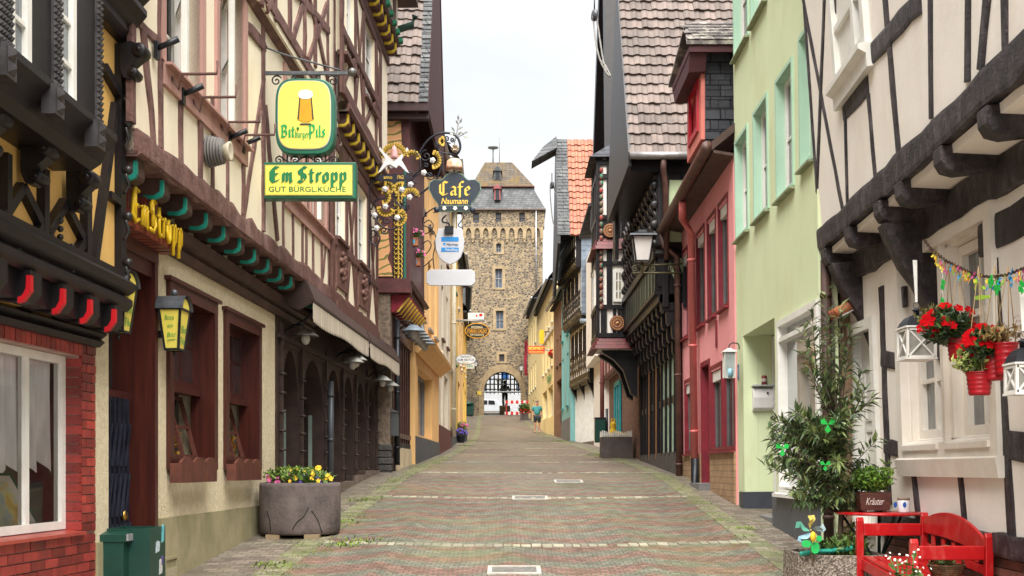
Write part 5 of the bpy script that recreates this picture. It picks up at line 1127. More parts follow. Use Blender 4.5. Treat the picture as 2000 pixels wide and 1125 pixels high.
m.fbox(FG, dg[1] - .012, dg[1] + .25, .3, 1.42, -.44, .026); m.build('dark_base', M('dark_slate_base', (.05, .056, .07), (.035, .04, .05), 4, .45), GH)
m = MB(); m.frame(FG, dg[0] + .02, dg[1] - .02, 1.2, 3.48, .07, -.44, -.38, [('v', 2.6, .05)]); dd = m.build('door', m_white, GH); m = MB(); m.fbox(FG, dg[0] + .06, dg[1] - .06, 1.24, 3.44, -.43, -.41); m.build('pane', m_glass, dd)
for k in range(2): m = MB(); m.fbox(FG, dg[0] - .05, dg[1] + .02, .5, 1.0 + .14 * k, -.44, .24 - .25 * k); m.build('door_step', M('step_stone', (.2, .2, .2), (.14, .14, .14), 6, .7), GH)
m = MB(); m.box((3.295, 11.255, .3), (3.4, 11.62, 3.5)); m.build('stone_jamb', M('brown_stone', (.25, .16, .1), (.17, .11, .07), 8, .9, .6, 16, .02), GH)
m = MB(); m.prism([FG.P(-.1, 9.6, .3), FG.P(uGt, 9.6, .3), FG.P(uGt, 13, -4), FG.P(-.1, 13, -4)], (0, 0, .15)); m.build('roof', m_dslate, GH)
pipe(GH, [FG.P(-.05, 3.8, -.06), FG.P(-.05, .9, -.06)], .05, m_brown)
u_ = FG.u(1443); m = MB(); m.fbox(FG, u_ - .12, u_ - .02, 2.95, 3.15, 0, .01); np_ = m.build('house_number', M('number_blue', (.12, .2, .3)), GH); m = MB(); m.text('8', FG.P(u_ - .05, 2.99, .011), -FG.U, FG.W, .05, .12, .002); m.build('digit', m_white, np_)
# letter box in the porch, with a tin can on top
lb = thing('mailbox', 'white rounded mailbox on the wall of the green house porch', 'mailbox', at(1487, 800, 15.1)); c = at(1487, 778, 15.1)
m = MB(); s = 15.1 / 2200; w2_ = 20 * s; pr = [(0, -25 * s), (.1, -25 * s), (.15, -20 * s), (.16, 0), (.12, 18 * s), (0, 22 * s)]
m.prism([(c.x - w2_, c.y - a, c.z + b) for a, b in pr], (w2_ * 2, 0, 0)); m.build('box', M('mailbox_white', (.72, .7, .7), rough=.3), lb, bevel=.01)
m = MB(); m.box((c.x - w2_ - .01, c.y - .17, c.z + 22 * s), (c.x + w2_ + .01, c.y + .0, c.z + 25 * s)); m.build('lid', M('mailbox_lid', (.5, .5, .52), rough=.3), lb)
m = MB(); m.lathe([(.0, 0), (.013, 0), (.013, .006), (0, .006)], c + V((.05, -.155, .06)), 10, (0, -1, 0)); m.build('lock', m_dark, lb)
cn = thing('tin_can', 'small dark red tin standing on top of the white mailbox', 'can', c + V((.02, -.08, 25 * s)))
m = MB(); m.lathe([(.03, 0), (.036, .004), (.036, .12), (.03, .126)], c + V((.02, -.08, 25 * s + .001)), 16); b = m.build('can', M('can_red', (.2, .02, .03), rough=.3), cn); m = MB(); m.lathe([(.0365, .04), (.0365, .085)], c + V((.02, -.08, 25 * s)), 16); m.build('paper_label', M('can_label', (.5, .45, .4)), b)

# ================================================================ R3: pink house
FP = Fr(3.1, 15.47, 1015, 1, .01)
PH = thing('pink_house', 'salmon pink house with dark red frames, tan brick base and a red arched dormer', 'house', (3.6, 18, gz(18)))
m_rose = M('salmon_plaster', (.8, .33, .34), (.75, .29, .3), 1.5, .85, .25, 45, dirt=(.58, .2, .18), damt=.5)
m_dred = M('dark_red_frame', (.22, .018, .03), (.15, .012, .022), 4, .5)
uP = FP.u(1335); ups = [(1334, 1347, 463, 590), (1365, 1380, 410, 556), (1387, 1402, 360, 533), (1409, 1426, 306, 507)]
hp = []
for a, b, c, d in ups: hp.append((FP.u(b), FP.u(a), 4.05, 5.55))
lows = [(1340, 1350), (1353, 1361), (1391, 1411), (1413, 1436)]
hl = [(FP.u(b), FP.u(a), 2.0, 3.22) for a, b in lows]; dp = (FP.u(1389), FP.u(1371), .5, 3.45)
m = MB(); m.wall(FP, .02, uP, .3, 6.05, -.3, 0, hp + hl + [dp]); m.fbox(FP, .02, uP, .3, 6.05, -6, -.6); m.fbox(FP, uP - .2, uP - .01, .3, 6.05, -.6, -.301); m.build('wall', m_rose, PH)
for h in hp + hl:
    w_ = window(PH, FP, h, 0, M('bronze_frame', (.14, .13, .13), (.09, .085, .085), 4, .4), .05, 2, 1, .1, m_glass, m_dred, .04)
    m = MB(); m.frame(FP, h[0] - .05, h[1] + .05, h[2], h[3] + .09, .05, -.08, .012); m.fbox(FP, h[1] - .01, h[1], h[2], h[3], -.1, 0); m.build('surround', m_dred, w_)
    m = MB(); m.fbox(FP, h[0] + .02, h[1] - .02, h[3] - .16, h[3] - .01, -.09, -.02); m.build('blind_box', m_white, w_)
m = MB(); m.frame(FP, dp[0], dp[1], .6, dp[3], .08, -.25, .012); m.fbox(FP, dp[0] + .08, dp[1] - .08, .6, dp[3] - .08, -.24, -.2); m.fbox(FP, dp[1] - .02, dp[1], .6, dp[3], -.2, 0); m.build('door', m_dred, PH)
m = MB(); m.fbox(FP, dp[0] - .05, dp[1] + .05, .6, gz(17.4) + .12, -.2, .2); m.build('door_step', MATS['step_stone'], PH)
def brickshade(name, c1, c2, mo, bw=.24, rh=.075, sc=1):
    m_, nt, b = nt_new(name); v0 = coords(nt); sp = nt.nodes.new('ShaderNodeSeparateXYZ'); nt.links.new(v0, sp.inputs[0]); ad = nt.nodes.new('ShaderNodeMath'); nt.links.new(sp.outputs[0], ad.inputs[0]); nt.links.new(sp.outputs[1], ad.inputs[1])
    cb = nt.nodes.new('ShaderNodeCombineXYZ'); nt.links.new(ad.outputs[0], cb.inputs[0]); nt.links.new(sp.outputs[2], cb.inputs[1]); br = nt.nodes.new('ShaderNodeTexBrick'); nt.links.new(cb.outputs[0], br.inputs[0])
    br.inputs['Scale'].default_value = sc; br.inputs['Brick Width'].default_value = bw; br.inputs['Row Height'].default_value = rh; br.inputs['Mortar Size'].default_value = .008
    for k, c in (('Color1', c1), ('Color2', c2), ('Mortar', mo)): br.inputs[k].default_value = (*c, 1)
    nt.links.new(mixc(nt, 1, br.outputs[0], ramp(nt, noise_n(nt, v0, 5, 5), [(.3, (.7,) * 3), (.7, (1.15,) * 3)]), 'MULTIPLY'), b.inputs['Base Color']); b.inputs['Roughness'].default_value = .8; bump(nt, b, br.outputs[1], -.5, .012); return m_
m = MB()
for a, b in ((.03, dp[0] - .01), (dp[1] + .01, uP - .02)): m.fbox(FP, a, b, .3, 1.97, -.1, .025)
m.build('brick_base', brickshade('tan_brick', (.42, .27, .15), (.36, .22, .12), (.25, .16, .1), .3, .09), PH)
m = MB(); m.prism([FP.P(-.05, 6.1, .3), FP.P(uP, 6.1, .3), FP.P(uP, 9.5, -4), FP.P(-.05, 9.5, -4)], (0, 0, .12)); m.prism([FP.P(-.05, 6.05, .0), FP.P(uP, 6.05, 0), FP.P(uP, 6.1, .28), FP.P(-.05, 6.1, .28)], (0, 0, -.04)); m.build('roof', M('old_brown_roof', (.09, .05, .04), (.05, .03, .025), 4, .7), PH)
m_rustp = M('rusty_gutter', (.13, .06, .045), (.075, .037, .03), 5, .5)
m = MB(); m.tube([FP.P(-.02, 6.15, .36), FP.P(uP + .4, 6.05, .36)], .085, 10); m.build('gutter', m_rustp, PH)
pipe(PH, [FP.P(uP - .1, 6.0, .36), FP.P(uP - .1, 5.75, .33), FP.P(uP - .12, 5.55, .1), FP.P(uP - .12, 1.3, .1)], .055, m_rustp)
u_ = FP.u(1357, .1); pp = pipe(PH, [FP.P(u_ - .5, 6.0, .33), FP.P(u_ - .25, 5.78, .3), FP.P(u_, 5.6, .12), FP.P(u_, 1.9, .1)], .06, M('salmon_pipe', (.6, .16, .15), (.5, .13, .12), 3, .4)); m = MB(); m.tube([FP.P(u_, 1.9, .1), FP.P(u_, 1.35, .1), FP.P(u_ - .04, 1.2, .16)], .066, 10); m.build('pipe_foot', m_dkiron, pp)
m = MB(); u_ = FP.u(1403, 0); m.fbox(FP, u_ - .05, u_ + .05, 3.55, 3.95, -.02, .02); m.build('wall_plaque', m_dred, PH)
# dormer: slate cheeks, red arched front, small slate roof
Yd = 16.6; dX = lambda x: (x - CX) / F * Yd; dZ = lambda y: CZ - (y - CY) / F * Yd
x0 = dX(1377); m = MB(); m.box((x0, Yd, dZ(275)), (x0 + 2.2, Yd + 1.3, dZ(100))); dm = m.build('dormer', m_dslate, PH)
m = MB(); rr = random.Random(4)
for r in range(9):
    z = dZ(272) + r * .145
    for k in range(8): xx = x0 - .1 + k * .2 + (.1 if r % 2 else 0); m.prism([(max(xx, x0), Yd - .012, z), (max(xx, x0) + .19, Yd - .012, z), (max(xx, x0) + .19, Yd - .004, z + .15), (max(xx, x0), Yd - .004, z + .15)], (0, -.008 - rr.random() * .004, 0))
m.build('slate_cheek', m_dslate, dm)
Fd = Fr(x0, Yd, 1000, 1); m = MB(); zb, zt = dZ(272), dZ(100); m.wall(Fd, 0, 1.3, zb, zt, 0.001, .06, [(.22, 1.08, zb + .2, zt - .32)]); q = archpts(.22, 1.08, zt - .62, zt - .32, 6)
for i in range(len(q) - 1): m.fpoly(Fd, [q[i], q[i + 1], (q[i + 1][0], zt - .318), (q[i][0], zt - .318)], .004, .055)
m.build('dormer_front', M('dormer_coral', (.66, .2, .16)), dm); m = MB(); m.frame(Fd, .2, 1.1, zb + .18, zt - .3, .1, .04, .085); wd = m.build('window', M('dormer_red', (.5, .012, .03), rough=.4), dm); m = MB(); m.fbox(Fd, .22, 1.08, zb + .2, zt - .32, .003, .015); m.build('pane', M('red_blind', (.45, .01, .025)), wd)
m = MB(); zr = dZ(100); a, b = x0 - .32, x0 + 2.3
m.prism([(a, Yd - .28, zr - .0), (b, Yd - .28, zr + .0), (b, Yd + .65, zr + .62), (a + .12, Yd + .65, zr + .62)], (0, 0, .05)); m.prism([(a, Yd + 1.58, zr), (b, Yd + 1.58, zr), (b, Yd + .65, zr + .62), (a + .12, Yd + .65, zr + .62)], (0, 0, .05))
for r in range(6):
    for k in range(13):
        xx = a + .02 + k * .2 + (.1 if r % 2 else 0); t0, t1 = r / 6, (r + 1.12) / 6
        m.prism([(xx, Yd - .28 + .93 * t0, zr + .62 * t0 + .07), (xx + .19, Yd - .28 + .93 * t0, zr + .62 * t0 + .07 + rr.random() * .01), (xx + .19, Yd - .28 + .93 * t1, zr + .62 * t1 + .052), (xx, Yd - .28 + .93 * t1, zr + .62 * t1 + .052)], (0, 0, .012))
m.build('dormer_roof', M('lichen_slate', (.12, .1, .095), (.07, .06, .06), 5, .7, island=.3, dirt=(.55, .52, .42), dsc=5, damt=.9), dm)
m = MB(); m.box((a + .05, Yd - .25, zr - .1), (b, Yd - .2, zr - .005)); m.box((a + .05, Yd - .199, zr - .1), (a + .1, Yd + 1.5, zr - .005)); m.prism([(a + .06, Yd - .2, zr - .1), (a + .06, Yd - .1, zr - .35), (a + .06, Yd + 1.3, zr - .35), (a + .06, Yd + 1.5, zr - .1)], (.25, 0, .02)); m.build('dormer_eaves', M('eaves_maroon', (.08, .025, .03)), dm)

# ================================================================ R4: black carved house, tiled gable to the street
Y4 = 20.45; F4 = Fr(3.1, Y4, 1015, 1); S4 = FrontFr(0, Y4); X4 = lambda x: (x - CX) / F * Y4; Z4 = lambda y: CZ - (y - CY) / F * Y4
BH = thing('black_carved_house', 'black carved timber house with a steep brown tiled gable beside the pink house', 'house', (3.6, 24, gz(24)))
UX4 = X4(1289)
m = MB(); m.box((UX4, Y4, 4.75), (9, Y4 + 6, 7.3)); m.box((3.3, Y4 + .1, .5), (9, Y4 + 7, 4.75)); m.build('wall', m_black, BH)
m = MB()
for pts in ([(1304, 408), (1340, 408), (1340, 352), (1304, 352)], [(1302, 475), (1340, 475), (1340, 425), (1302, 425)], [(1322, 560), (1336, 560), (1336, 500), (1300, 500)]): m.cut(); m.fpoly(S4, [(X4(x), Z4(y)) for x, y in pts], 0, .012)
m.build('mint_panel', M('pale_mint', (.5, .6, .38), (.44, .54, .33), 3, .8), BH)
m = MB()                                                    # timbers of the wall that faces down the street
for a, b in (((1289, 420), (1345, 420)), ((1289, 480), (1345, 480)), ((1289, 330), (1345, 330)), ((1300, 600), (1300, 310)), ((1340, 600), (1340, 310)), ((1303, 480), (1335, 560)), ((1292, 560), (1292, 310))): m.fbeam(S4, (X4(a[0]), Z4(a[1])), (X4(b[0]), Z4(b[1])), .12, 0, .04, .1)
m.fprof(S4, UX4 - .1, X4(1345), [(0, 5.55), (.06, 5.55), (.1, 5.62), (.06, 5.7), (.12, 5.76), (0, 5.78)]) ; m.build('timber_frame', m_black, BH)
m = MB(); Fu4 = Fr(UX4, Y4, 1000, 1)                          # carved posts and volutes of the street front
for k in range(13):
    u_ = .05 + k * .45
    m.fbox(Fu4, u_, u_ + .16, 5.72, 7.2, -.01, .06)
    for j in range(4): z = 5.72 + j * .36; m.lathe([(.06, -.09), (.09, -.07), (.09, .07), (.06, .09)], Fu4.P(u_ + .08, z + .1, .08), 10, Fu4.U); m.tube([Fu4.P(u_ + .08, z + .12, .12), Fu4.P(u_ + .08, z + .26, .05), Fu4.P(u_ + .08, z + .4, .12)], .045, 6)
m.build('carved_posts', MATS['black_carving'], BH)
for k in range(10):                                          # scalloped brackets under the overhang
    u_ = .02 + k * .62; P = [(-.02, 4.75)]; SCL = .52
    for j in range(4):
        for t in range(5): a_ = math.pi * t / 4; P.append((-.02 - .1 * j - .05 + .05 * math.cos(a_) , 4.72 - .24 * j - .09 * math.sin(a_) - .06))
    P += [(-.43, 3.7), (-.45, 4.75)]
    m = MB(); m.fprof(Fu4, u_, u_ + .16, P); m.build('bracket', m_black, BH)
m = MB(); m.fbox(Fu4, 0, 5.95, 4.752, 4.9, -.3, .03); m.fprof(Fu4, 0, 5.95, [(-.3, 4.6), (-.1, 4.6), (-.05, 4.68), (-.1, 4.75), (-.3, 4.75)]); m.build('jetty_beam', m_black, BH)
m = MB()                                                     # ground-floor shop front
for k in range(11): u_ = .1 + k * .66; m.fbox(F4, u_, u_ + .14, .8, 4.7, -.25, .02); m.fbox(F4, u_ + .04, u_ + .1, 1.2, 4.5, .02, .05)
for z in (1.75, 3.0, 4.2): m.fbox(F4, .1, 6.95, z, z + .14, -.22, .015)
m.build('shop_front', m_black, BH)
m = MB()
for k in range(4): u_ = .26 + k * .66; m.cut(); m.fbox(F4, u_ + .36, u_ + .48, 1.92, 3.9, -.2, .012); m.cut(); m.fbox(F4, u_, u_ + .48, 1.1, 1.7, -.2, .02)
m.build('mint_trim', M('dull_mint', (.32, .44, .32)), BH)
m = MB()
for k in range(4):
    for j in range(4): u_ = .3 + k * .66 + j * .11; m.cut(); m.tube([F4.P(u_, 1.1, .03), F4.P(u_, 1.25, .04), F4.P(u_, 1.45, .03), F4.P(u_, 1.7, .04)], [.03, .05, .025, .04], 6)
m.build('baluster', m_black, BH)
m = MB()
for k in (5, 7): u_ = .26 + k * .66; m.cut(); m.fbox(F4, u_, u_ + .12, 1.2, 4.5, -.2, .055)
m.build('orange_post', M('orange_wood', (.3, .12, .04), (.2, .08, .03), 6, .5), BH)
m = MB()
for k in range(6): m.fbox(F4, .02 + k * .04, 6.9, .8 + k * .01, gz(Y4) + .15 + k * .06, -.2, .09 - .01 * k)
m.build('stone_base', M('dark_rubble_base', (.12, .1, .09), (.06, .055, .05), 8, .9, .8, 12, .03), BH)
E0, E1 = V((X4(1226), Y4 - .3, 7.33)), V((5.6, Y4 - .3, 7.33)); S_ = V((0, 2.3, 4.2))
tiles((E0, E1, E0 + S_), 19, .195, m_tile, BH)
m = MB(); m.tube([E0 + V((0, -.08, -.02)), V((X4(1360), Y4 - .38, 7.31))], .07, 10); m.build('gutter', M('zinc_gutter', (.3, .29, .29), (.2, .19, .19), 5, .4, metal=.5), BH)
pipe(BH, [(X4(1291), Y4 - .35, 7.25), (X4(1291), Y4 - .3, 7.1), (X4(1298), Y4 - .12, 6.85), (X4(1300), Y4 - .12, 5.5)], .055, m_rustp, coll=False)
XV = X4(1226) - .02; m = MB(); ry, rz = Y4 + 2.0, 11.55
m.prism([(XV, Y4 - .3, 7.15), (XV, Y4 - .3, 7.4), (XV, ry, rz), (XV, Y4 + 4.1, 7.5), (XV, Y4 + 4.1, 7.1)], (.06, 0, 0)); m.prism([(XV + .06, ry, rz), (9, ry, rz), (9, Y4 + 4.1, 7.4), (XV + .06, Y4 + 4.1, 7.4)], (0, .05, .1)); m.prism([(XV + .06, Y4 - .1, 7.3), (XV + .06, Y4 + 4.0, 7.3), (XV + .06, Y4 + 4.0, 7.1), (XV + .06, Y4 - .1, 7.1)], (.6, 0, 0))
m.box((XV + .12, Y4 + 3.6, 6.2), (XV + .2, Y4 + 4.1, 7.2)); m.box((UX4, Y4 + 4.1, 7.3), (9, Y4 + 6, 9.0)); m.build('gable_board', m_black, BH)
m = MB()
for k in range(12): u_ = .24 + k * .45; m.cut(); m.fbox(Fu4, u_ - .2, u_ + .2, 4.97, 5.52, -.01, .075)
m.build('mint_infill', MATS['pale_mint'], BH)
m = MB(); [m.fbox(Fu4, k * .225 + .01, k * .225 + .07, 4.97, 5.52, -.01, .09) for k in range(26)]; m.fbox(Fu4, 0, 5.9, 5.55, 5.7, 0, .12); m.fbox(Fu4, 0, 5.9, 4.9, 4.96, 0, .1); m.build('railing_beam', m_black, BH)

# ================================================================ R5: painted bay house
Y5 = 26.4; S5 = FrontFr(0, Y5); X5 = lambda x: (x - CX) / F * Y5; Z5 = lambda y: CZ - (y - CY) / F * Y5; Fb5 = Fr(X5(1168), Y5, 1000, 1)
HH = thing('bay_house', 'black and white striped bay with painted round medallions and red trim above a brick wall', 'house', (3.3, 31, gz(31)))
m = MB(); m.box((X5(1168), Y5, Z5(678)), (6, Y5 + 1.6, Z5(310))); m.build('panel_wall', m_wplas, HH)
m = MB(); m.box((3.15, 28.0, 1), (8, 36.5, Z5(640))); m.build('brick_wall', brickshade('brown_brick', (.25, .12, .075), (.17, .085, .06), (.12, .08, .06)), HH)
m = MB()
for x in (1168, 1176, 1182, 1200, 1209, 1216, 1224, 1232, 1240):
    m.fbeam(S5, (X5(x), Z5(672)), (X5(x), Z5(600)), .07, 0, .04); m.fbeam(S5, (X5(x), Z5(475)), (X5(x), Z5(425)), .07, 0, .04)
for x in (1170, 1190, 1222, 1232): m.fbeam(S5, (X5(x), Z5(600)), (X5(x), Z5(310)), .13, 0, .05)
for y in (600, 515, 480, 425, 345, 318, 655): m.fbeam(S5, (X5(1168), Z5(y)), (X5(1240), Z5(y)), .1, 0, .06)
for k in range(4):
    u_ = .05 + k * .5
    for z0, z1 in ((Z5(672), Z5(600)), (Z5(475), Z5(425)), (Z5(600), Z5(475)), (Z5(425), Z5(310))): m.fbeam(Fb5, (u_, z0), (u_, z1), .1, 0, .04)
for y in (600, 515, 480, 425, 345, 655): m.fbeam(Fb5, (0, Z5(y)), (1.6, Z5(y)), .11, 0, .05)
m.build('timber_frame', m_black, HH)
m = MB()
for y in (682, 488):
    m.cut()
    for k in range(3): m.fprof(S5, X5(1162) + .04 * k, X5(1240), [(0, Z5(y) + .09 * k), (.16 - .04 * k, Z5(y) + .09 * k), (.12 - .04 * k, Z5(y) + .085 + .09 * k), (0, Z5(y) + .085 + .09 * k)]); m.fprof(Fb5, -.05, 1.65, [(0, Z5(y) + .09 * k), (.16 - .04 * k, Z5(y) + .09 * k), (.12 - .04 * k, Z5(y) + .085 + .09 * k), (0, Z5(y) + .085 + .09 * k)])
m.build('red_moulding', M('oxblood_trim', (.16, .03, .03), (.09, .02, .02), 6, .5), HH)
m = MB()
for x in (1174, 1230):
    m.cut(); z = Z5(600)
    while z < Z5(330): m.ball(S5.P(X5(x), z, .06), .05, 8, 6, (1, .8, 1.5)); z += .16
m.build('twisted_column', M('red_green_column', (.35, .02, .03), (.01, .14, .08), 9, .5), HH)
for x, y, r in ((1191, 452, 14), (1205, 632, 15)):
    c = S5.P(X5(x), Z5(y), .05); m = MB(); R_ = r * Y5 / F; m.lathe([(0, .0), (R_, 0), (R_, .05), (R_ * .92, .05)], c, 28, S5.N); md = m.build('medallion', M('medallion_brown', (.2, .07, .04)), HH)
    m = MB()
    for rad, nn in ((.82, 22), (.5, 14)):
        for k in range(nn): t = k * 2 * math.pi / nn; m.ball(c + S5.U * math.cos(t) * R_ * rad + S5.W * math.sin(t) * R_ * rad + S5.N * .05, R_ * .085, 6, 5)
    m.ball(c + S5.N * .05, R_ * .2, 8, 6); m.build('medallion_beads', M('bead_gold', (.55, .32, .12)), md)
window(HH, S5, (X5(1197), X5(1218), Z5(590), Z5(527)), .05, m_white, .07, 2, 3, .04, M('amber_glass', (.3, .2, .05), (.15, .12, .06), 4, .1))
window(HH, S5, (X5(1196), X5(1219), Z5(418), Z5(352)), .05, m_white, .07, 2, 3, .04)
for h in [(.4, 1.2, Z5(595), Z5(520))]: window(HH, Fb5, h, .04, m_white, .07, 2, 3, .03)
m = MB(); P = [(-.1, Z5(682)), (-.15, Z5(684) - .05), (-.4, 4.3), (-.62, 4.05), (-.8, 3.5), (-.95, 3.4), (-.95, Z5(682))]; m.fprof(Fb5, .2, .45, P); m.build('knee_bracket', m_black, HH); m = MB(); m.fprof(Fb5, 1.2, 1.45, P); m.build('knee_bracket', m_black, HH)
hx = X5(1163); m = MB(); pk = V(((hx + 3) / 2 + .1, Y5 + 1.5, Z5(255))); q = [V((hx - .15, Y5 - .2, Z5(310))), V((4, Y5 - .2, Z5(310))), V((4, Y5 + 1.8, Z5(310))), V((hx - .15, Y5 + 1.8, Z5(310)))]
m.add(q + [V((hx + .5, Y5 + .6, Z5(262))), V((4, Y5 + .6, Z5(262))), V((4, Y5 + 1.2, Z5(262))), V((hx + .5, Y5 + 1.2, Z5(262)))], [[0, 1, 5, 4], [1, 2, 6, 5], [2, 3, 7, 6], [3, 0, 4, 7], [0, 1, 2, 3], [4, 5, 6, 7]]); m.build('bay_roof', m_dslate, HH)
w5 = (Y5, ); m = MB(); Fk = Fr(3.13, 28, 1000, 1); tw = (4.3, 6.0, 2.7, 4.3); m.frame(Fk, *tw, .14, .0, .06, [('u', 5.15, .1)]); ti = m.build('window', M('teal_frame', (.02, .28, .3), (.015, .22, .24), 5, .5), HH); m = MB(); m.fbox(Fk, 4.35, 5.95, 2.75, 4.25, .0, .03); m.build('pane', m_glass, ti)
# tall gable behind the bay, dark board and slate edge
m = MB(); gx = 2.5
m.box((gx + .3, Y5 + 3.3, 9), (7, Y5 + 8, 14)); m.build('rear_wall', m_black, HH)
m = MB(); m.prism([(gx - .12, Y5 + 2.2, 9.2), (gx - .12, Y5 + 2.5, 9.2), (gx - .12, Y5 + 3.5, 17), (gx - .12, Y5 + 2.9, 17)], (.35, 0, 0)); m.prism([(gx - .12, Y5 + 3.5, 17), (gx - .12, Y5 + 8, 9), (gx - .12, Y5 + 7.6, 9), (gx - .12, Y5 + 3.2, 16.5)], (.35, 0, 0)); m.prism([(gx + .1, Y5 + 2.4, 9.2), (7, Y5 + 2.4, 9.2), (7, Y5 + 3.4, 17), (gx + .1, Y5 + 3.4, 17)], (0, .1, 0)); m.build('gable_board', m_black, HH)
verge(HH, (gx + .24, Y5 + 2.15, 9.3), (0, 1.05, 7.7), (0, -.99, .13), (.3, 0, 0), 45, m_slate)
m = MB(); m.prism([(2.95, 31.0, 4.6), (2.95, 36.5, 4.6), (2.95, 36.5, 9.6), (2.95, 31, 9.6)], (3, 0, 0)); pkw = m.build('pink_wall', M('dusty_pink', (.5, .3, .27), (.42, .25, .22), 3, .85), HH)
m = MB()
for y in (31.1, 32.5, 34, 35.2, 36.4): m.box((2.92, y - .07, 4.5), (2.949, y + .07, 9.5))
for z in (4.6, 6.4, 7.9, 9.4): m.box((2.925, 31.02, z - .07), (2.947, 36.48, z + .07))
m.build('maroon_timber', m_maroon, pkw)
m = MB(); m.prism([(2.3, 33.8, 9.6), (6, 33.8, 9.6), (6, 38.6, 9.6), (2.3, 38.6, 9.6)], (0, 0, .1)); m.build('flat_eaves', m_dslate, pkw)
pipe(HH, [(2.8, 35.0, 6.4), (2.8, 35.0, 2.4)], .07, M('maroon_pipe2', (.14, .04, .035)))
m = MB(); m.box((2.98, 36.5, 1.5), (6, 41.0, 5.4)); m.box((2.7, 36.6, 5.4), (6, 41, 9.3)); m.build('cream_wing', m_wplas, HH)

# ================================================================ R7: black and white house with the orange tiled gable
Y7 = 41.2; X7 = lambda x: (x - CX) / F * Y7; Z7 = lambda y: CZ - (y - CY) / F * Y7; S7 = FrontFr(0, Y7); F7, L7 = span(1150, Y7, 1113, 46, 1)
OH = thing('striped_jetty_house', 'black and white half timbered house with an orange tiled roof edged in grey slate', 'house', (3, 45, gz(45)))
fl = [(5.15, 7.3, .0), (7.5, 9.1, .3), (9.3, 10.4, .5)]
m = MB()
for z0, z1, d in fl: m.fbox(F7, 0, L7, z0, z1, -5, d)
m.fbox(F7, .0, L7, 1.5, 5.1, -5, -.35); m.build('panel_wall', m_wplas, OH)
m = MB()
for z0, z1, d in fl:
    for k in range(10): u_ = .1 + k * (L7 - .2) / 9; m.fbeam(F7, (u_, z0), (u_, z1), .15, d - .02, d + .006)
    for z in (z0 + .08, z0 + (z1 - z0) * .45, z1 - .08): m.fbeam(F7, (0, z), (L7, z), .14, d - .02, d + .008)
    for k in range(0, 9, 1): a = .1 + k * (L7 - .2) / 9; b = a + (L7 - .2) / 9; m.fbeam(F7, (a, z0 + .1), (b, z0 + (z1 - z0) * .45), .1, d - .02, d + .006); m.fbeam(F7, (b, z0 + .1), (a, z0 + (z1 - z0) * .45), .1, d - .02, d + .007)
    m.fbox(F7, 0, L7, z0 - .25, z0, -.3, d - .06); m.fbox(F7, -.05, .03, z0 - .2, z1, -4.9, d - .02)
m.build('timber_frame', m_black, OH)
m = MB()
for z0, z1, d in fl:
    for k in range(14): u_ = .1 + k * (L7 - .3) / 13; m.cut(); m.fprof(F7, u_, u_ + .15, [(-.2, z0 - .02), (-.2, z0 - .24), (d - .1, z0 - .22), (d + .04, z0 - .1), (d + .04, z0 - .02)])
m.build('joist_row', M('ochre_joist', (.2, .15, .07), (.02, .016, .014), 9, .6), OH)
for z0, d in ((5.95, 0), (8.15, .3)):
    for k in (1, 3, 5, 7): u_ = .1 + k * (L7 - .2) / 9 + .04; window(OH, F7, (u_, u_ + .5, z0 + .05, z0 + (1.1 if d == 0 else .8)), d + .02, m_black, .08, 1, 2, .03)
m = MB()
for k in range(9): u_ = .2 + k * (L7 - .3) / 9; m.cut(); m.fbox(F7, u_, u_ + .4, 2.9, 4.85, -.345, -.27); m.fbox(F7, u_ + .43, u_ + .5, 2.7, 5, -.345, -.2)
m.build('white_shutter', m_white, OH)
m = MB(); m.fbox(F7, 0, L7, 1.8, 2.75, -.5, -.2); m.build('stone_base', m_rubble, OH)
m = MB(); P = [(.0, 5.1), (-.02, 4.9), (-.2, 4.6), (-.34, 4.1), (-.34, 5.1)]
for u_ in (.4, 2.4, 4.4): m.cut(); m.fprof(F7, u_, u_ + .2, P)
m.build('knee_bracket', m_black, OH)
XR_ = X7(1112); zE7 = 10.2; E0 = V((XR_, Y7 - .3, zE7)); E1 = V((6, Y7 - .3, zE7)); S_ = V((0, 2.2, 4.1))
tiles((E0, E1, E0 + S_), 16, .26, M('orange_clay_tile', (.3, .1, .055), (.2, .07, .042), 3, .6, .2, 30, island=.15), OH, wave=.05)
verge(OH, E0 - V((.42, 0, 0)), S_, V((0, -.88, .47)), (.44, 0, 0), 30, m_slate)
m = MB(); pk = E0 + S_; m.prism([(XR_ - .44, Y7 - .35, zE7 - .3), (XR_ - .44, Y7 - .3, zE7 + .05), (XR_ - .44, pk.y, pk.z + .05), (XR_ - .44, Y7 + 4.8, zE7 - .6), (XR_ - .44, Y7 + 4.6, zE7 - 1.6), (XR_ - .44, Y7 + 3.8, zE7 - 1.6)], (.1, 0, 0)); m.prism([(XR_ - .3, pk.y, pk.z), (6, pk.y, pk.z), (6, Y7 + 4.9, zE7 - .4), (XR_ - .3, Y7 + 4.9, zE7 - .4)], (0, .1, 0)); m.build('gable_board', m_black, OH)
m = MB(); a = V((XR_ - .4, pk.y - .3, pk.z - .35)); m.add([a + V((0, -.3, -.1)), a + V((0, .8, -.1)), a + V((-.95, .7, -.65)), a + V((-.95, -.4, -.65)), a + V((0, .3, .5)), a + V((-.5, .3, .1))], [[0, 3, 5, 4], [1, 2, 5, 4], [2, 3, 5], [0, 1, 2, 3]]); m.build('hoist_hood', m_slate, OH)
m = MB(); m.fbox(F7, -.1, -.055, 7.35, 10.2, -1.5, .29)
for r in range(14): m.fbox(F7, -.13, -.102, 7.4 + r * .19, 7.4 + r * .19 + .18, -1.45, .3)
m.build('slate_cladding', M('blue_slate', (.16, .2, .25), (.1, .125, .16), 5, .5, island=.2), OH)
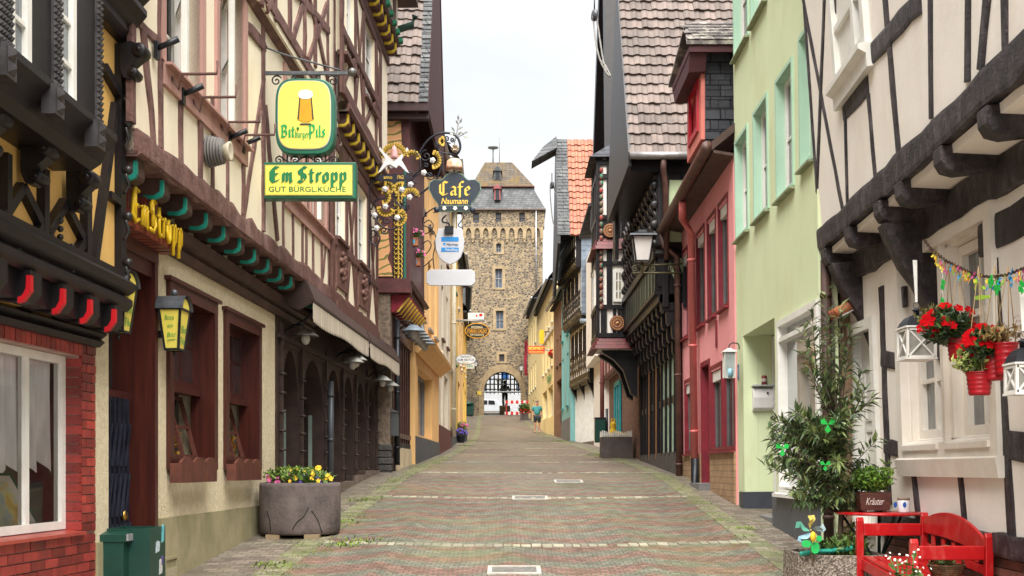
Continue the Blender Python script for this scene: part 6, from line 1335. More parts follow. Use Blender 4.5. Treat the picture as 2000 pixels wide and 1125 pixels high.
m = MB(); m.tube([(X7(1132), Y7 - .15, 7.1), (X7(1172), Y7 - .15, 7.1)], .1, 8); m.tube([(X7(1160), Y7 - .2, 7.05), (X7(1168), Y7 - .2, 6.5), (X7(1168), Y7 - .2, 2.6)], .09, 8); m.build('gutter_pipe', M('steel_blue_pipe', (.25, .3, .34), (.18, .22, .25), 4, .4, metal=.3), OH)

# ================================================================ small houses on to the tower
F8, L8 = span(1114, 46.05, 1097, 51, 1)
plain('turquoise_house', 'narrow turquoise rendered house with teal windows beside the striped jetty house', F8, L8, gz(48), 9.4, M('turquoise_plaster', (.25, .52, .52), (.2, .45, .45), 2, .8), [(1, 4.4, .8, 2.2), (3.8, 4.4, .8, 2.2), (1, 7.4, .8, 1.5), (3.8, 7.4, .8, 1.5)], gz(48) + .9, M('grey_base', (.2, .2, .21)), wmat=MATS['teal_frame'])
F9, L9 = span(1099, 51.05, 1082, 56, 1)
plain('brown_house', 'narrow brown timbered house with a dark shop front, next to the turquoise one', F9, L9, gz(53), 9.6, M('ochre_brown', (.25, .13, .07), (.18, .09, .05), 3, .8), [(.8, 6.6, .7, 1.3), (2.4, 6.6, .7, 1.3)], shop=[(.6, 3.4, 3.7, 5.9)], smat=m_black, wmat=m_black)
F10, L10 = span(1082, 56.05, 1049, 69.5, 1)
SH = plain('yellow_shop_house', 'yellow and white shop house with green sign letters beside the lemon house near the tower', F10, L10, gz(65), 11.2, m_pale, [(.8, 7.0, .9, 1.6), (3, 7.0, .9, 1.6), (5.2, 7.0, .9, 1.6), (7.4, 7, .9, 1.6), (.8, 9.2, .9, 1.4), (3, 9.2, .9, 1.4), (5.2, 9.2, .9, 1.4)], shop=[(.8, 4.2, 4.4, 6), (5, 8.4, 4.5, 6)], smat=M('shop_pale', (.6, .58, .5)))
m = MB(); m.fbox(F10, .2, 9.2, 6.5, 7.9, .002, .03) if False else m.fbox(F10, .2, 9.2, 8.7, 8.85, .002, .08); m.build('cornice', m_white, SH)
F11, L11 = span(1049, 69.55, 1032, 79, 1)
plain('lemon_house', 'pale lemon house with small white windows standing against the tower', F11, L11, gz(74), 12.3, m_pale, [(1, 6.9, .8, 1.6), (3.2, 6.9, .8, 1.6), (5.4, 6.9, .8, 1.6), (7.6, 6.9, .8, 1.6), (1, 9.7, .8, 1.6), (3.2, 9.7, .8, 1.6), (5.4, 9.7, .8, 1.6), (7.6, 9.7, .8, 1.6)], shop=[(1, 2, 4.6, 6.2), (3.4, 4.4, 4.6, 6.2)])
m = MB(); o = thing('slate_gable_house', 'tall slate clad gable rising behind the yellow shop house', 'house', (3.2, 66, 4)); m.box((2.6, 62.5, 8), (7, 66.5, 13.2)); m.build('wall', m_dslate, o); m = MB(); m.prism([(2.4, 62.4, 13.2), (7, 62.4, 13.2), (7, 64.5, 17), (2.9, 64.5, 16.4)], (0, .1, .05)); m.prism([(2.4, 66.6, 13.2), (7, 66.6, 13.2), (7, 64.5, 17), (2.9, 64.5, 16.4)], (0, -.1, .05)); m.build('roof', m_slate, o)
# ================================================================ hanging signs
def spiral(c, r0, turns, start, fr, k=26, flip=1, r1=.12):
    """scroll points in a front plane, from the rim inwards"""
    pts = []
    for i in range(k + 1):
        t = i / k; a = start + flip * turns * 2 * math.pi * t; r = r0 * (1 - t * (1 - r1)); pts.append(fr.P(c[0] + r * math.cos(a), c[1] + r * math.sin(a), c[2] if len(c) > 2 else 0))
    return pts
class PX:
    """front plane at distance Y addressed in photo pixels"""
    def __init__(s, Y): s.Y = Y; s.k = Y / F; s.fr = FrontFr(0, Y)
    def p(s, x, y, d=0.0): return s.fr.P((x - CX) * s.k, CZ - (y - CY) * s.k, d)
    def c(s, x, y, d=0.0): return ((x - CX) * s.k, CZ - (y - CY) * s.k, d)
    def arc(s, pts, d=0.0, sub=5):
        P = [s.p(x, y, d) for x, y in pts]; out = []
        for i in range(len(P) - 1):
            a, b, c, e = P[max(i - 1, 0)], P[i], P[i + 1], P[min(i + 2, len(P) - 1)]
            for j in range(sub):
                t = j / sub; out.append(b * 1.0 + (c - a) * .5 * t + (a * 1.0 - b * 2.5 + c * 2.0 - e * .5) * t * t + (b * 1.5 - a * .5 - c * 1.5 + e * .5) * t ** 3)
        return out + [P[-1]]
XR3, ZR3 = V((1, 0, 0)), V((0, 0, 1))
m_dgreen = M('sign_green', (.005, .11, .06), (.004, .085, .05), 3, .35, spec=.5); m_syel = M('sign_yellow', (.78, .66, .12), (.73, .61, .1), 2, .35); m_sgreen = M('letter_green', (.005, .3, .07), (.005, .27, .06), 2, .4)
m_sil = M('sign_frame_silver', (.45, .46, .46), rough=.4)

q = PX(11.79)
bk = thing('sign_bracket', 'iron arm with scrolls and a ball end that carries the two yellow inn signs', 'sign bracket', q.p(515, 195))
m = MB(); m.box(q.p(513, 195, -.0), q.p(517, 62, .02)); m.bar(q.p(516, 143), q.p(680, 143), .03, .035); m.tube(q.arc([(517, 92), (560, 108), (610, 122), (665, 137)]), .009, 6); m.build('arm', M('weathered_iron', (.1, .11, .12), (.05, .055, .06), 12, .5, metal=.4), bk)
m = MB(); m.ball(q.p(688, 141), .045, 14, 10); m.build('ball', M('iron_ball', (.2, .2, .2), (.1, .09, .08), 9, .4, metal=.6), bk)
m = MB()
for x, y, r, st, f in ((540, 158, 11, .5, 1), (650, 158, 11, 2.6, -1), (575, 152, 7, 0, -1), (620, 152, 7, 3.1, 1), (516, 92, 5, 0, 1)): m.tube(spiral(q.c(x, y), r * q.k, 1.4, st, q.fr, flip=f), .008, 5)
for x in (575, 625): m.tube([q.p(x, 143), q.p(x, 160)], .008, 5)
m.build('scrollwork', m_dkiron, bk)
def rounded(cx, cy, w, h, e=4.5, n=40, taper=0):
    P = []
    for i in range(n):
        a = 2 * math.pi * i / n; c_, s_ = math.cos(a), math.sin(a)
        P.append((cx + w * math.copysign(abs(c_) ** (2 / e), c_) * (1 + taper * s_), cy + h * math.copysign(abs(s_) ** (2 / e), s_)))
    return P
def slab(m, q, P, d0, d1): m.prism([q.p(x, y, d0) for x, y in P], q.fr.N * (d1 - d0))
bs = thing('beer_sign', 'rounded yellow and green light box sign for pils beer, hanging over the inn name board', 'sign', q.p(598, 305))
m = MB(); slab(m, q, rounded(598, 231, 58, 74, 4.2), -.09, .07); m.build('housing', m_dgreen, bs, bevel=.012)
m = MB(); slab(m, q, rounded(597, 229, 52, 67, 4.2), .071, .078); m.build('rim', m_sil, bs)
m = MB(); slab(m, q, rounded(597, 229, 50.5, 65.5, 4.2), .079, .084); fc = m.build('face', m_syel, bs)
m = MB(); m.nib('Bit', q.p(552, 273, .085), XR3, ZR3, .13, .25, 35, width=28 * q.k); m.nib('Pils', q.p(606, 273, .085), XR3, ZR3, .13, .25, 35, width=33 * q.k); m.nib('burger', q.p(579, 274, .085), XR3, ZR3, .08, .22, 35, width=28 * q.k)
m.lathe([(.001, -.0), (.012, .002), (.014, .02), (.012, .024)], q.p(585, 258, .088), 10); m.bar(q.p(585, 265, .087), q.p(585, 258, .087), .004); m.build('lettering', m_sgreen, fc)
m = MB(); slab(m, q, [(584, 238), (588, 196), (612, 196), (616, 238), (606, 243), (594, 243)], .085, .09); gb = m.build('beer_glass', M('beer_amber', (.6, .33, .02), (.5, .26, .015), 6, .3), fc)
m = MB(); slab(m, q, rounded(600, 190, 14, 9, 2.4), .086, .094); m.build('foam', m_white, gb)
m = MB(); slab(m, q, [(584, 238), (588, 196), (590, 196), (587, 238)], .091, .094); slab(m, q, [(613, 238), (610, 196), (612, 196), (616, 238)], .091, .094); slab(m, q, [(590, 246), (610, 246), (612, 249), (588, 249)], .085, .09); m.build('glass_outline', M('outline_dark', (.03, .03, .03)), gb)
ns = thing('inn_sign', 'wide green framed yellow name board with blackletter lettering hanging below the beer sign', 'sign', q.p(606, 391))
m = MB(); slab(m, q, [(514, 391), (697, 391), (697, 320), (514, 320)], -.08, .07); m.build('housing', m_dgreen, ns, bevel=.01)
m = MB(); slab(m, q, [(520, 386), (691, 386), (691, 325.5), (520, 325.5)], .071, .078); m.build('rim', M('rim_olive', (.3, .3, .08)), ns)
m = MB(); slab(m, q, [(522, 384), (689, 384), (689, 327.5), (522, 327.5)], .079, .084); fc = m.build('face', m_syel, ns)
m = MB(); m.nib('Em', q.p(529, 361, .085), XR3, ZR3, .165, .27, 38, width=47 * q.k); m.nib('Stropp', q.p(583, 361, .085), XR3, ZR3, .165, .27, 38, width=98 * q.k); m.text('GUT BÜRGL.KÜCHE', q.p(528, 378.5, .085), XR3, ZR3, 150 * q.k, .056, .002, bold=.012); m.build('lettering', M('letter_dark_green', (.004, .16, .05), (.004, .14, .045)), fc)
m = MB()
for x, st, f in ((545, 0, 1), (577, 3.1, -1), (620, 0, 1), (652, 3.1, -1)): m.tube(spiral(q.c(x, 313), 9 * q.k, 1.4, st, q.fr, flip=f), .008, 5)
for x in (561, 598, 636): m.tube([q.p(x, 303), q.p(x, 321)], .009, 5)
m.tube(q.arc([(545, 304), (570, 318), (598, 306), (626, 318), (652, 304)]), .008, 5); m.build('scrollwork', m_dkiron, ns)

# ---- wrought iron cafe sign
q = PX(18.25)
ci = thing('wrought_iron_bracket', 'ornate black wrought iron bracket with gilded leaves, white roses and a year shield', 'sign bracket', q.p(722, 560))
m_blk = M('painted_iron', (.02, .022, .035), (.012, .013, .02), 8, .4, metal=.3)
m = MB(); T = lambda pts, r=.014, d=0: m.tube(q.arc(pts, d), r, 6)
T([(722, 560), (721, 480), (721, 400), (723, 340), (728, 320)], .018); T([(721, 470), (735, 480), (742, 465), (736, 455)]); T([(718, 300), (728, 330), (735, 345)])
T([(818, 300), (835, 275), (855, 262), (878, 260), (893, 268), (899, 285), (895, 298), (886, 303), (877, 300)], .02); T([(877, 301), (858, 296), (857, 285), (868, 278), (880, 280)], .012)
T([(812, 385), (835, 368), (852, 350), (861, 330), (863, 312), (858, 298)], .017); T([(812, 385), (800, 365), (810, 345), (830, 338), (842, 345)], .012); T([(735, 300), (720, 318), (720, 340), (738, 350)], .016); T([(808, 292), (820, 310), (820, 330), (805, 345)], .016)
for x, y, r, st, f in ((832, 305, 12, 1.5, 1), (840, 343, 9, 0, -1), (853, 283, 6, 0, 1), (872, 270, 6, 3, 1), (884, 273, 5, 0, -1), (833, 322, 5, 2, 1), (805, 360, 8, 0, 1), (795, 362, 7, 3, -1), (730, 350, 9, 1, 1), (757, 380, 6, 0, -1), (790, 402, 10, 5, 1), (768, 402, 10, 3, -1), (757, 430, 11, 0, 1), (740, 425, 8, 3, -1), (728, 455, 12, 1, 1), (750, 450, 8, 0, -1), (800, 340, 6, 0, 1)): m.tube(spiral(q.c(x, y), r * q.k, 1.5, st, q.fr, flip=f), .011, 5)
T([(770, 362), (772, 390), (790, 410), (795, 400)]); T([(770, 362), (755, 385), (735, 390), (725, 410)]); T([(770, 430), (790, 425), (790, 405)]); T([(725, 420), (750, 445), (775, 445), (790, 425)]); T([(742, 330), (720, 345)], .01); m.build('scrollwork', m_blk, ci)
m = MB()
def gild(c, r, a0, a1, n=10):
    m.cut()
    for k in range(n):
        t = a0 + (a1 - a0) * k / (n - 1); o = q.p(c[0] + r * math.cos(t), c[1] - r * math.sin(t), .0); m.obox(o, XR3 * .035 * math.cos(t) + ZR3 * .035 * math.sin(t), V((0, .012, 0)), XR3 * -.028 * math.sin(t) + ZR3 * .028 * math.cos(t)); m.ball(q.p(c[0] + (r + 3.5) * math.cos(t), c[1] - (r + 3.5) * math.sin(t)), .018, 6, 5)
gild((770, 305), 21, .2, 2.9, 13); gild((735, 309), 14, .3, 2.9, 8); gild((805, 310), 12, .2, 2.4, 7); gild((845, 312), 14, -1.4, 1.3, 9); gild((748, 385), 11, -1.4, 1.5, 8); gild((754, 405), 14, -3.0, -.5, 9); gild((802, 385), 14, .3, 2.8, 8); gild((776, 424), 14, -1.4, .9, 8); gild((757, 366), 9, -.8, 1.8, 6); gild((782, 368), 9, 1.2, 3.9, 6); gild((866, 276), 5, 1.8, 4.5, 4)
m.build('gilded_leaf', m_gold, ci)
m = MB()
for x, y in ((752, 370), (785, 371), (800, 386), (753, 404), (776, 426), (845, 314), (828, 338), (732, 421), (736, 446), (802, 361)):
    m.cut()
    for k in range(5): m.ball(q.p(x + 3 * math.cos(k * 1.26), y + 3 * math.sin(k * 1.26), .02), .026, 7, 5)
    m.ball(q.p(x, y, .035), .026, 7, 5)
m.build('white_rose', M('rose_white', (.7, .7, .7), (.5, .5, .52), 20), ci)
m = MB(); slab(m, q, [(738, 345), (746, 341), (752, 343), (758, 339), (766, 342), (771, 338), (777, 342), (785, 339), (791, 343), (798, 341), (804, 347), (800, 354), (790, 352), (783, 354), (775, 356), (770, 360), (765, 356), (757, 354), (748, 353), (740, 354)], -.02, .02); sh = m.build('year_shield', m_blk, ci)
m = MB(); m.nib('anno', q.p(750, 351, .025), XR3, ZR3, .075, .16, 38, width=18 * q.k) if False else None
m = MB(); m.text('anno', q.p(749.5, 350, .021), XR3, ZR3, 17 * q.k, .06, .002, bold=.02); m.text('1962', q.p(776, 350, .021), XR3, ZR3, 13 * q.k, .06, .002, bold=.02); m.build('lettering', m_gold, sh)
m = MB()                                                      # two white figures and the pink cake between them
for s, x0 in ((1, 752), (-1, 786)):
    m.cut()
    Q = [(x0 - s * 14, 339), (x0 - s * 4, 322), (x0 + s * 2, 312), (x0 - s * 6, 300), (x0 - s * 12, 292), (x0 - s * 9, 288), (x0 - s * 2, 298), (x0 + s * 6, 306), (x0 + s * 14, 312), (x0 + s * 26, 325), (x0 + s * 22, 329), (x0 + s * 10, 322), (x0 + s * 4, 324), (x0 - s * 8, 336)]
    slab(m, q, Q, -.02 + .012 * s, .02 + .012 * s)
m.build('white_figure', M('figure_white', (.7, .7, .71), (.6, .6, .62), 9), ci)
m = MB(); m.lathe([(6.5 * q.k, 0), (6.8 * q.k, .03), (6 * q.k, .06), (6.4 * q.k, .08), (5.6 * q.k, .11), (5.8 * q.k, .13), (4.6 * q.k, .16), (2 * q.k, .2), (.01, .215)], q.p(770, 309, .0), 18); m.build('pink_cake', M('cake_pink', (.75, .42, .42), (.66, .33, .34), 30), ci)
m = MB()
for x, y in ((889, 292),): 
    for k in range(7): m.flower(q.p(x, y, .05), (math.cos(k), -1, math.sin(k)), .07, 6)
m.build('rosette', M('rosette_cream', (.55, .46, .34), (.35, .28, .2), 20), ci, recalc=False)
m = MB(); st = q.arc([(887, 292), (889, 272), (893, 256), (895, 240)]); m.tube(st, .009, 5); m.tube(q.arc([(890, 270), (898, 266), (906, 262)]), .007, 5)
for x, y, a in ((895, 231, 1.6), (900, 237, 1.1), (893, 240, 2.1), (885, 253, 2.2), (899, 251, .4), (901, 260, -.2), (909, 260, .3), (897, 262, .7), (888, 262, 2.4), (910, 268, -.2), (884, 262, 3)):
    o = q.p(x, y, .02); dd = V((math.cos(a), -.25, math.sin(a))); e = dd.cross(V((0, -1, 0.2))).normalized() * .02; m.prism([o - dd * .05, o + e, o + dd * .05, o - e], (0, .006, 0))
m.build('leaf_branch', M('branch_silver', (.33, .33, .3), (.22, .22, .2), 10, .4, metal=.4), ci)
cs = thing('cafe_sign', 'dark blue crown shaped board with gold cafe lettering under a painted bell', 'sign', q.p(888, 412))
O = [(851, 412), (858, 404), (855, 396), (846, 384), (839, 370), (840, 358), (848, 352), (862, 353), (866, 350), (872, 343), (880, 339.5), (888, 338.5), (896, 339.5), (904, 343), (910, 350), (914, 353), (928, 352), (937, 359), (938, 371), (931, 384), (921, 396), (919, 404), (926, 412)]
c0 = (888, 378); big = [(c0[0] + (x - c0[0]) * 1.035, c0[1] + (y - c0[1]) * 1.045) for x, y in O]
m = MB(); slab(m, q, big, -.025, .02); m.build('edge', M('edge_sage', (.16, .25, .18)), cs); m = MB(); slab(m, q, O, .021, .026); m.lathe([(.01, 0), (.045, 0), (.045, .05), (.01, .05)], q.p(853, 410, -.02), 12, (0, -1, 0)); m.lathe([(.01, 0), (.045, 0), (.045, .05), (.01, .05)], q.p(923, 410, -.02), 12, (0, -1, 0)); bd = m.build('board', M('board_navy', (.014, .024, .04), (.01, .018, .03), 4, .4), cs)
m_gl = M('letter_gold', (.75, .5, .07), (.7, .45, .05), 3, .4)
m = MB(); m.nib('Cafe', q.p(856, 383, .027), XR3, ZR3, .235, .17, 36, width=64 * q.k); m.text('Naumann', q.p(862, 399, .027), XR3, ZR3, 52 * q.k, .1, .002, shear=.25, bold=.012); m.build('lettering', m_gl, bd)
m = MB(); slab(m, q, [(860, 402.2), (916, 402.2), (916, 403.4), (860, 403.4)], .026, .029); m.build('rule', MATS['edge_sage'], bd)
m = MB()
for x in (868, 889, 910):
    m.cut()
    for k in range(5): m.ball(q.p(x + 2.4 * math.cos(k * 1.26 + .3), 408 + 2.4 * math.sin(k * 1.26 + .3), .03), .018, 6, 5)
m.build('white_flower', m_white, bd)
m = MB(); m.lathe([(.03, .16), (.08, .165), (.12, .13), (.135, .04), (.14, 0), (.02, .01)], q.p(887, 331, 0), 20); m.build('bell', M('painted_bell', (.55, .16, .06), (.7, .6, .45), 9, .3), cs); m = MB(); m.tube([q.p(887, 303), q.p(887, 318)], .012, 6); m.tube([q.p(887, 331), q.p(887, 340)], .012, 6); m.build('hanger', m_blk, cs)

# ---- parcel shop shield and the blank board
q = PX(24.5)
hs = thing('parcel_shield', 'silver grey shield sign with blue bars and parcel shop name below the cafe board', 'sign', q.p(879, 517))
O = [(856, 447), (901, 447), (907, 470), (906, 486), (900, 503), (891, 512), (879, 517), (867, 512), (858, 503), (851, 486), (850, 470)]
m = MB(); slab(m, q, O, -.03, .03); m.build('board', M('board_grey', (.56, .57, .6), (.5, .51, .54), 2, .4), hs, bevel=.01)
mb_b = M('parcel_blue', (.02, .25, .62), (.02, .22, .56), 2, .4)
m = MB(); slab(m, q, [(862, 472), (896, 472), (896, 463.5), (862, 463.5)], .031, .036); slab(m, q, [(862, 492), (866, 492), (896, 492), (896, 484), (862, 484)], .031, .036); slab(m, q, [(865, 475), (871, 475), (869, 480), (867, 480)], .031, .034); m.build('blue_bar', mb_b, hs)
m = MB(); m.text('Hermes', q.p(872, 481, .031), XR3, ZR3, 23 * q.k, .075, .003, shear=.25, bold=.01); m.build('lettering', M('letter_navy', (.02, .04, .12)), hs); m = MB(); m.text('PaketShop', q.p(870, 490.3, .037), XR3, ZR3, 24 * q.k, .05, .003, shear=.1, bold=.008); m.build('white_lettering', m_white, hs)
m = MB(); m.box(q.p(869, 457, .02), q.p(886, 443, .1)); m.tube(q.arc([(877, 444), (876, 436), (866, 434), (864, 428), (872, 420)]), .02, 6); m.build('lamp_fitting', m_dkiron, hs)
bb_ = thing('blank_board', 'blank pale grey board with notched corners hanging under the silver shield', 'sign', q.p(880, 558))
m = MB(); slab(m, q, [(833, 553), (833, 532), (837, 530), (839, 527), (922, 527), (924, 530), (928, 532), (928, 553), (924, 555), (922, 558), (839, 558), (837, 555)], -.03, .03); m.build('board', MATS['board_grey'], bb_, bevel=.008)
m = MB(); [m.tube([q.p(x, 517), q.p(x, 528)], .008, 5) for x in (862, 897)]; m.build('hanger', m_dkiron, bb_)
wi = thing('vine_bracket', 'thin black iron bracket of curling tendrils holding the silver shield on the orange house', 'sign bracket', q.p(800, 540))
m = MB(); T = lambda pts, r=.012, d=0: m.tube(q.arc(pts, d), r, 5)
T([(800, 560), (808, 520), (815, 490), (822, 460), (826, 430), (835, 415), (850, 405)], .014); T([(826, 430), (812, 425), (806, 432), (812, 440)]); T([(822, 460), (840, 452), (846, 440), (838, 430), (828, 436)]); T([(815, 490), (832, 495), (842, 480), (836, 470), (826, 476)]); T([(812, 505), (798, 500), (794, 488), (802, 482)]); T([(808, 525), (828, 520), (845, 505)]); T([(826, 440), (845, 450), (852, 470), (846, 500), (848, 525)]); T([(800, 545), (790, 530), (796, 520), (804, 524)]); T([(900, 410), (905, 425), (895, 440), (905, 446)]); T([(846, 415), (870, 412), (900, 412)])
for x, y in ((828, 418), (838, 442), (818, 470), (806, 500)): m.leaf(q.p(x, y), (1, -.3, .6), (0, -1, 0), .08, .03)
m.build('tendrils', m_dkiron, wi)

# ---- small signs towards the tower
q = PX(44)
def oval(o_name, label, x0, x1, y0, y1, edge, face, rows, lm, em=None):
    o = thing(o_name, label, 'sign', q.p((x0 + x1) / 2, y1)); cx, cy = (x0 + x1) / 2, (y0 + y1) / 2; w, h = (x1 - x0) / 2, (y1 - y0) / 2
    m = MB(); slab(m, q, rounded(cx, cy, w, h, 2), -.05, .05); m.build('rim', edge, o); m = MB(); slab(m, q, rounded(cx, cy, w - 1.5, h - 1.5, 2), .051, .056); b = m.build('board', face, o)
    for t, y, ww, hh, mt in rows:
        m = MB(); m.text(t, q.p(cx - ww / 2, y, .057), XR3, ZR3, ww * q.k, hh * q.k, .003, bold=.015); m.build('lettering', mt, b)
    return o
m_lc = M('letter_cream', (.75, .66, .4)); m_lo = M('letter_orange', (.75, .35, .02))
o = oval('pizzeria_sign', 'black oval pizzeria sign with a gold rim and orange centre band', 908, 956, 631, 661, m_lo, M('board_black', (.02, .02, .018)), [('PIZZERIA', 641.5, 22, 4, m_lc), ('FORNO CALDO', 649.5, 38, 5.5, m_lo), ('RISTORANTE', 656, 26, 3.6, m_lc)], m_lc)
m = MB()
for a in ((911, 653, 641), ): 
    for y in (643, 651): slab(m, q, [(911, y), (953, y), (953, y - .6), (911, y - .6)], .056, .06)
m.build('band_line', m_lo, o); m = MB(); m.tube([q.p(880, 626), q.p(945, 626)], .04, 6); m.tube([q.p(915, 626), q.p(915, 634)], .02, 5); m.tube([q.p(948, 626), q.p(948, 636)], .02, 5); m.build('bracket', m_metal, o)
oval('guesthouse_sign', 'white oval guest house sign with grey rim and blue lettering', 890, 930, 692, 713, M('rim_grey', (.3, .33, .38)), M('board_white', (.72, .74, .74)), [('GASTHAUS', 698.5, 22, 3, MATS['letter_navy']), ('ZUM NEUTOR', 705, 33, 4.2, MATS['letter_navy']), ('Bitburger', 710.5, 13, 2.8, m_gold)], None)
o = thing('white_panel_sign', 'small white panel sign with a red dot above the black pizzeria oval', 'sign', q.p(930, 625)); m = MB(); slab(m, q, [(914, 624), (945, 624), (945, 611), (914, 611)], -.03, .03); b = m.build('board', m_white, o); m = MB(); slab(m, q, rounded(939, 615.5, 3.4, 3, 2), .031, .034); slab(m, q, rounded(931, 617, 2, 2, 2), .031, .034); m.build('red_dot', m_red, b)
q2 = PX(47); o = thing('insurance_sign', 'small white sign with green letters half hidden under the white oval', 'sign', q2.p(919, 720)); m = MB(); slab(m, q2, [(911, 720), (926, 720), (926, 709), (911, 709)], -.02, .02); b = m.build('board', m_white, o); m = MB(); m.text('DEVK', q2.p(912.5, 717.5, .021), XR3, ZR3, 12 * q2.k, 4 * q2.k, .003, bold=.02); m.build('lettering', m_sgreen, b)
q = PX(58); o = thing('shop_sign', 'red board with yellow lettering projecting from the yellow houses', 'sign', q.p(1047, 690)); m = MB(); slab(m, q, rounded(1047.5, 683, 16, 7.5, 9), -.06, .06); b = m.build('board', M('sign_red', (.6, .06, .02), (.55, .05, .02)), o); m = MB(); m.text('SCHMIDT', q.p(1033, 683, .061), XR3, ZR3, 29 * q.k, 5.5 * q.k, .003, bold=.03); m.text('raumausstattung', q.p(1034, 688.6, .061), XR3, ZR3, 27 * q.k, 3 * q.k, .003, bold=.015); m.build('lettering', M('letter_yellow', (.85, .6, .08)), b); m = MB(); m.tube([q.p(1063, 683), q.p(1082, 686)], .03, 6); m.build('bracket', m_metal, o)
o = thing('yellow_sign', 'blank yellow orange upright sign above the red shop board', 'sign', q.p(1058, 672)); m = MB(); slab(m, q, rounded(1058, 658, 4.6, 13.5, 6), -.05, .05); m.build('board', M('sign_orange', (.85, .42, .01), (.8, .38, .01)), o); m = MB(); m.tube([q.p(1062, 648), q.p(1078, 648)], .03, 6); m.build('bracket', m_dkiron, o)
m = MB(); a = F10.P(4.6, 7.0 - .75, .04); m.text('hosel', F10.P(4.2, 6.25, .05), -F10.U, F10.W, 2.6, .55, .01, bold=.02); m.build('sign_letters', m_sgreen, SH)
fl_ = thing('red_banner', 'dark red hanging banner on the lemon house by the tower', 'banner', at(1030, 735, 76.5)); q = PX(76.5); m = MB(); m.grid([[q.p(1024 + t * 6 + .8 * math.sin(i * .9), 661 + i * 9 + (1 - t) * 8 * (i == 0), .1 * math.sin(i + t * 4)) for t in (0, .5, 1)] for i in range(9)]); m.build('cloth', M('banner_red', (.25, .01, .03), (.2, .01, .025), 5, .8), fl_, recalc=False); m = MB(); m.tube([q.p(1021, 668), q.p(1031, 658)], .03, 5); m.build('pole', m_dkiron, fl_)

# ---- neon style letters over the inn door
ne = thing('tube_lettering', 'yellow tube letters on red brown boxes mounted over the inn door', 'sign', FB.P(FB.u(300), 3.45, 0))
m = MB(); mk = MB(); u_ = FB.u(247, .16); uend = FB.u(352, .16); body = 'EmStropp'; tot = sum(NIB[c][1] for c in body); kx = (uend - u_) / tot; x = 0
for ch in body:
    st, adv = NIB[ch]; hh = .27; v0 = 3.55; d_ = .2
    for pl in st: m.tube([FB.P(u_ + (x + a) * kx * .95, v0 + b * hh, d_) for a, b in pl], .016, 6)
    mk.fbox(FB, u_ + x * kx + .015, u_ + (x + adv) * kx - .02, v0 - .02, v0 + (1.0 if ch in 'ESt' else .66) * hh, .0, .165)
    x += adv
mk.build('letter_box', M('letter_box_redbrown', (.25, .06, .03), (.12, .02, .02), 7, .4), ne); m.build('tube', M('neon_tube_yellow', (.7, .47, .01), (.6, .38, .01), 6, .25), ne)

# ---- pub lanterns
def pub_lantern(xp, v0, label):
    u0 = FB.u(xp, .1); o = thing('pub_lantern', label, 'lantern', FB.P(u0, v0, .05), 'yellow beer lanterns on the roughcast wall')
    def fr8(v, wu, wd, dc): return [FB.P(u0 + su * wu, v, dc + sd * wd) for su, sd in ((-1, -1), (1, -1), (1, 1), (-1, 1))]
    b0, b1 = fr8(v0, .068, .056, .145), fr8(v0 + .33, .118, .088, .145); m = MB()
    m.add(b0 + b1, [[0, 1, 2, 3], [4, 5, 6, 7]] + [[i, (i + 1) % 4, 4 + (i + 1) % 4, 4 + i] for i in range(4)]); g_ = m.build('glass_body', MATS['sign_yellow'], o)
    m = MB()
    for i in range(4): m.bar(b0[i], b1[i], .018); m.bar(b0[i], b0[(i + 1) % 4], .018); m.bar(b1[i], b1[(i + 1) % 4], .02)
    m.box(*[FB.P(u0, v0 + .1, .0) + V((0, -.02, 0)), FB.P(u0, v0 + .16, .08) + V((0, .02, 0))]); m.tube([FB.P(u0, v0 - .005, .145), FB.P(u0, v0 - .05, .145)], .012, 6); m.build('frame', m_dkiron, o)
    m = MB(); rows = []
    for d_ in (.03, .26):
        rows.append([FB.P(u0 +   .138 * math.cos(a), v0 + .33 + .12 * math.sin(a), d_) for a in [math.pi * k / 14 for k in range(15)]])
    m.grid(rows); m.add([FB.P(u0, v0 + .33, .035)] + rows[0], [[0, k, k + 1] for k in range(1, 15)]); rows2 = [[p + FB.N * 0 for p in r] for r in rows]
    m.grid([[FB.P(u0 +   .128 * math.cos(a), v0 + .33 + .11 * math.sin(a), d_) for a in [math.pi * k / 14 for k in range(15)]] for d_ in (.03, .26)]); m.ball(FB.P(u0, v0 + .475, .145), .03, 12, 8); m.build('hood', M('hood_lead', (.14, .15, .17), (.07, .075, .085), 7, .4, metal=.5), o, recalc=False)
    m = MB(); P = [FB.P(u0 + .11 * math.cos(a), v0 + .33 + .095 * math.sin(a), .232) for a in [math.pi * k / 12 for k in range(13)]]; m.prism(P, FB.N * .005); m.build('arched_panel', MATS['sign_yellow'], g_)
    sl = (b1[0] - b0[0]).normalized(); r_ = (b1[3] - b1[0]).normalized(); n_ = r_.cross(sl)
    m = MB(); c = b0[0].lerp(b1[0], .0)
    for t, z, w_ in (('Bitte', .24, .08), ('ein', .175, .045), ('Bit!', .1, .075)): m.text(t, b0[0].lerp(b1[0], z / .33) + r_ * (.035 if t != 'ein' else .05), r_, sl, w_, .037, .006, shear=.3)
    m.bar(b0[0].lerp(b1[0], .22) + r_ * .03 + n_ * .006, b0[0].lerp(b1[0], .25) + r_ * .1 + n_ * .006, .004)
    r2 = -(b1[3] - b1[2]).normalized() * -1; r2 = (b1[2] - b1[3]).normalized(); s2 = (b1[3] - b0[3]).normalized()
    m.nib('Bit', b0[3].lerp(b1[3], .42) + r2 * .04, r2, s2, .058, .2, 35, .006, width=.12); m.nib('Pils', b0[3].lerp(b1[3], .14) + r2 * .03, r2, s2, .058, .2, 35, .006, width=.1)
    m.build('lettering', m_sgreen, g_)
pub_lantern(330, 2.72, 'yellow beer lantern with a leaden hood on the wall between door and window')
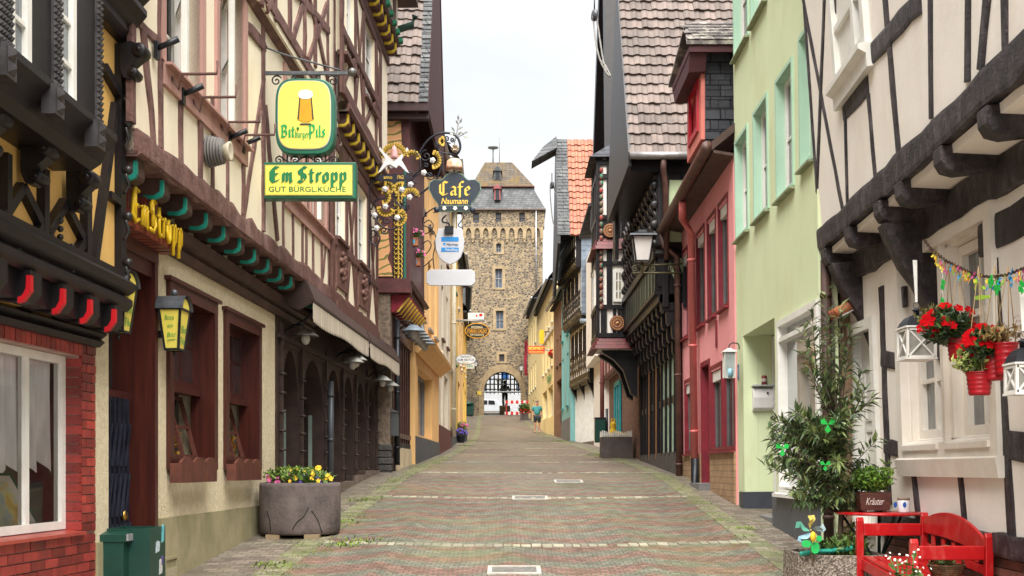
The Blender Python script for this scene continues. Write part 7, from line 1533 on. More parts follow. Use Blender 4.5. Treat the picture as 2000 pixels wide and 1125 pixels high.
pub_lantern(219, 2.72, 'yellow beer lantern with a leaden hood half hidden behind the brick corner')

# ---- street lamp on the right, house lantern, small lanterns by the tower
q = PX(20.2)
lp = thing('street_lantern', 'tapered street lantern with white glass on a wrought iron arm beside the pink house', 'lamp', q.p(1330, 523))
def lantern(m_frame, m_glass_, o, c, w0, w1, h, hat):
    b0 = [c + V((sx * w0, sy * w0, 0)) for sx, sy in ((-1, -1), (1, -1), (1, 1), (-1, 1))]; b1 = [c + V((sx * w1, sy * w1, h)) for sx, sy in ((-1, -1), (1, -1), (1, 1), (-1, 1))]
    m = MB(); m.add([c.lerp(p, .95) for p in b0] + [p.lerp(c + V((0, 0, h)), .05) for p in b1], [[0, 1, 2, 3], [4, 5, 6, 7]] + [[i, (i + 1) % 4, 4 + (i + 1) % 4, 4 + i] for i in range(4)]); m.build('glass', m_glass_, o)
    m = MB(); t = w1 * .12
    for i in range(4): m.bar(b0[i], b1[i], t); m.bar(b0[i], b0[(i + 1) % 4], t); m.bar(b1[i], b1[(i + 1) % 4], t)
    k = w1 * 1.35; z = h
    hp_ = [(k, 0), (k * .95, hat * .25), (k * .3, hat * .75), (k * .28, hat)]
    R0 = [[c + V((sx * r, sy * r, h + zz)) for sx, sy in ((-1, -1), (1, -1), (1, 1), (-1, 1))] for r, zz in hp_]
    for A_, B_ in zip(R0, R0[1:]): m.add(A_ + B_, [[i, (i + 1) % 4, 4 + (i + 1) % 4, 4 + i] for i in range(4)])
    m.add(R0[0] + R0[-1], [[0, 1, 2, 3], [4, 5, 6, 7]]); m.build('frame', m_frame, o)
m_milk = M('lantern_milk_glass', (.6, .58, .56), (.55, .53, .51), 3, .2)
lantern(m_dkiron, m_milk, lp, q.p(1254, 511), 13 * q.k, 20 * q.k, 47 * q.k, 14 * q.k)
m = MB(); m.tube([q.p(1333, 533), q.p(1236, 533)], .018, 6); m.tube([q.p(1333, 515), q.p(1240, 519)], .015, 6)
for x, r, st in ((1310, 7, 0), (1275, 8, 2), (1240, 7, 1)): m.tube(spiral(q.c(x, 525), r * q.k, 1.3, st, q.fr), .012, 5)
m.tube([q.p(1254, 533), q.p(1254, 511)], .025, 6); m.build('arm', M('olive_iron', (.1, .09, .04), (.06, .055, .03), 9, .5), lp)
q = PX(15.0); c = q.p(1424, 738)
hl_ = thing('candle_lantern', 'small white candle lantern on a hook at the corner of the green house', 'lantern', c)
lantern(m_white, M('lantern_clear', (.45, .5, .48), (.3, .34, .33), 5, .08), hl_, c, 10 * q.k, 10 * q.k, 50 * q.k, 8 * q.k); m = MB(); m.tube(q.arc([(1424, 684), (1424, 676), (1430, 670), (1442, 672), (1444, 682)]), .008, 5); m.build('hook', m_dkiron, hl_); m = MB(); m.lathe([(.03, 0), (.03, .1), (.005, .11)], c + V((0, -11 * q.k, .01)), 12); m.build('candle', M('candle_blue', (.3, .55, .7)), hl_)
for x, y, Y, l in ((1018, 724, 78.6, 'white wall lantern on the tower, on the yellow house side of the arch'), (929, 716, 78.6, 'white wall lantern on the tower behind the white oval sign')):
    q = PX(Y); c = q.p(x, y); o = thing('tower_lantern', l, 'lantern', c); lantern(m_dkiron, m_milk, o, c, 2.6 * q.k, 4 * q.k, 10 * q.k, 3 * q.k); m = MB(); m.tube([c, c + V((0, .5, -.2)), c + V((0, 1.3, -.3))], .04, 5); m.build('arm', m_dkiron, o)
# ---- hoists under the gables
def hoist(q, x, y0, y1, label, pts):
    o = thing('rope_hoist', label, 'pulley', q.p(x, y0)); m = MB(); m.tube([q.p(x, y0), q.p(x, y1 - 6)], .018, 6); m.build('hook', m_dkiron, o)
    m = MB(); m.lathe([(.02, -.05), (.13, -.04), (.14, 0), (.13, .04), (.02, .05)], q.p(x, y1 + 2), 16, (1, .3, 0)); m.build('wheel', M('pulley_iron', (.12, .12, .13), (.07, .07, .08), 6, .5, metal=.5), o)
    m = MB()
    for P in pts: m.tube(q.arc(P), .022, 5)
    m.build('rope', M('old_rope', (.3, .29, .27), (.2, .19, .18), 20, .9), o)
hoist(PX(27), 1161, -6, 28, 'grey pulley with two slack ropes under the black slate edged gable', [[(1158, 32), (1165, 90), (1175, 125), (1190, 150)], [(1165, 32), (1172, 80), (1178, 118), (1185, 140)], [(1172, 118), (1182, 128), (1193, 150)]])
hoist(PX(43), 1078, 338, 360, 'grey pulley with ropes under the little slate hood of the orange roof', [[(1074, 363), (1076, 400), (1082, 440), (1098, 450), (1106, 438)], [(1081, 363), (1090, 395), (1104, 425), (1108, 440)]])
# ================================================================ planters, plants, furniture, people
m_leafd = M('leaf_dark', (.045, .075, .03), (.02, .04, .016), 12, .5, spec=.5); m_leafm = M('leaf_mid', (.09, .16, .03), (.05, .1, .02), 12, .5); m_leafl = M('leaf_light', (.2, .28, .05), (.12, .2, .03), 12, .5)
m_petr = M('petal_red', (.4, .003, .006), (.28, .002, .004), 15, .8, spec=.05); m_pety = M('petal_yellow', (.75, .5, .03), (.7, .42, .02), 15); m_petp = M('petal_pink', (.62, .12, .3), (.5, .08, .25), 15); m_petv = M('petal_violet', (.12, .06, .4), (.08, .04, .3), 15); m_petw = M('petal_white', (.75, .72, .68))
m_terr = M('earth', (.06, .04, .025), (.03, .02, .012), 20, .95)
def foliage(m, c, rad, n, L=.06, w=.03, seed=1, up=.4):
    r = random.Random(seed); c = V(c)
    for _ in range(n):
        while True:
            p = V((r.uniform(-1, 1), r.uniform(-1, 1), r.uniform(-1, 1)))
            if p.length < 1: break
        p = V((p.x * rad[0], p.y * rad[1], p.z * rad[2])); d = V((r.uniform(-1, 1), r.uniform(-1, 1), r.uniform(-.6, 1) + up))
        m.leaf(c + p, d, (r.uniform(-1, 1), r.uniform(-1, 1), 1), L * r.uniform(.6, 1.2), w * r.uniform(.7, 1.2))
def blooms(m, c, rad, n, s, seed=2, face=(0, -1, .5)):
    r = random.Random(seed); c = V(c)
    for _ in range(n):
        a = r.random() * 6.28; z = r.uniform(-.7, 1); k = math.sqrt(max(0, 1 - z * z)) * r.uniform(.75, 1.05); nn = V((math.cos(a) * k, math.sin(a) * k, z))
        m.flower(c + V((nn.x * rad[0], nn.y * rad[1], nn.z * rad[2])), nn * .7 + V(face), s * r.uniform(.7, 1.2))
def plant(name, label, cat, base, parts, group=None, stem=True):
    """parts: (part name, material, kind, centre, radii, n, size)"""
    o = thing(name, label, cat, base, group)
    for i, (pn, mt, kind, c, rad, n, s) in enumerate(parts):
        m = MB()
        if kind == 'leaf': foliage(m, c, rad, n, s, s * .5, 11 + i)
        else: blooms(m, c, rad, n, s, 5 + i)
        m.build(pn, mt, o, recalc=False)
    return o
# ---- round concrete tub on the left
c = V((-2.36, 12.55, gz(12.3))); tb = thing('concrete_planter', 'large round cracked grey brown concrete planter standing against the roughcast inn wall', 'planter', c)
m = MB(); m.lathe([(.3, .03), (.42, .035), (.438, .06), (.445, .12), (.447, .56), (.44, .6), (.4, .6), (.385, .56), (.02, .55)], c, 44); m.build('tub', M('weathered_concrete', (.17, .135, .125), (.1, .08, .076), 2.2, .85, .7, 22, .02, dirt=(.045, .038, .036), dsc=3, damt=.9), tb)
m = MB(); m.box(c + V((.12, -.42, -.02)), c + V((.28, -.3, .045))); m.box(c + V((-.3, -.4, -.02)), c + V((-.15, -.28, .04))); m.build('foot', m_sand, tb)
m = MB(); r_ = random.Random(3)
for P in ([(-.3, .3), (-.26, .2), (-.25, .08)], [(.0, .1), (.05, .18), (.12, .24), (.17, .34)], [(.2, .3), (.26, .2), (.3, .06)]):
    pts = [c + V((x, -math.sqrt(.449 ** 2 - x * x), z)) for x, z in P]; m.tube(pts, .0045, 5)
m.build('crack', m_dark, tb)
fl0 = plant('flower_bed', 'mixed low yellow, pink and violet bedding flowers filling the round concrete planter', 'flowers', c + V((0, 0, .56)), [('leaves', m_leafm, 'leaf', c + V((0, 0, .63)), (.38, .36, .1), 800, .075), ('light_leaves', m_leafl, 'leaf', c + V((-.05, 0, .67)), (.36, .33, .09), 600, .06), ('yellow_blooms', m_pety, 'b', c + V((0, 0, .64)), (.36, .34, .1), 60, .028), ('pink_blooms', m_petp, 'b', c + V((-.2, -.1, .62)), (.16, .2, .1), 40, .028), ('violet_blooms', m_petv, 'b', c + V((.1, -.12, .6)), (.14, .22, .09), 26, .03)])
m = MB(); m.flower(c + V((.22, -.1, .76)), (0, -1, .6), .04, 8); m.tube([c + V((.22, -.08, .6)), c + V((.22, -.095, .76))], .004, 5); m.build('tall_yellow_bloom', m_pety, fl0, recalc=False)
# ---- litter bin
bz = gz(8.5); bn = thing('litter_bin', 'dark green metal litter bin with torn stickers beside the inn door', 'bin', (-2.82, 8.5, bz)); m_bin = M('bin_green', (.006, .05, .035), (.004, .036, .026), 4, .45, .15, 30, dirt=(.04, .06, .05), damt=.5)
X0, X1, Y0, Y1, ZT = -2.985, -2.665, 8.3, 8.66, 1.29
m = MB(); m.box((X0, Y0, bz - .06), (X0 + .02, Y1, ZT)); m.box((X1 - .02, Y0, bz - .06), (X1, Y1, ZT)); m.box((X0 + .02, Y0, bz - .06), (X1 - .02, Y0 + .02, ZT)); m.box((X0 + .02, Y1 - .02, bz - .06), (X1 - .02, Y1, ZT)); m.box((X0 + .02, Y0 + .02, bz - .05), (X1 - .02, Y1 - .02, ZT - .12)); m.build('body', m_bin, bn)
m = MB(); m.prism([(X0 - .06, Y0 - .12, ZT - .04), (X1 - .14, Y0 - .12, ZT - .04), (X1 - .14, Y0 - .003, ZT - .02), (X0 - .06, Y0 - .003, ZT - .02)], (0, 0, -.05)); m.box((X0 - .05, Y0 - .11, bz), (X1 - .16, Y0 - .003, ZT - .09)); m.build('front_flap', m_bin, bn)
m = MB(); m.box((X1 - .139, Y0 - .11, ZT - .085), (X1 - .125, Y0 - .005, ZT - .035)); m.build('bracket', m_metal, bn)
for k, (y, z, w_, h, cc) in enumerate(((8.42, 1.1, .1, .09, (.5, .6, .65)), (8.5, .93, .08, .12, (.6, .6, .58)), (8.56, 1.17, .06, .14, (.15, .5, .55)), (8.55, 1.0, .05, .07, (.1, .06, .2)))):
    m = MB(); m.prism([(X1 + .001, y, z), (X1 + .001, y + w_ * .9, z + .01), (X1 + .001, y + w_, z + h * .9), (X1 + .001, y + w_ * .4, z + h), (X1 + .001, y + .01, z + h * .85)], (.002 + .001 * k, 0, 0)); m.build('sticker', M('sticker_%d' % k, cc, tuple(x * .6 for x in cc), 30), bn)
# ---- oleander in an aggregate trough
gy = gz(9.4); tz_ = 1.03
tr_ = thing('aggregate_planter', 'square pebbly concrete planter in front of the green house, holding the oleander', 'planter', (2.68, 9.5, gy))
P = [(2.36, 9.32), (2.5, 9.06), (2.98, 9.06), (3.06, 9.2), (3.06, 9.95), (2.5, 9.95), (2.36, 9.8)]; cc = V((2.71, 9.5))
m = MB(); n = len(P); o1 = [V((x, y, tz_)) for x, y in P]; i1 = [V((cc.x + (x - cc.x) * .86, cc.y + (y - cc.y) * .86, tz_)) for x, y in P]
m.add([V((x, y, gy - .2)) for x, y in P] + o1, [[i, (i + 1) % n, n + (i + 1) % n, n + i] for i in range(n)]); m.add(o1 + i1, [[i, (i + 1) % n, n + (i + 1) % n, n + i] for i in range(n)]); m.add(i1 + [p - V((0, 0, .1)) for p in i1], [[i, (i + 1) % n, n + (i + 1) % n, n + i] for i in range(n)])
def aggregate():
    m_, nt, b = nt_new('exposed_aggregate'); v0 = coords(nt); vo = nt.nodes.new('ShaderNodeTexVoronoi'); vo.inputs['Scale'].default_value = 60; nt.links.new(v0, vo.inputs[0]); nt.links.new(ramp(nt, vo.outputs['Color'], [(.2, (.08, .065, .05)), (.5, (.2, .165, .13)), (.8, (.36, .31, .26))]), b.inputs['Base Color']); b.inputs['Roughness'].default_value = .8; bump(nt, b, vo.outputs[0], .8, .01); return m_
m.build('trough', aggregate(), tr_); m = MB(); m.prism([p - V((0, 0, .09)) for p in i1], (0, 0, .03)); m.build('soil', m_terr, tr_)
ol = thing('oleander', 'tall oleander shrub with narrow dark leaves growing from the aggregate planter', 'shrub', (2.76, 9.5, .98))
rr = random.Random(21); st = MB(); lv = MB(); lg = MB(); tw = V((2.76, 9.5, .95))
def ole_branch(pts, n, r0=.012, spread=1.0, L=.105):
    st.tube(pts, [r0 * (1 - .75 * i / (len(pts) - 1)) for i in range(len(pts))], 6)
    for k in range(n):
        t = .18 + .82 * (k + rr.random()) / n; s = t * (len(pts) - 1); i = min(int(s), len(pts) - 2); p = pts[i].lerp(pts[i + 1], s - i); ax = (pts[i + 1] - pts[i]).normalized()
        a = rr.random() * 6.28; e = ax.orthogonal().normalized(); f = ax.cross(e); d = (e * math.cos(a) + f * math.sin(a)) * spread + ax * rr.uniform(.3, 1.0) + V((0, 0, -.12))
        (lg if rr.random() < .42 else lv).leaf(p, d, (rr.uniform(-.4, .4), rr.uniform(-.4, .4), 1), L * rr.uniform(.7, 1.25), .027 * rr.uniform(.8, 1.2))
def px9(x, y, Y=9.5): return at(x, y, Y)
trunk = [tw, px9(1643, 1000), px9(1640, 900), px9(1632, 800), px9(1628, 700)]
st.tube(trunk, [.024, .022, .02, .016, .01], 8)
tips = [(1612, 565), (1600, 640), (1585, 600), (1660, 640), (1640, 600), (1570, 690), (1690, 760), (1655, 700), (1600, 720), (1625, 660), (1566, 640), (1682, 720), (1705, 775)]
for x, y in tips:
    Y = 9.5 + rr.uniform(-.22, .2); b = px9(1632 + rr.uniform(-5, 5), rr.uniform(790, 870)); e = px9(x, y, Y); mid = b.lerp(e, .5) + V((rr.uniform(-.05, .05) + (e.x - b.x) * .2, 0, -.02)); ole_branch([b, mid, e], 36, .009, .7, .11)
for _ in range(50):                                          # bushy lower left mass
    x = rr.uniform(1490, 1665); y = rr.uniform(800, 985) if x > 1530 else rr.uniform(820, 920); Y = 9.5 + rr.uniform(-.32, .3); b = px9(1636 + rr.uniform(-6, 6), min(1000, y + rr.uniform(30, 100))); e = px9(x, y, Y); mid = b.lerp(e, .55) + V((0, 0, .04)); ole_branch([b, mid, e], 50, .007, .9, .11)
for _ in range(14):
    x = rr.uniform(1640, 1720); y = rr.uniform(850, 1000); Y = 9.5 + rr.uniform(-.1, .3); b = px9(1640, min(1010, y + 80)); e = px9(x, y, Y); ole_branch([b, b.lerp(e, .5), e], 30, .006, .9)
st.build('stems', M('oleander_bark', (.12, .09, .06), (.07, .05, .035), 15, .8), ol); lv.build('leaves', M('oleander_leaf', (.1, .155, .065), (.05, .085, .035), 9, .42, spec=.5), ol, recalc=False); lg.build('young_leaves', M('oleander_young_leaf', (.22, .28, .1), (.14, .19, .065), 9, .45), ol, recalc=False)
plant('planter_herbs', 'small leafy green plants at the foot of the oleander', 'plants', (2.75, 9.3, .98), [('leaves', m_leafm, 'leaf', V((2.72, 9.32, 1.06)), (.22, .2, .1), 260, .07), ('light_leaves', m_leafl, 'leaf', V((2.9, 9.55, 1.12)), (.14, .2, .14), 160, .06)])
for x, y in ((1618, 830), (1530, 870), (1617, 912)): pass
m = MB(); 
for x, y, s in ((1617, 829, 1), (1528, 876, .9), (1612, 908, .7)):
    p = px9(x, y, 9.2)
    for k in range(3): a = k * 2.1 + .5; m.prism([p, p + V((math.cos(a - .5), 0, math.sin(a - .5))) * .055 * s, p + V((math.cos(a), -.01, math.sin(a))) * .07 * s, p + V((math.cos(a + .5), 0, math.sin(a + .5))) * .055 * s], (0, .003, 0))
m.build('felt_shamrock', M('felt_green', (.01, .45, .06), (.01, .38, .05)), ol)
# pinwheel and green bow in the trough
c = px9(1582, 1036, 9.12); pw = thing('pinwheel', 'striped toy pinwheel with yellow, blue and green sails in the aggregate planter', 'pinwheel', V((c.x, 9.14, .95))); m = MB(); m.tube([V((c.x + .03, 9.15, .95)), c + V((0, .03, 0))], .006, 6); m.build('stick', m_sand, pw)
for k, cl in enumerate(((.7, .6, .15), (.1, .35, .25), (.3, .5, .62), (.75, .65, .3), (.4, .55, .6))):
    a = k * 1.257 + 1.3; d = V((math.cos(a), 0, math.sin(a))); e = V((-math.sin(a), 0, math.cos(a))); m = MB(); m.grid([[c + d * .02 * i + e * (.035 * math.sin(i * .6)) * t + V((0, -.03 * t, 0)) for t in (0, .5, 1)] for i in range(6)]); m.prism([c + d * .05, c + d * .11 + e * .05, c + d * .13 + e * .0, c + d * .1 - e * .02], (0, .004, 0)); m.build('sail', M('sail_%d' % k, cl, tuple(x * .8 for x in cl), 60), pw, recalc=False)
m = MB(); m.lathe([(.0, 0), (.014, .0), (.0, .012)], c + V((0, -.03, 0)), 10, (0, -1, 0)); m.build('hub', m_sand, pw)
bw_ = thing('green_bow', 'shiny green plastic bow with a yellow tulip at the planter edge', 'decoration', px9(1590, 1080, 9.1)); m = MB()
for x, y, w_, h in ((1575, 1062, 14, 10), (1592, 1070, 12, 16), (1600, 1052, 8, 8)): slab(m, PX(9.08), rounded(x, y, w_ / 1.5, h / 1.4, 2.4, 14), -.02 + .006 * w_ / 8, .004 * w_ / 8)
m.build('bow', M('bow_green', (.03, .5, .12), (.02, .4, .09), 9, .25), bw_); m = MB(); m.ball(px9(1588, 1048, 9.05), .03, 8, 6, (.8, .8, 1.4)); m.build('tulip', m_pety, bw_)
m = MB(); m.tube(PX(9.2).arc([(1562, 1082), (1590, 1078), (1640, 1074), (1665, 1070)]), .02, 7); tag(m.build('ribbon', M('ribbon_teal', (.02, .3, .22), rough=.3), loc=px9(1610, 1078, 9.2)), 'teal ribbon laid along the rim of the aggregate planter', 'ribbon')
# ---- table
tc = V((3.07, 9.42, 0)); tg = gz(9.42); th = 1.37; tab = thing('bistro_table', 'round red metal bistro table on dark green iron legs between oleander and bench', 'table', (tc.x, tc.y, tg))
m_redp = M('glossy_red_paint', (.45, .006, .008), (.37, .005, .007), 5, .35, .08, 40, .003, coat=.2, dirt=(.55, .16, .14), dsc=14, damt=.3)
m = MB(); m.lathe([(.0, .0), (.345, 0), (.352, -.006), (.35, -.022), (.0, -.02)], V((tc.x, tc.y, th)), 48); m.build('top', m_redp, tab)
m_gir = M('green_black_iron', (.012, .035, .025), (.008, .02, .015), 6, .4, metal=.3)
m = MB(); m.tube([(tc.x, tc.y, tg + .2), (tc.x, tc.y, th - .02)], .014, 8); m.lathe([(.0, 0), (.07, 0), (.07, .06), (.0, .06)], (tc.x, tc.y, tg + .16), 6); m.build('column', m_gir, tab)
for k in range(3):
    a = .6 + k * 2.094; d = V((math.cos(a), math.sin(a), 0)); b = V((tc.x, tc.y, 0)); m = MB(); m.tube([b + d * .3 + V((0, 0, th - .03)), b + d * .24 + V((0, 0, th - .12)), b + d * .1 + V((0, 0, th - .3)), b + d * .05 + V((0, 0, tg + .25)), b + d * .12 + V((0, 0, tg + .1)), b + d * .26 + V((0, 0, tg + .01))], .012, 7); m.build('leg', m_gir, tab)
# herb box
kb = PX(9.32); ko = thing('herb_box', 'dark stained wooden herb box lettered in white script on the red table', 'planter box', kb.p(1712, 998)); bw2 = 58 * kb.k; x0 = kb.p(1678, 0).x; zb = 1.375; m = MB()
Q0 = [V((x0 + .012, 9.3, zb + .012)), V((x0 + bw2 - .0, 9.3, zb + .012)), V((x0 + bw2 - .0, 9.55, zb + .012)), V((x0 + .012, 9.55, zb + .012))]; Q1 = [V((x0 - .008, 9.28, zb + .16)), V((x0 + bw2 + .01, 9.28, zb + .16)), V((x0 + bw2 + .01, 9.57, zb + .16)), V((x0 - .008, 9.57, zb + .16))]
m.add(Q0 + Q1, [[0, 1, 2, 3], [0, 1, 5, 4], [1, 2, 6, 5], [2, 3, 7, 6], [3, 0, 4, 7]]); ins = [p.lerp(sum(Q1, V()) / 4, .1) for p in Q1]; m.add(Q1 + ins, [[i, (i + 1) % 4, 4 + (i + 1) % 4, 4 + i] for i in range(4)]); m.add(ins + [p - V((0, 0, .03)) for p in ins], [[i, (i + 1) % 4, 4 + (i + 1) % 4, 4 + i] for i in range(4)] + [[4, 5, 6, 7]])
for x in (x0 + .03, x0 + bw2 - .05): m.box((x, 9.31, zb - .003), (x + .03, 9.54, zb + .011))
bx = m.build('box', M('stained_wood', (.1, .04, .028), (.055, .022, .016), 8, .55, .3, 30, stretch=(1, 1, 5)), ko)
m = MB(); m.text('Kräuter', V((x0 + .045, 9.289, zb + .06)), XR3, V((0, -.13, 1)), .15, .06, .004, shear=.35); m.build('lettering', m_white, bx)
plant('kitchen_herbs', 'bushy bright green herbs growing in the dark wooden box', 'herbs', V((x0 + .13, 9.42, zb + .14)), [('leaves', m_leafm, 'leaf', V((x0 + .12, 9.42, zb + .25)), (.18, .14, .1), 700, .05), ('light_leaves', M('herb_green', (.16, .3, .03), (.09, .2, .02), 12), 'leaf', V((x0 + .13, 9.4, zb + .26)), (.17, .14, .11), 600, .04), ('tall_sprigs', m_leafl, 'leaf', V((x0 + .27, 9.45, zb + .28)), (.06, .08, .14), 90, .05)])
jc = kb.p(1756.5, 0); jc.z = 1.372; jc.y = 9.22; jo = thing('jar', 'white and blue jar with a wooden lid on the red table', 'jar', jc); m = MB(); m.lathe([(.0, 0), (.047, 0), (.049, .01), (.049, .095), (.045, .105), (0, .105)], jc, 24); m.build('body', M('jar_white', (.7, .73, .76), rough=.25), jo); m = MB(); m.lathe([(.0, .106), (.05, .106), (.05, .122), (.0, .124)], jc, 24); m.build('lid', M('jar_lid', (.25, .18, .13)), jo)
m = MB(); [slab(m, PX(jc.y - .05), rounded(x, 986, 3.2, 5.5, 2, 16), -.012, .002) for x in (1749, 1767)]; m.build('blue_emblem', M('jar_blue', (.02, .1, .4)), jo)
# ---- red bench along the wall
be = thing('garden_bench', 'bright red painted wooden bench with an arched back against the white house', 'bench', (3.05, 8.45, gz(8.45))); BX0, BX1, BY0, BY1 = 2.8, 3.32, 7.85, 9.07; gb_ = lambda y: gz0(y)
m = MB(); NS = 6
for k in range(NS):
    x = BX0 + .02 + k * (BX1 - BX0 - .06) / NS; w_ = (BX1 - BX0 - .06) / NS - .012; m.prism([(x, BY0 + .03, gb_(BY0 + .03) + .29), (x + w_, BY0 + .03, gb_(BY0 + .03) + .29), (x + w_, BY1 - .03, gb_(BY1 - .03) + .29), (x, BY1 - .03, gb_(BY1 - .03) + .29)], (0, 0, .022))
m.build('seat', m_redp, be, bevel=.004)
for y in (BY0, BY1):
    g_ = gb_(y)
    for x, h, nm in ((BX0, .62, 'front_leg'), (BX1, .66, 'rear_leg')):
        m = MB(); Pp = [(y - .024, g_), (y + .024, g_), (y + .024, g_ + h - .03), (y + .012, g_ + h - .006), (y, g_ + h), (y - .012, g_ + h - .006), (y - .024, g_ + h - .03)]
        m.prism([(x - .028, g_), ] and [(x - .028, a, b) for a, b in Pp], (.056, 0, 0)); m.build(nm, m_redp, be, bevel=.006)
    m = MB(); m.box((BX0 + .029, y - .017, g_ + .47), (BX1 - .029, y + .017, g_ + .57)); m.build('armrest', m_redp, be, bevel=.008)
    m = MB(); m.box((BX0 + .029, y - .014, g_ + .22), (BX1 - .029, y + .014, g_ + .285)); m.build('side_rail', m_redp, be, bevel=.005)
m = MB(); K = 20; up = []; lo = []
for k in range(K + 1):
    t = k / K; y = BY0 + .025 + (BY1 - BY0 - .05) * t; g_ = gb_(y); up.append((y, g_ + .60 + .12 * math.sin(math.pi * t) ** .8)); lo.append((y, g_ + .5 + .02 * math.sin(math.pi * t)))
m.prism([(BX1 - .02, a, b) for a, b in lo + up[::-1]], (.03, 0, 0)); m.build('back_rail', m_redp, be, bevel=.006)
m = MB(); m.prism([(BX1 - .012, a, b) for a, b in ((BY0 + .03, gb_(BY0) + .36), (BY1 - .03, gb_(BY1) + .36), (BY1 - .03, gb_(BY1) + .42), (BY0 + .03, gb_(BY0) + .42))], (.022, 0, 0)); m.build('lower_rail', m_redp, be, bevel=.004)
for k in range(5): y = BY0 + .2 + k * (BY1 - BY0 - .4) / 4; m = MB(); m.box((BX1 - .01, y - .03, gb_(y) + .422), (BX1 + .008, y + .03, gb_(y) + .505)); m.build('back_slat', m_redp, be, bevel=.004)
m = MB(); m.prism([(BX0 + .005, BY0 + .026, gb_(BY0) + .2), (BX0 + .005, BY1 - .026, gb_(BY1) + .2), (BX0 + .005, BY1 - .026, gb_(BY1) + .286), (BX0 + .005, BY0 + .026, gb_(BY0) + .286)], (.02, 0, 0)); m.build('front_rail', m_redp, be, bevel=.004)
# basket on the bench, white flowering plant before it
bc = V((3.1, 7.62 + .42, gz(8.04) + .312)); bk_ = thing('wicker_basket', 'brown wicker basket with a hoop handle and green leaves on the red bench', 'basket', bc); m = MB()
for k in range(7): m.tube([bc + V(((.09 + .006 * k) * math.cos(t), (.09 + .006 * k) * math.sin(t), .008 + k * .014)) for t in [q_ * .393 for q_ in range(16)]], .008, 5, closed=True)
m.lathe([(.0, 0), (.085, 0), (.085, .01), (0, .01)], bc, 16); m.build('weave', M('wicker', (.2, .11, .05), (.1, .05, .025), 30, .7), bk_); m = MB()
for s in (-.006, .006): m.tube([bc + V((.12 * math.cos(t), s, .1 + .13 * math.sin(t))) for t in [math.pi * q_ / 14 for q_ in range(15)]], .007, 6)
m.build('handle', MATS['wicker'], bk_); m = MB(); foliage(m, bc + V((-.02, 0, .13)), (.09, .08, .05), 90, .05, .03, 3); m.build('leaves', m_leafm, bk_, recalc=False)
pc = V((2.55, 7.25, gz(7.25))); wp = thing('potted_plant', 'leggy green plant with small white blossoms in a clay pot before the bench', 'potted plant', pc); m = MB(); m.lathe([(.08, 0), (.11, .18), (.12, .18), (.12, .21), (.1, .21), (.0, .19)], pc, 20); m.build('pot', M('clay_pot', (.4, .16, .08), (.33, .12, .06), 6, .8), wp); m = MB(); m2 = MB(); m3 = MB(); r_ = random.Random(8)
for k in range(9):
    e = pc + V((r_.uniform(-.12, .12) + .02, r_.uniform(-.1, .1), r_.uniform(.44, .63))); b = pc + V((r_.uniform(-.04, .04), r_.uniform(-.04, .04), .19)); m.tube([b, b.lerp(e, .5) + V((0, 0, .03)), e], .004, 5)
    for j in range(8): m2.leaf(b.lerp(e, .25 + j * .09), (r_.uniform(-1, 1), r_.uniform(-1, 1), .3), (0, 0, 1), .075, .05)
    for j in range(4): m3.flower(e + V((r_.gauss(0, .022), r_.gauss(0, .022), r_.gauss(0, .02))), (r_.uniform(-1, 1), -1, 1), .009)
m.build('stems', m_leafm, wp); m2.build('leaves', m_leafm, wp, recalc=False); m3.build('blossoms', m_petw, wp, recalc=False)

# ---- hanging pots, lanterns and garland under the jetty
FHg = Fr(3.02, 8.1, 1010, 1); hp = lambda x, y, d=0: FHg.P(*FHg.px(x, y, d), d)
def chainlinks(pts, r, mat, name, label, cat):
    m = MB(); k = 0; L = [V(p) for p in pts]; acc = 0; step = r * 3.2
    d = [0]
    for a, b in zip(L, L[1:]): d.append(d[-1] + (b - a).length)
    t = 0
    while t < d[-1]:
        i = max(j for j in range(len(d) - 1) if d[j] <= t); p = L[i].lerp(L[i + 1], (t - d[i]) / max(1e-6, d[i + 1] - d[i])); ax = (L[i + 1] - L[i]).normalized(); e = ax.orthogonal().normalized() if k % 2 else ax.cross(ax.orthogonal().normalized())
        m.tube([p + ax * r * 2.1 * math.cos(a) + e * r * 1.2 * math.sin(a) for a in [q_ * math.pi / 4 for q_ in range(8)]], r * .42, 5, closed=True); t += step; k += 1
    return tag(m.build(name, mat, loc=L[0]), label, cat)
gpts = [(1806, 470), (1818, 486), (1845, 508), (1875, 523), (1905, 537), (1935, 541), (1965, 537), (1995, 526), (2030, 505)]
gl_ = []
for i in range(len(gpts) - 1):
    for j in range(4): t = j / 4; gl_.append(hp(gpts[i][0] + (gpts[i + 1][0] - gpts[i][0]) * t, gpts[i][1] + (gpts[i + 1][1] - gpts[i][1]) * t))
chainlinks(gl_, .0085, M('rusty_chain', (.1, .05, .04), (.06, .03, .025), 20, .5, metal=.5), 'chain', 'rusty iron chain sagging between the brackets under the jetty', 'chain')
gd = thing('paper_garland', 'colourful garland of paper petals and green felt shamrocks hung along the rusty chain', 'garland', hp(1900, 540)); r_ = random.Random(12)
cols = {'petal_paper_yellow': (.75, .6, .05), 'petal_paper_pink': (.65, .1, .3), 'petal_paper_blue': (.03, .3, .6), 'petal_paper_orange': (.7, .35, .05), 'petal_paper_lime': (.35, .6, .05)}
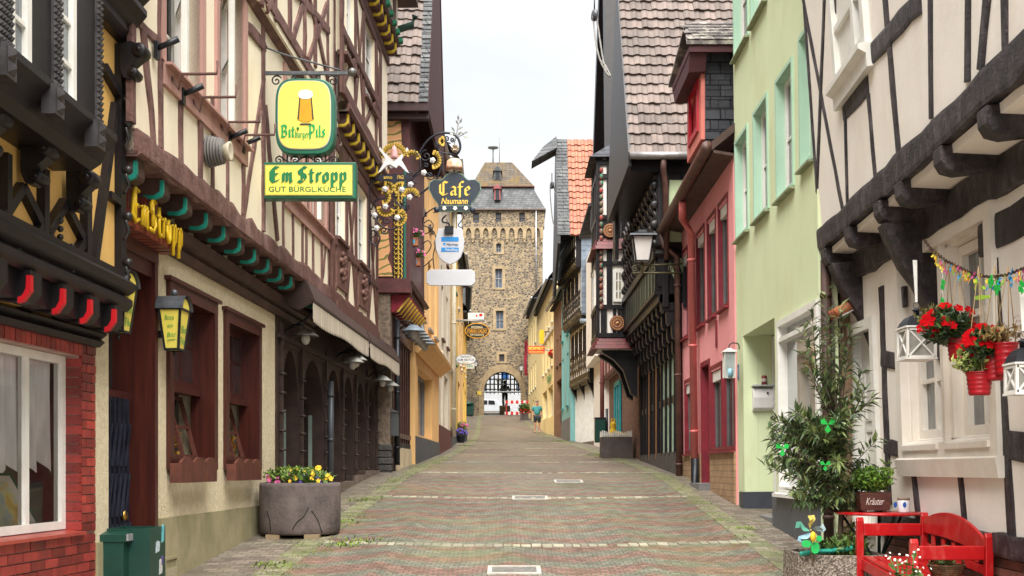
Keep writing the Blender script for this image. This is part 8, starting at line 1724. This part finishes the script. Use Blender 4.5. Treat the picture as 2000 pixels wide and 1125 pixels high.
for ci_, (nm, cl) in enumerate(cols.items()):
    m = MB()
    for k in range(11):
        t = r_.uniform(1824, 2000); i = max(j for j in range(len(gpts) - 1) if gpts[j][0] <= t); y = gpts[i][1] + (gpts[i + 1][1] - gpts[i][1]) * (t - gpts[i][0]) / (gpts[i + 1][0] - gpts[i][0]) + r_.uniform(2, 22); c = hp(t, y, r_.uniform(-.02, .04))
        for q_ in range(3): a = r_.random() * 6.28; m.leaf(c, (r_.uniform(-.4, .1), math.cos(a), math.sin(a)), (-1, 0, .3), .042, .026)
    m.build('paper_petals', M(nm, cl, tuple(x * .8 for x in cl), 20, .6), gd, recalc=False)
def shamrock(m, c, s, rot=0):
    for k in range(4):
        a = k * math.pi / 2 + .78 + rot; d = FHg.U * -math.cos(a) + FHg.W * math.sin(a); e = FHg.U * math.sin(a) + FHg.W * math.cos(a); m.prism([c, c + d * s * .6 + e * s * .42, c + d * s * .95 + e * s * .3, c + d * s * .85, c + d * s * .95 - e * s * .3, c + d * s * .6 - e * s * .42], FHg.N * .004)
for x, y, s in ((1842, 556, .042), (1841, 592, .042), (1936, 550, .045), (1948, 562, .05), (1996, 560, .045)): m = MB(); shamrock(m, hp(x, y, .03 + s * .1), s, x * .01); m.build('felt_shamrock', MATS['felt_green'], gd)
m = MB(); m.tube([hp(1841, 505), hp(1841, 640)], .0025, 4); m.build('thread', m_white, gd)
m = MB(); slab_c = hp(1917, 580); m.prism([hp(1903, 580, .03), hp(1915, 576, .03), hp(1933, 577, .03), hp(1935, 581, .03), hp(1915, 586, .03), hp(1905, 585, .03)], FHg.N * .004); m.build('lime_leaf', M('petal_paper_lime', (.35, .6, .05)), gd)
m_pot = M('red_plastic_pot', (.36, .005, .012), (.29, .004, .01), 5, .35, spec=.4); m_str = M('jute_string', (.4, .27, .13))
pots = [(1876, 662, 705, 27, 'red ribbed hanging pot behind the largest clump of red petunias', 'petunia'), (1913, 727, 772, 26, 'lowest red ribbed hanging pot with cream edged variegated leaves', 'variegated'), (1942, 695, 743, 24, 'red ribbed hanging pot with red petunias, just above the lowest pot', 'petunia2'), (1965, 670, 733, 23, 'red ribbed hanging pot with dry brownish stalks instead of flowers', 'dry'), (1846, 632, 668, 20, 'red ribbed hanging pot with straggly dry greenery beside the first white lantern', 'straggly')]
for i, (x, yt, yb, hw, lab, kind) in enumerate(pots):
    d_ = (.0, .07, .0, -.02, -.06)[i]; ct, cb_ = hp(x, yt, d_), hp(x, yb, d_); k = ct.y / F; r1 = hw * k; H = ct.z - cb_.z; base = V((ct.x, ct.y, cb_.z)); o = thing('hanging_pot', lab, 'hanging pot', base, 'red hanging flower pots'); m = MB(); pr = [(.0, 0), (r1 * .74, 0)]
    for j in range(5): z0 = H * (j + .3) / 5.2; rr0 = r1 * (.75 + .2 * (j + .3) / 5); pr += [(rr0, z0), (rr0 + .004, z0 + .006), (rr0 + .004, z0 + .012), (rr0 + .001, z0 + .018)]
    pr += [(r1, H * .94), (r1 * 1.05, H * .96), (r1 * 1.05, H), (r1 * .95, H), (r1 * .9, H * .9), (0, H * .9)]; m.lathe(pr, base, 24); m.build('pot', m_pot, o)
    m = MB(); top = hp(x - 5 + 3 * i, 520, d_ * .3)
    for a in (.3, 2.4, 4.5): m.tube([base + V((r1 * math.cos(a), r1 * math.sin(a), H)), top], .003, 4)
    m.build('string', m_str, o)
    pc_ = base + V((0, 0, H + .05))
    if kind.startswith('petunia'):
        big = kind == 'petunia'; sh = V((-.08, 0, .04)) if big else V((-.06, 0, .02)); rad = (.17, .13, .12) if big else (.13, .11, .1)
        plant('petunias', 'big clump of red petunias with dark leaves spilling from a hanging pot' if big else 'smaller clump of red petunias over the middle hanging pot', 'flowers', pc_, [('leaves', m_leafd, 'leaf', pc_ + sh + V((0, 0, -.03)), rad, 700 if big else 460, .065), ('mid_leaves', m_leafm, 'leaf', pc_ + sh, rad, 160, .055)] + [('red_blooms', m_petr, 'b', pc_ + sh + V((0, 0, .01)), (rad[0] * 1.05, rad[1] * 1.05, rad[2] * 1.05), 34 if big else 24, .042)])
    elif kind == 'variegated': plant('variegated_plant', 'trailing plant with cream edged leaves in the lowest red pot', 'plant', pc_, [('leaves', M('leaf_cream', (.5, .52, .2), (.25, .33, .08), 25), 'leaf', pc_ + V((-.04, 0, .02)), (.13, .1, .09), 230, .055), ('green_leaves', m_leafm, 'leaf', pc_ + V((-.03, 0, .0)), (.1, .09, .07), 120, .05)])
    elif kind == 'dry': plant('dry_plant', 'dry brownish stalks with pale pink flecks in the pot by the second lantern', 'plant', pc_, [('dry_leaves', M('leaf_dry', (.3, .2, .07), (.18, .12, .04), 20), 'leaf', pc_ + V((-.03, 0, 0)), (.13, .09, .06), 170, .045), ('pale_flecks', M('fleck_pink', (.55, .45, .45)), 'leaf', pc_ + V((.1, 0, .06)), (.08, .08, .07), 90, .02)])
    else: plant('straggly_plant', 'straggly olive green plant above the first white lantern', 'plant', pc_, [('leaves', M('leaf_olive', (.2, .19, .05), (.12, .1, .03), 20), 'leaf', pc_ + V((-.06, 0, .0)), (.16, .1, .08), 260, .04), ('reddish_leaves', M('leaf_russet', (.25, .08, .04), (.16, .05, .03), 20), 'leaf', pc_, (.12, .09, .06), 70, .035)])
def white_lantern(x, yt, yb, hw, lab, ribbon):
    c0_, c1_ = hp(x, yb, .0), hp(x, yt, .0); k = c0_.y / F; w_ = hw * k; o = thing('garden_lantern', lab, 'lantern', c0_, 'white hanging garden lanterns'); H = (yb - (yt + (yb - yt) * .36)) * k; z = c0_.z; cx, cy = c0_.x, c0_.y
    m = MB(); m.box((cx - w_ * 1.06, cy - w_ * 1.06, z), (cx + w_ * 1.06, cy + w_ * 1.06, z + .012)); m.box((cx - w_ * 1.08, cy - w_ * 1.08, z + H), (cx + w_ * 1.08, cy + w_ * 1.08, z + H + .012)); t = .018
    for sx in (-1, 1):
        for sy in (-1, 1): m.box((cx + sx * w_ - t * (sx > 0), cy + sy * w_ - t * (sy > 0), z + .012), (cx + sx * w_ + t * (sx < 0), cy + sy * w_ + t * (sy < 0), z + H))
    for f in range(4):
        a = f * math.pi / 2; n_ = V((math.cos(a), math.sin(a), 0)); r2 = V((-math.sin(a), math.cos(a), 0)); ctr = V((cx, cy, 0)) + n_ * (w_ - .008)
        for s in (-1, 1): m.bar(ctr - r2 * s * (w_ - .015) + V((0, 0, z + .02)) + n_ * .002 * s, ctr + r2 * s * (w_ - .015) + V((0, 0, z + H - .01)) + n_ * .002 * s, .011)
        for zz in (z + .02, z + H - .012): m.bar(ctr - r2 * w_ * .9 + V((0, 0, zz)), ctr + r2 * w_ * .9 + V((0, 0, zz)), .016)
    m.build('frame', M('lantern_white', (.74, .72, .68), (.66, .64, .6), 7, .45), o)
    m = MB(); m.box((cx - w_ + .012, cy - w_ + .012, z + .014), (cx + w_ - .012, cy + w_ - .012, z + H - .002)); m.build('glass', M('lantern_glass', (.3, .29, .26), (.2, .2, .18), 12, .05), o)
    m = MB(); R_ = [[V((cx + sx * r, cy + sy * r, z + H + zz)) for sx, sy in ((-1, -1), (1, -1), (1, 1), (-1, 1))] for r, zz in ((w_ * 1.0, .012), (w_ * .86, .05), (w_ * .62, .085), (w_ * .34, .1))]
    for A_, B_ in zip(R_, R_[1:]): m.add(A_ + B_, [[i, (i + 1) % 4, 4 + (i + 1) % 4, 4 + i] for i in range(4)])
    zz = z + H + .1; m.lathe([(.022, 0), (.022, .035), (.035, .037), (.03, .044), (.008, .055), (.0, .056)], (cx, cy, zz), 14); m.tube([V((cx + .024 * math.cos(a), cy, zz + .075 + .024 * math.sin(a))) for a in [q_ * .524 for q_ in range(12)]], .003, 5, closed=True); m.build('hood', M('lantern_hood', (.04, .045, .06), (.025, .028, .035), 5, .4, metal=.4), o)
    if ribbon: m = MB(); tp = hp(x - 3, ribbon, .0); b = V((cx, cy, zz + .1)); m.prism([tp - V((.016, 0, 0)), tp + V((.016, 0, 0)), b + V((.008, 0, 0)), b - V((.008, 0, 0))], (0, .004, 0)); m.build('ribbon', m_white, o)
white_lantern(1790, 608, 704, 29, 'white cross framed lantern with a black hood hanging from a white ribbon', 508)
white_lantern(1999, 680, 772, 27, 'white cross framed lantern beside the red pot with dry stalks', 560)

# ---- planters farther up the street
def box_planter(x0, x1, y0, y1, h, label, mat, zb=None):
    z = gz((y0 + y1) / 2) - .04 if zb is None else zb; o = thing('box_planter', label, 'planter', ((x0 + x1) / 2, (y0 + y1) / 2, z)); m = MB(); t = .05
    m.box((x0, y0, z), (x1, y0 + t, z + h)); m.box((x0, y1 - t, z), (x1, y1, z + h)); m.box((x0, y0 + t, z), (x0 + t, y1 - t, z + h)); m.box((x1 - t, y0 + t, z), (x1, y1 - t, z + h)); m.build('trough', mat, o); m = MB(); m.box((x0 + t, y0 + t, z + .05), (x1 - t, y1 - t, z + h - .06)); m.build('soil', m_terr, o); return z + h
m_trough = M('brown_grey_trough', (.11, .085, .08), (.07, .055, .052), 3, .7, .3, 20)
zt_ = box_planter(2.28, 3.06, 28.6, 29.3, .58, 'brown grey square planter with a white picket edging by the black carved house', m_trough)
pk_ = thing('picket_edging', 'low white plastic picket edging round the brown grey square planter', 'edging', (2.67, 28.95, zt_)); m = MB()
for k in range(17):
    x = 2.3 + k * .046
    for y in (28.63, 29.27): hh = .1 + .06 * abs(math.cos(k * math.pi / 8)); m.box((x - .014, y - .006, zt_ - .03), (x + .014, y + .006, zt_ + hh))
for k in range(13):
    y = 28.66 + k * .048
    for x in (2.3, 3.04): m.box((x - .006, y - .014, zt_ - .03), (x + .006, y + .014, zt_ + .12))
m.build('picket', m_white, pk_); m = MB(); [m.box((2.29, y - .008, zt_ + .05), (3.05, y + .008, zt_ + .07)) for y in (28.645, 29.255)]; m.build('rail', m_white, pk_)
m = MB(); c = V((2.6, 28.95, zt_ - .06)); m.lathe([(.0, 0), (.09, .0), (.11, .12), (.09, .24), (.06, .3), (.08, .36), (.07, .43), (.0, .47)], c, 14); [m.lathe([(.0, 0), (.022, .03), (.02, .09), (0, .12)], c + V((s * .035, 0, .43)), 8) for s in (-1, 1)]; tag(m.build('yellow_hare', m_pety, loc=c), 'yellow easter figure standing in the picket edged planter', 'ornament')
plant('yellow_pansies', 'small yellow pansies behind the white picket edging', 'flowers', (2.67, 28.95, zt_), [('leaves', m_leafm, 'leaf', V((2.67, 28.95, zt_ + .03)), (.34, .28, .08), 200, .07), ('yellow_blooms', m_pety, 'b', V((2.75, 28.95, zt_ + .05)), (.25, .22, .08), 40, .04)])
zt_ = box_planter(-2.42, -1.86, 46, 46.8, .55, 'dark blue grey square planter by the yellow house with green shutters', M('slate_trough', (.045, .055, .07), (.03, .037, .05), 3, .6)); plant('lime_foliage', 'lime green bushy foliage in the dark blue grey planter', 'plants', (-2.14, 46.4, zt_), [('leaves', m_leafl, 'leaf', V((-2.14, 46.4, zt_ + .1)), (.3, .35, .16), 420, .11), ('pink_blooms', m_petp, 'b', V((-2.0, 46.3, zt_ + .12)), (.2, .25, .12), 16, .05)])
c = V((-2.0, 44.2, gz(44.2))); o = thing('flower_pot', 'dark pot of violet flowers by the cream house base', 'flower pot', c); m = MB(); m.lathe([(.13, 0), (.19, .3), (.2, .3), (.18, .26), (0, .25)], c, 16); m.build('pot', M('slate_trough', (.045, .055, .07)), o); plant('violet_flowers', 'violet and green trailing flowers in the dark pot', 'flowers', c + V((0, 0, .28)), [('leaves', m_leafm, 'leaf', c + V((0, 0, .38)), (.24, .24, .17), 260, .09), ('violet_blooms', m_petv, 'b', c + V((0, 0, .4)), (.24, .24, .17), 40, .05)])
zt_ = box_planter(.55, 1.1, 75, 75.6, .5, 'brown square planter by the lemon house near the tower arch', m_trough); plant('green_bush', 'round green bush with red flowers in the planter near the tower arch', 'plants', (.82, 75.3, zt_), [('leaves', m_leafm, 'leaf', V((.82, 75.3, zt_ + .3)), (.42, .4, .34), 500, .16), ('red_blooms', m_petr, 'b', V((.82, 75.2, zt_ + .1)), (.4, .4, .2), 20, .07)])
# flower pots on house D and up the street
for i, (x, y, Y, l) in enumerate(((808, 481, 22.3, 'upper terracotta window pot of pink geraniums with a blue card on the maroon house'), (812, 520, 23.0, 'lower terracotta window pot of pink geraniums with a blue card on the maroon house'))):
    c = at(x, y, Y); o = thing('window_pot', l, 'flower pot', c, 'flower pots on the painted house'); m = MB(); m.prism([c + V(p) for p in ((-.09, -.09, 0), (.09, -.09, 0), (.09, .09, 0), (-.09, .09, 0))], (0, 0, .16)); b = m.build('pot', M('clay_pot', (.4, .16, .08)), o); m = MB(); m.box(c + V((-.06, -.096, .04)), c + V((.03, -.0905, .12))); m.build('blue_card', M('card_blue', (.02, .35, .6)), b); m = MB(); m.tube([c + V((0, .09, .05)), c + V((-.2, .1, .05))], .012, 5); m.build('bracket', m_dkiron, o)
    plant('geraniums', ('pink geraniums in the upper window pot of the maroon house', 'pink geraniums in the lower window pot of the maroon house')[i], 'flowers', c + V((0, 0, .15)), [('leaves', m_leafm, 'leaf', c + V((.03, 0, .22)), (.16, .14, .1), 300, .06), ('pink_blooms', m_petp, 'b', c + V((.03, 0, .26)), (.16, .14, .09), 26, .03)])
for x, y, Y, l in ((1168, 672, 39.6, 'red geraniums in a hanging basket on the steel blue pipe'), (1083, 700, 57, 'red geraniums in a window box on the brown house')):
    c = at(x, y, Y); o = thing('flower_basket', l, 'flower basket', c); m = MB(); m.lathe([(.0, -.05), (.15, .0), (.2, .12), (.0, .1)], c, 14); m.tube([c + V((0, 0, .05)), c + V((.3, .3, .05))], .015, 5); m.build('basket', m_dark, o); m = MB(); foliage(m, c + V((0, 0, .12)), (.32, .28, .16), 220, .12, .06, 4); m.build('leaves', m_leafm, o, recalc=False); m = MB(); blooms(m, c + V((0, 0, .25)), (.3, .28, .2), 60, .07); m.build('red_blooms', m_petr, o, recalc=False)
bp = thing('bin_post', 'small green litter bin on the post behind the picket edged planter', 'bin', (2.33, 31.5, gz(31.5))); m = MB(); m.box((2.32, 31.4, gz(31.5) + .35), (2.62, 31.7, gz(31.5) + 1.0)); m.build('body', m_bin, bp, bevel=.02); m = MB(); m.tube([(2.66, 31.6, gz(31.5) - .1), (2.66, 31.6, gz(31.5) + 1.3)], .04, 8); m.build('post', m_dkiron, bp); m = MB(); m.box((2.31, 31.39, gz(31.5) + 1.003), (2.63, 31.71, gz(31.5) + 1.05)); m.build('lid', m_dkiron, bp)
c = V((tx(915), 79.2, gz(79.2))); o = thing('waste_container', 'small green waste container at the foot of the tower below the white oval sign', 'bin', c); m = MB(); m.prism([c + V(p) for p in ((-.4, -.3, .05), (.4, -.3, .05), (.4, .3, .05), (-.4, .3, .05))], (0, 0, .8)); m.build('body', m_bin, o, bevel=.05); m = MB(); m.lathe([(.42, 0), (.42, .6)], c + V((0, -.3, .86)), 12, (0, 1, 0), sy=.4); m.build('lid', m_bin, o)

m = MB(); r_ = random.Random(31)
for _ in range(420):
    y = r_.uniform(6.5, 26); x = r_.uniform(-2.7, 3.0); m.leaf((x, y, gz(y) + .014), (r_.uniform(-1, 1), r_.uniform(-1, 1), .1), (0, 0, 1), r_.uniform(.015, .035), .014)
tag(m.build('leaf_litter', M('dry_petal', (.45, .36, .16), (.25, .17, .07), 40, .9), recalc=False), 'tiny dry leaves and petals scattered over the paving', 'litter', kind='stuff')
# ---- the walker
def skin_body(name, verts, edges, radii, mat, parent, root=0, sub=2):
    me = bpy.data.meshes.new('t'); base = WL[parent.name]; me.from_pydata([V(v) - base for v in verts], edges, []); ob = bpy.data.objects.new('t', me); COL.objects.link(ob)
    sk = ob.modifiers.new('s', 'SKIN'); ss = ob.modifiers.new('u', 'SUBSURF'); ss.levels = sub; ss.render_levels = sub
    for i, r in enumerate(radii): me.skin_vertices[0].data[i].radius = (r, r) if not isinstance(r, tuple) else r
    me.skin_vertices[0].data[root].use_root = True
    dg = bpy.context.evaluated_depsgraph_get(); me2 = bpy.data.meshes.new_from_object(ob.evaluated_get(dg)); bpy.data.objects.remove(ob); me2.name = name; me2.materials.clear(); me2.materials.append(mat)
    for p in me2.polygons: p.use_smooth = True
    o = bpy.data.objects.new(name, me2); COL.objects.link(o); o.parent = parent; WL[o.name] = base; return o
px_, py_ = 1.39, 62.4; pz = gz(py_) + .01
man = thing('person', 'man in a teal t-shirt and dark shorts strolling down the street, looking aside', 'person', (px_, py_, pz)); B_ = lambda x, y, z: V((px_ + x, py_ + y, pz + z))
vs = [B_(0, 0, .95), B_(0, 0, 1.15), B_(0, 0, 1.38), B_(0, -.01, 1.5), B_(-.01, -.03, 1.6), B_(-.015, -.04, 1.7),
      B_(-.19, 0, 1.42), B_(-.25, .02, 1.15), B_(-.26, -.03, .9), B_(-.255, -.05, .8), B_(.19, 0, 1.42), B_(.25, .02, 1.15), B_(.27, -.03, .9), B_(.265, -.05, .8),
      B_(-.1, 0, .9), B_(-.11, -.02, .5), B_(-.11, .0, .1), B_(-.13, -.16, .035), B_(.1, 0, .9), B_(.12, .0, .5), B_(.13, .02, .1), B_(.15, -.14, .035)]
ed = [(0, 1), (1, 2), (2, 3), (3, 4), (4, 5), (2, 6), (6, 7), (7, 8), (8, 9), (2, 10), (10, 11), (11, 12), (12, 13), (0, 14), (14, 15), (15, 16), (16, 17), (0, 18), (18, 19), (19, 20), (20, 21)]
ra = [.15, .15, .16, .06, .095, .09, .06, .05, .035, .04, .06, .05, .035, .04, .1, .06, .04, .035, .1, .06, .04, .035]
body = skin_body('body', vs, ed, ra, M('skin', (.5, .27, .19), (.44, .22, .15), 8, .5), man)
vs = [B_(0, 0, .93), B_(0, -.01, 1.15), B_(0, 0, 1.36), B_(-.19, 0, 1.42), B_(-.25, .01, 1.22), B_(.19, 0, 1.42), B_(.25, .01, 1.22), B_(0, 0, 1.46)]
skin_body('t_shirt', vs, [(0, 1), (1, 2), (2, 3), (3, 4), (2, 5), (5, 6), (2, 7)], [.185, .19, .185, .085, .085, .085, .085, .08], M('teal_cotton', (.05, .24, .25), (.035, .19, .2), 8, .9), man)
vs = [B_(0, 0, .95), B_(-.1, 0, .88), B_(-.115, -.01, .54), B_(.1, 0, .88), B_(.125, 0, .54)]
skin_body('shorts', vs, [(0, 1), (1, 2), (0, 3), (3, 4)], [.165, .13, .095, .13, .095], M('dark_denim', (.035, .045, .055), (.02, .027, .035), 8, .9), man)
m = MB(); m.ball(B_(-.01, -.015, 1.735), .1, 12, 8, (1, 1, .75)); m.build('hair', M('grey_brown_hair', (.2, .13, .1)), man)
m = MB(); m.ball(B_(-.07, -.125, 1.665), .016, 6, 5); m.ball(B_(-.03, -.132, 1.69), .01, 6, 5); m.build('nose', MATS['skin'], man)
for s in (-1, 1): m = MB(); m.ball(B_(s * .13 + .01, -.06, .02), .05, 10, 6, (.8, 1.9, .4)); m.build('sandal', M('sandal_brown', (.2, .09, .06)), man)
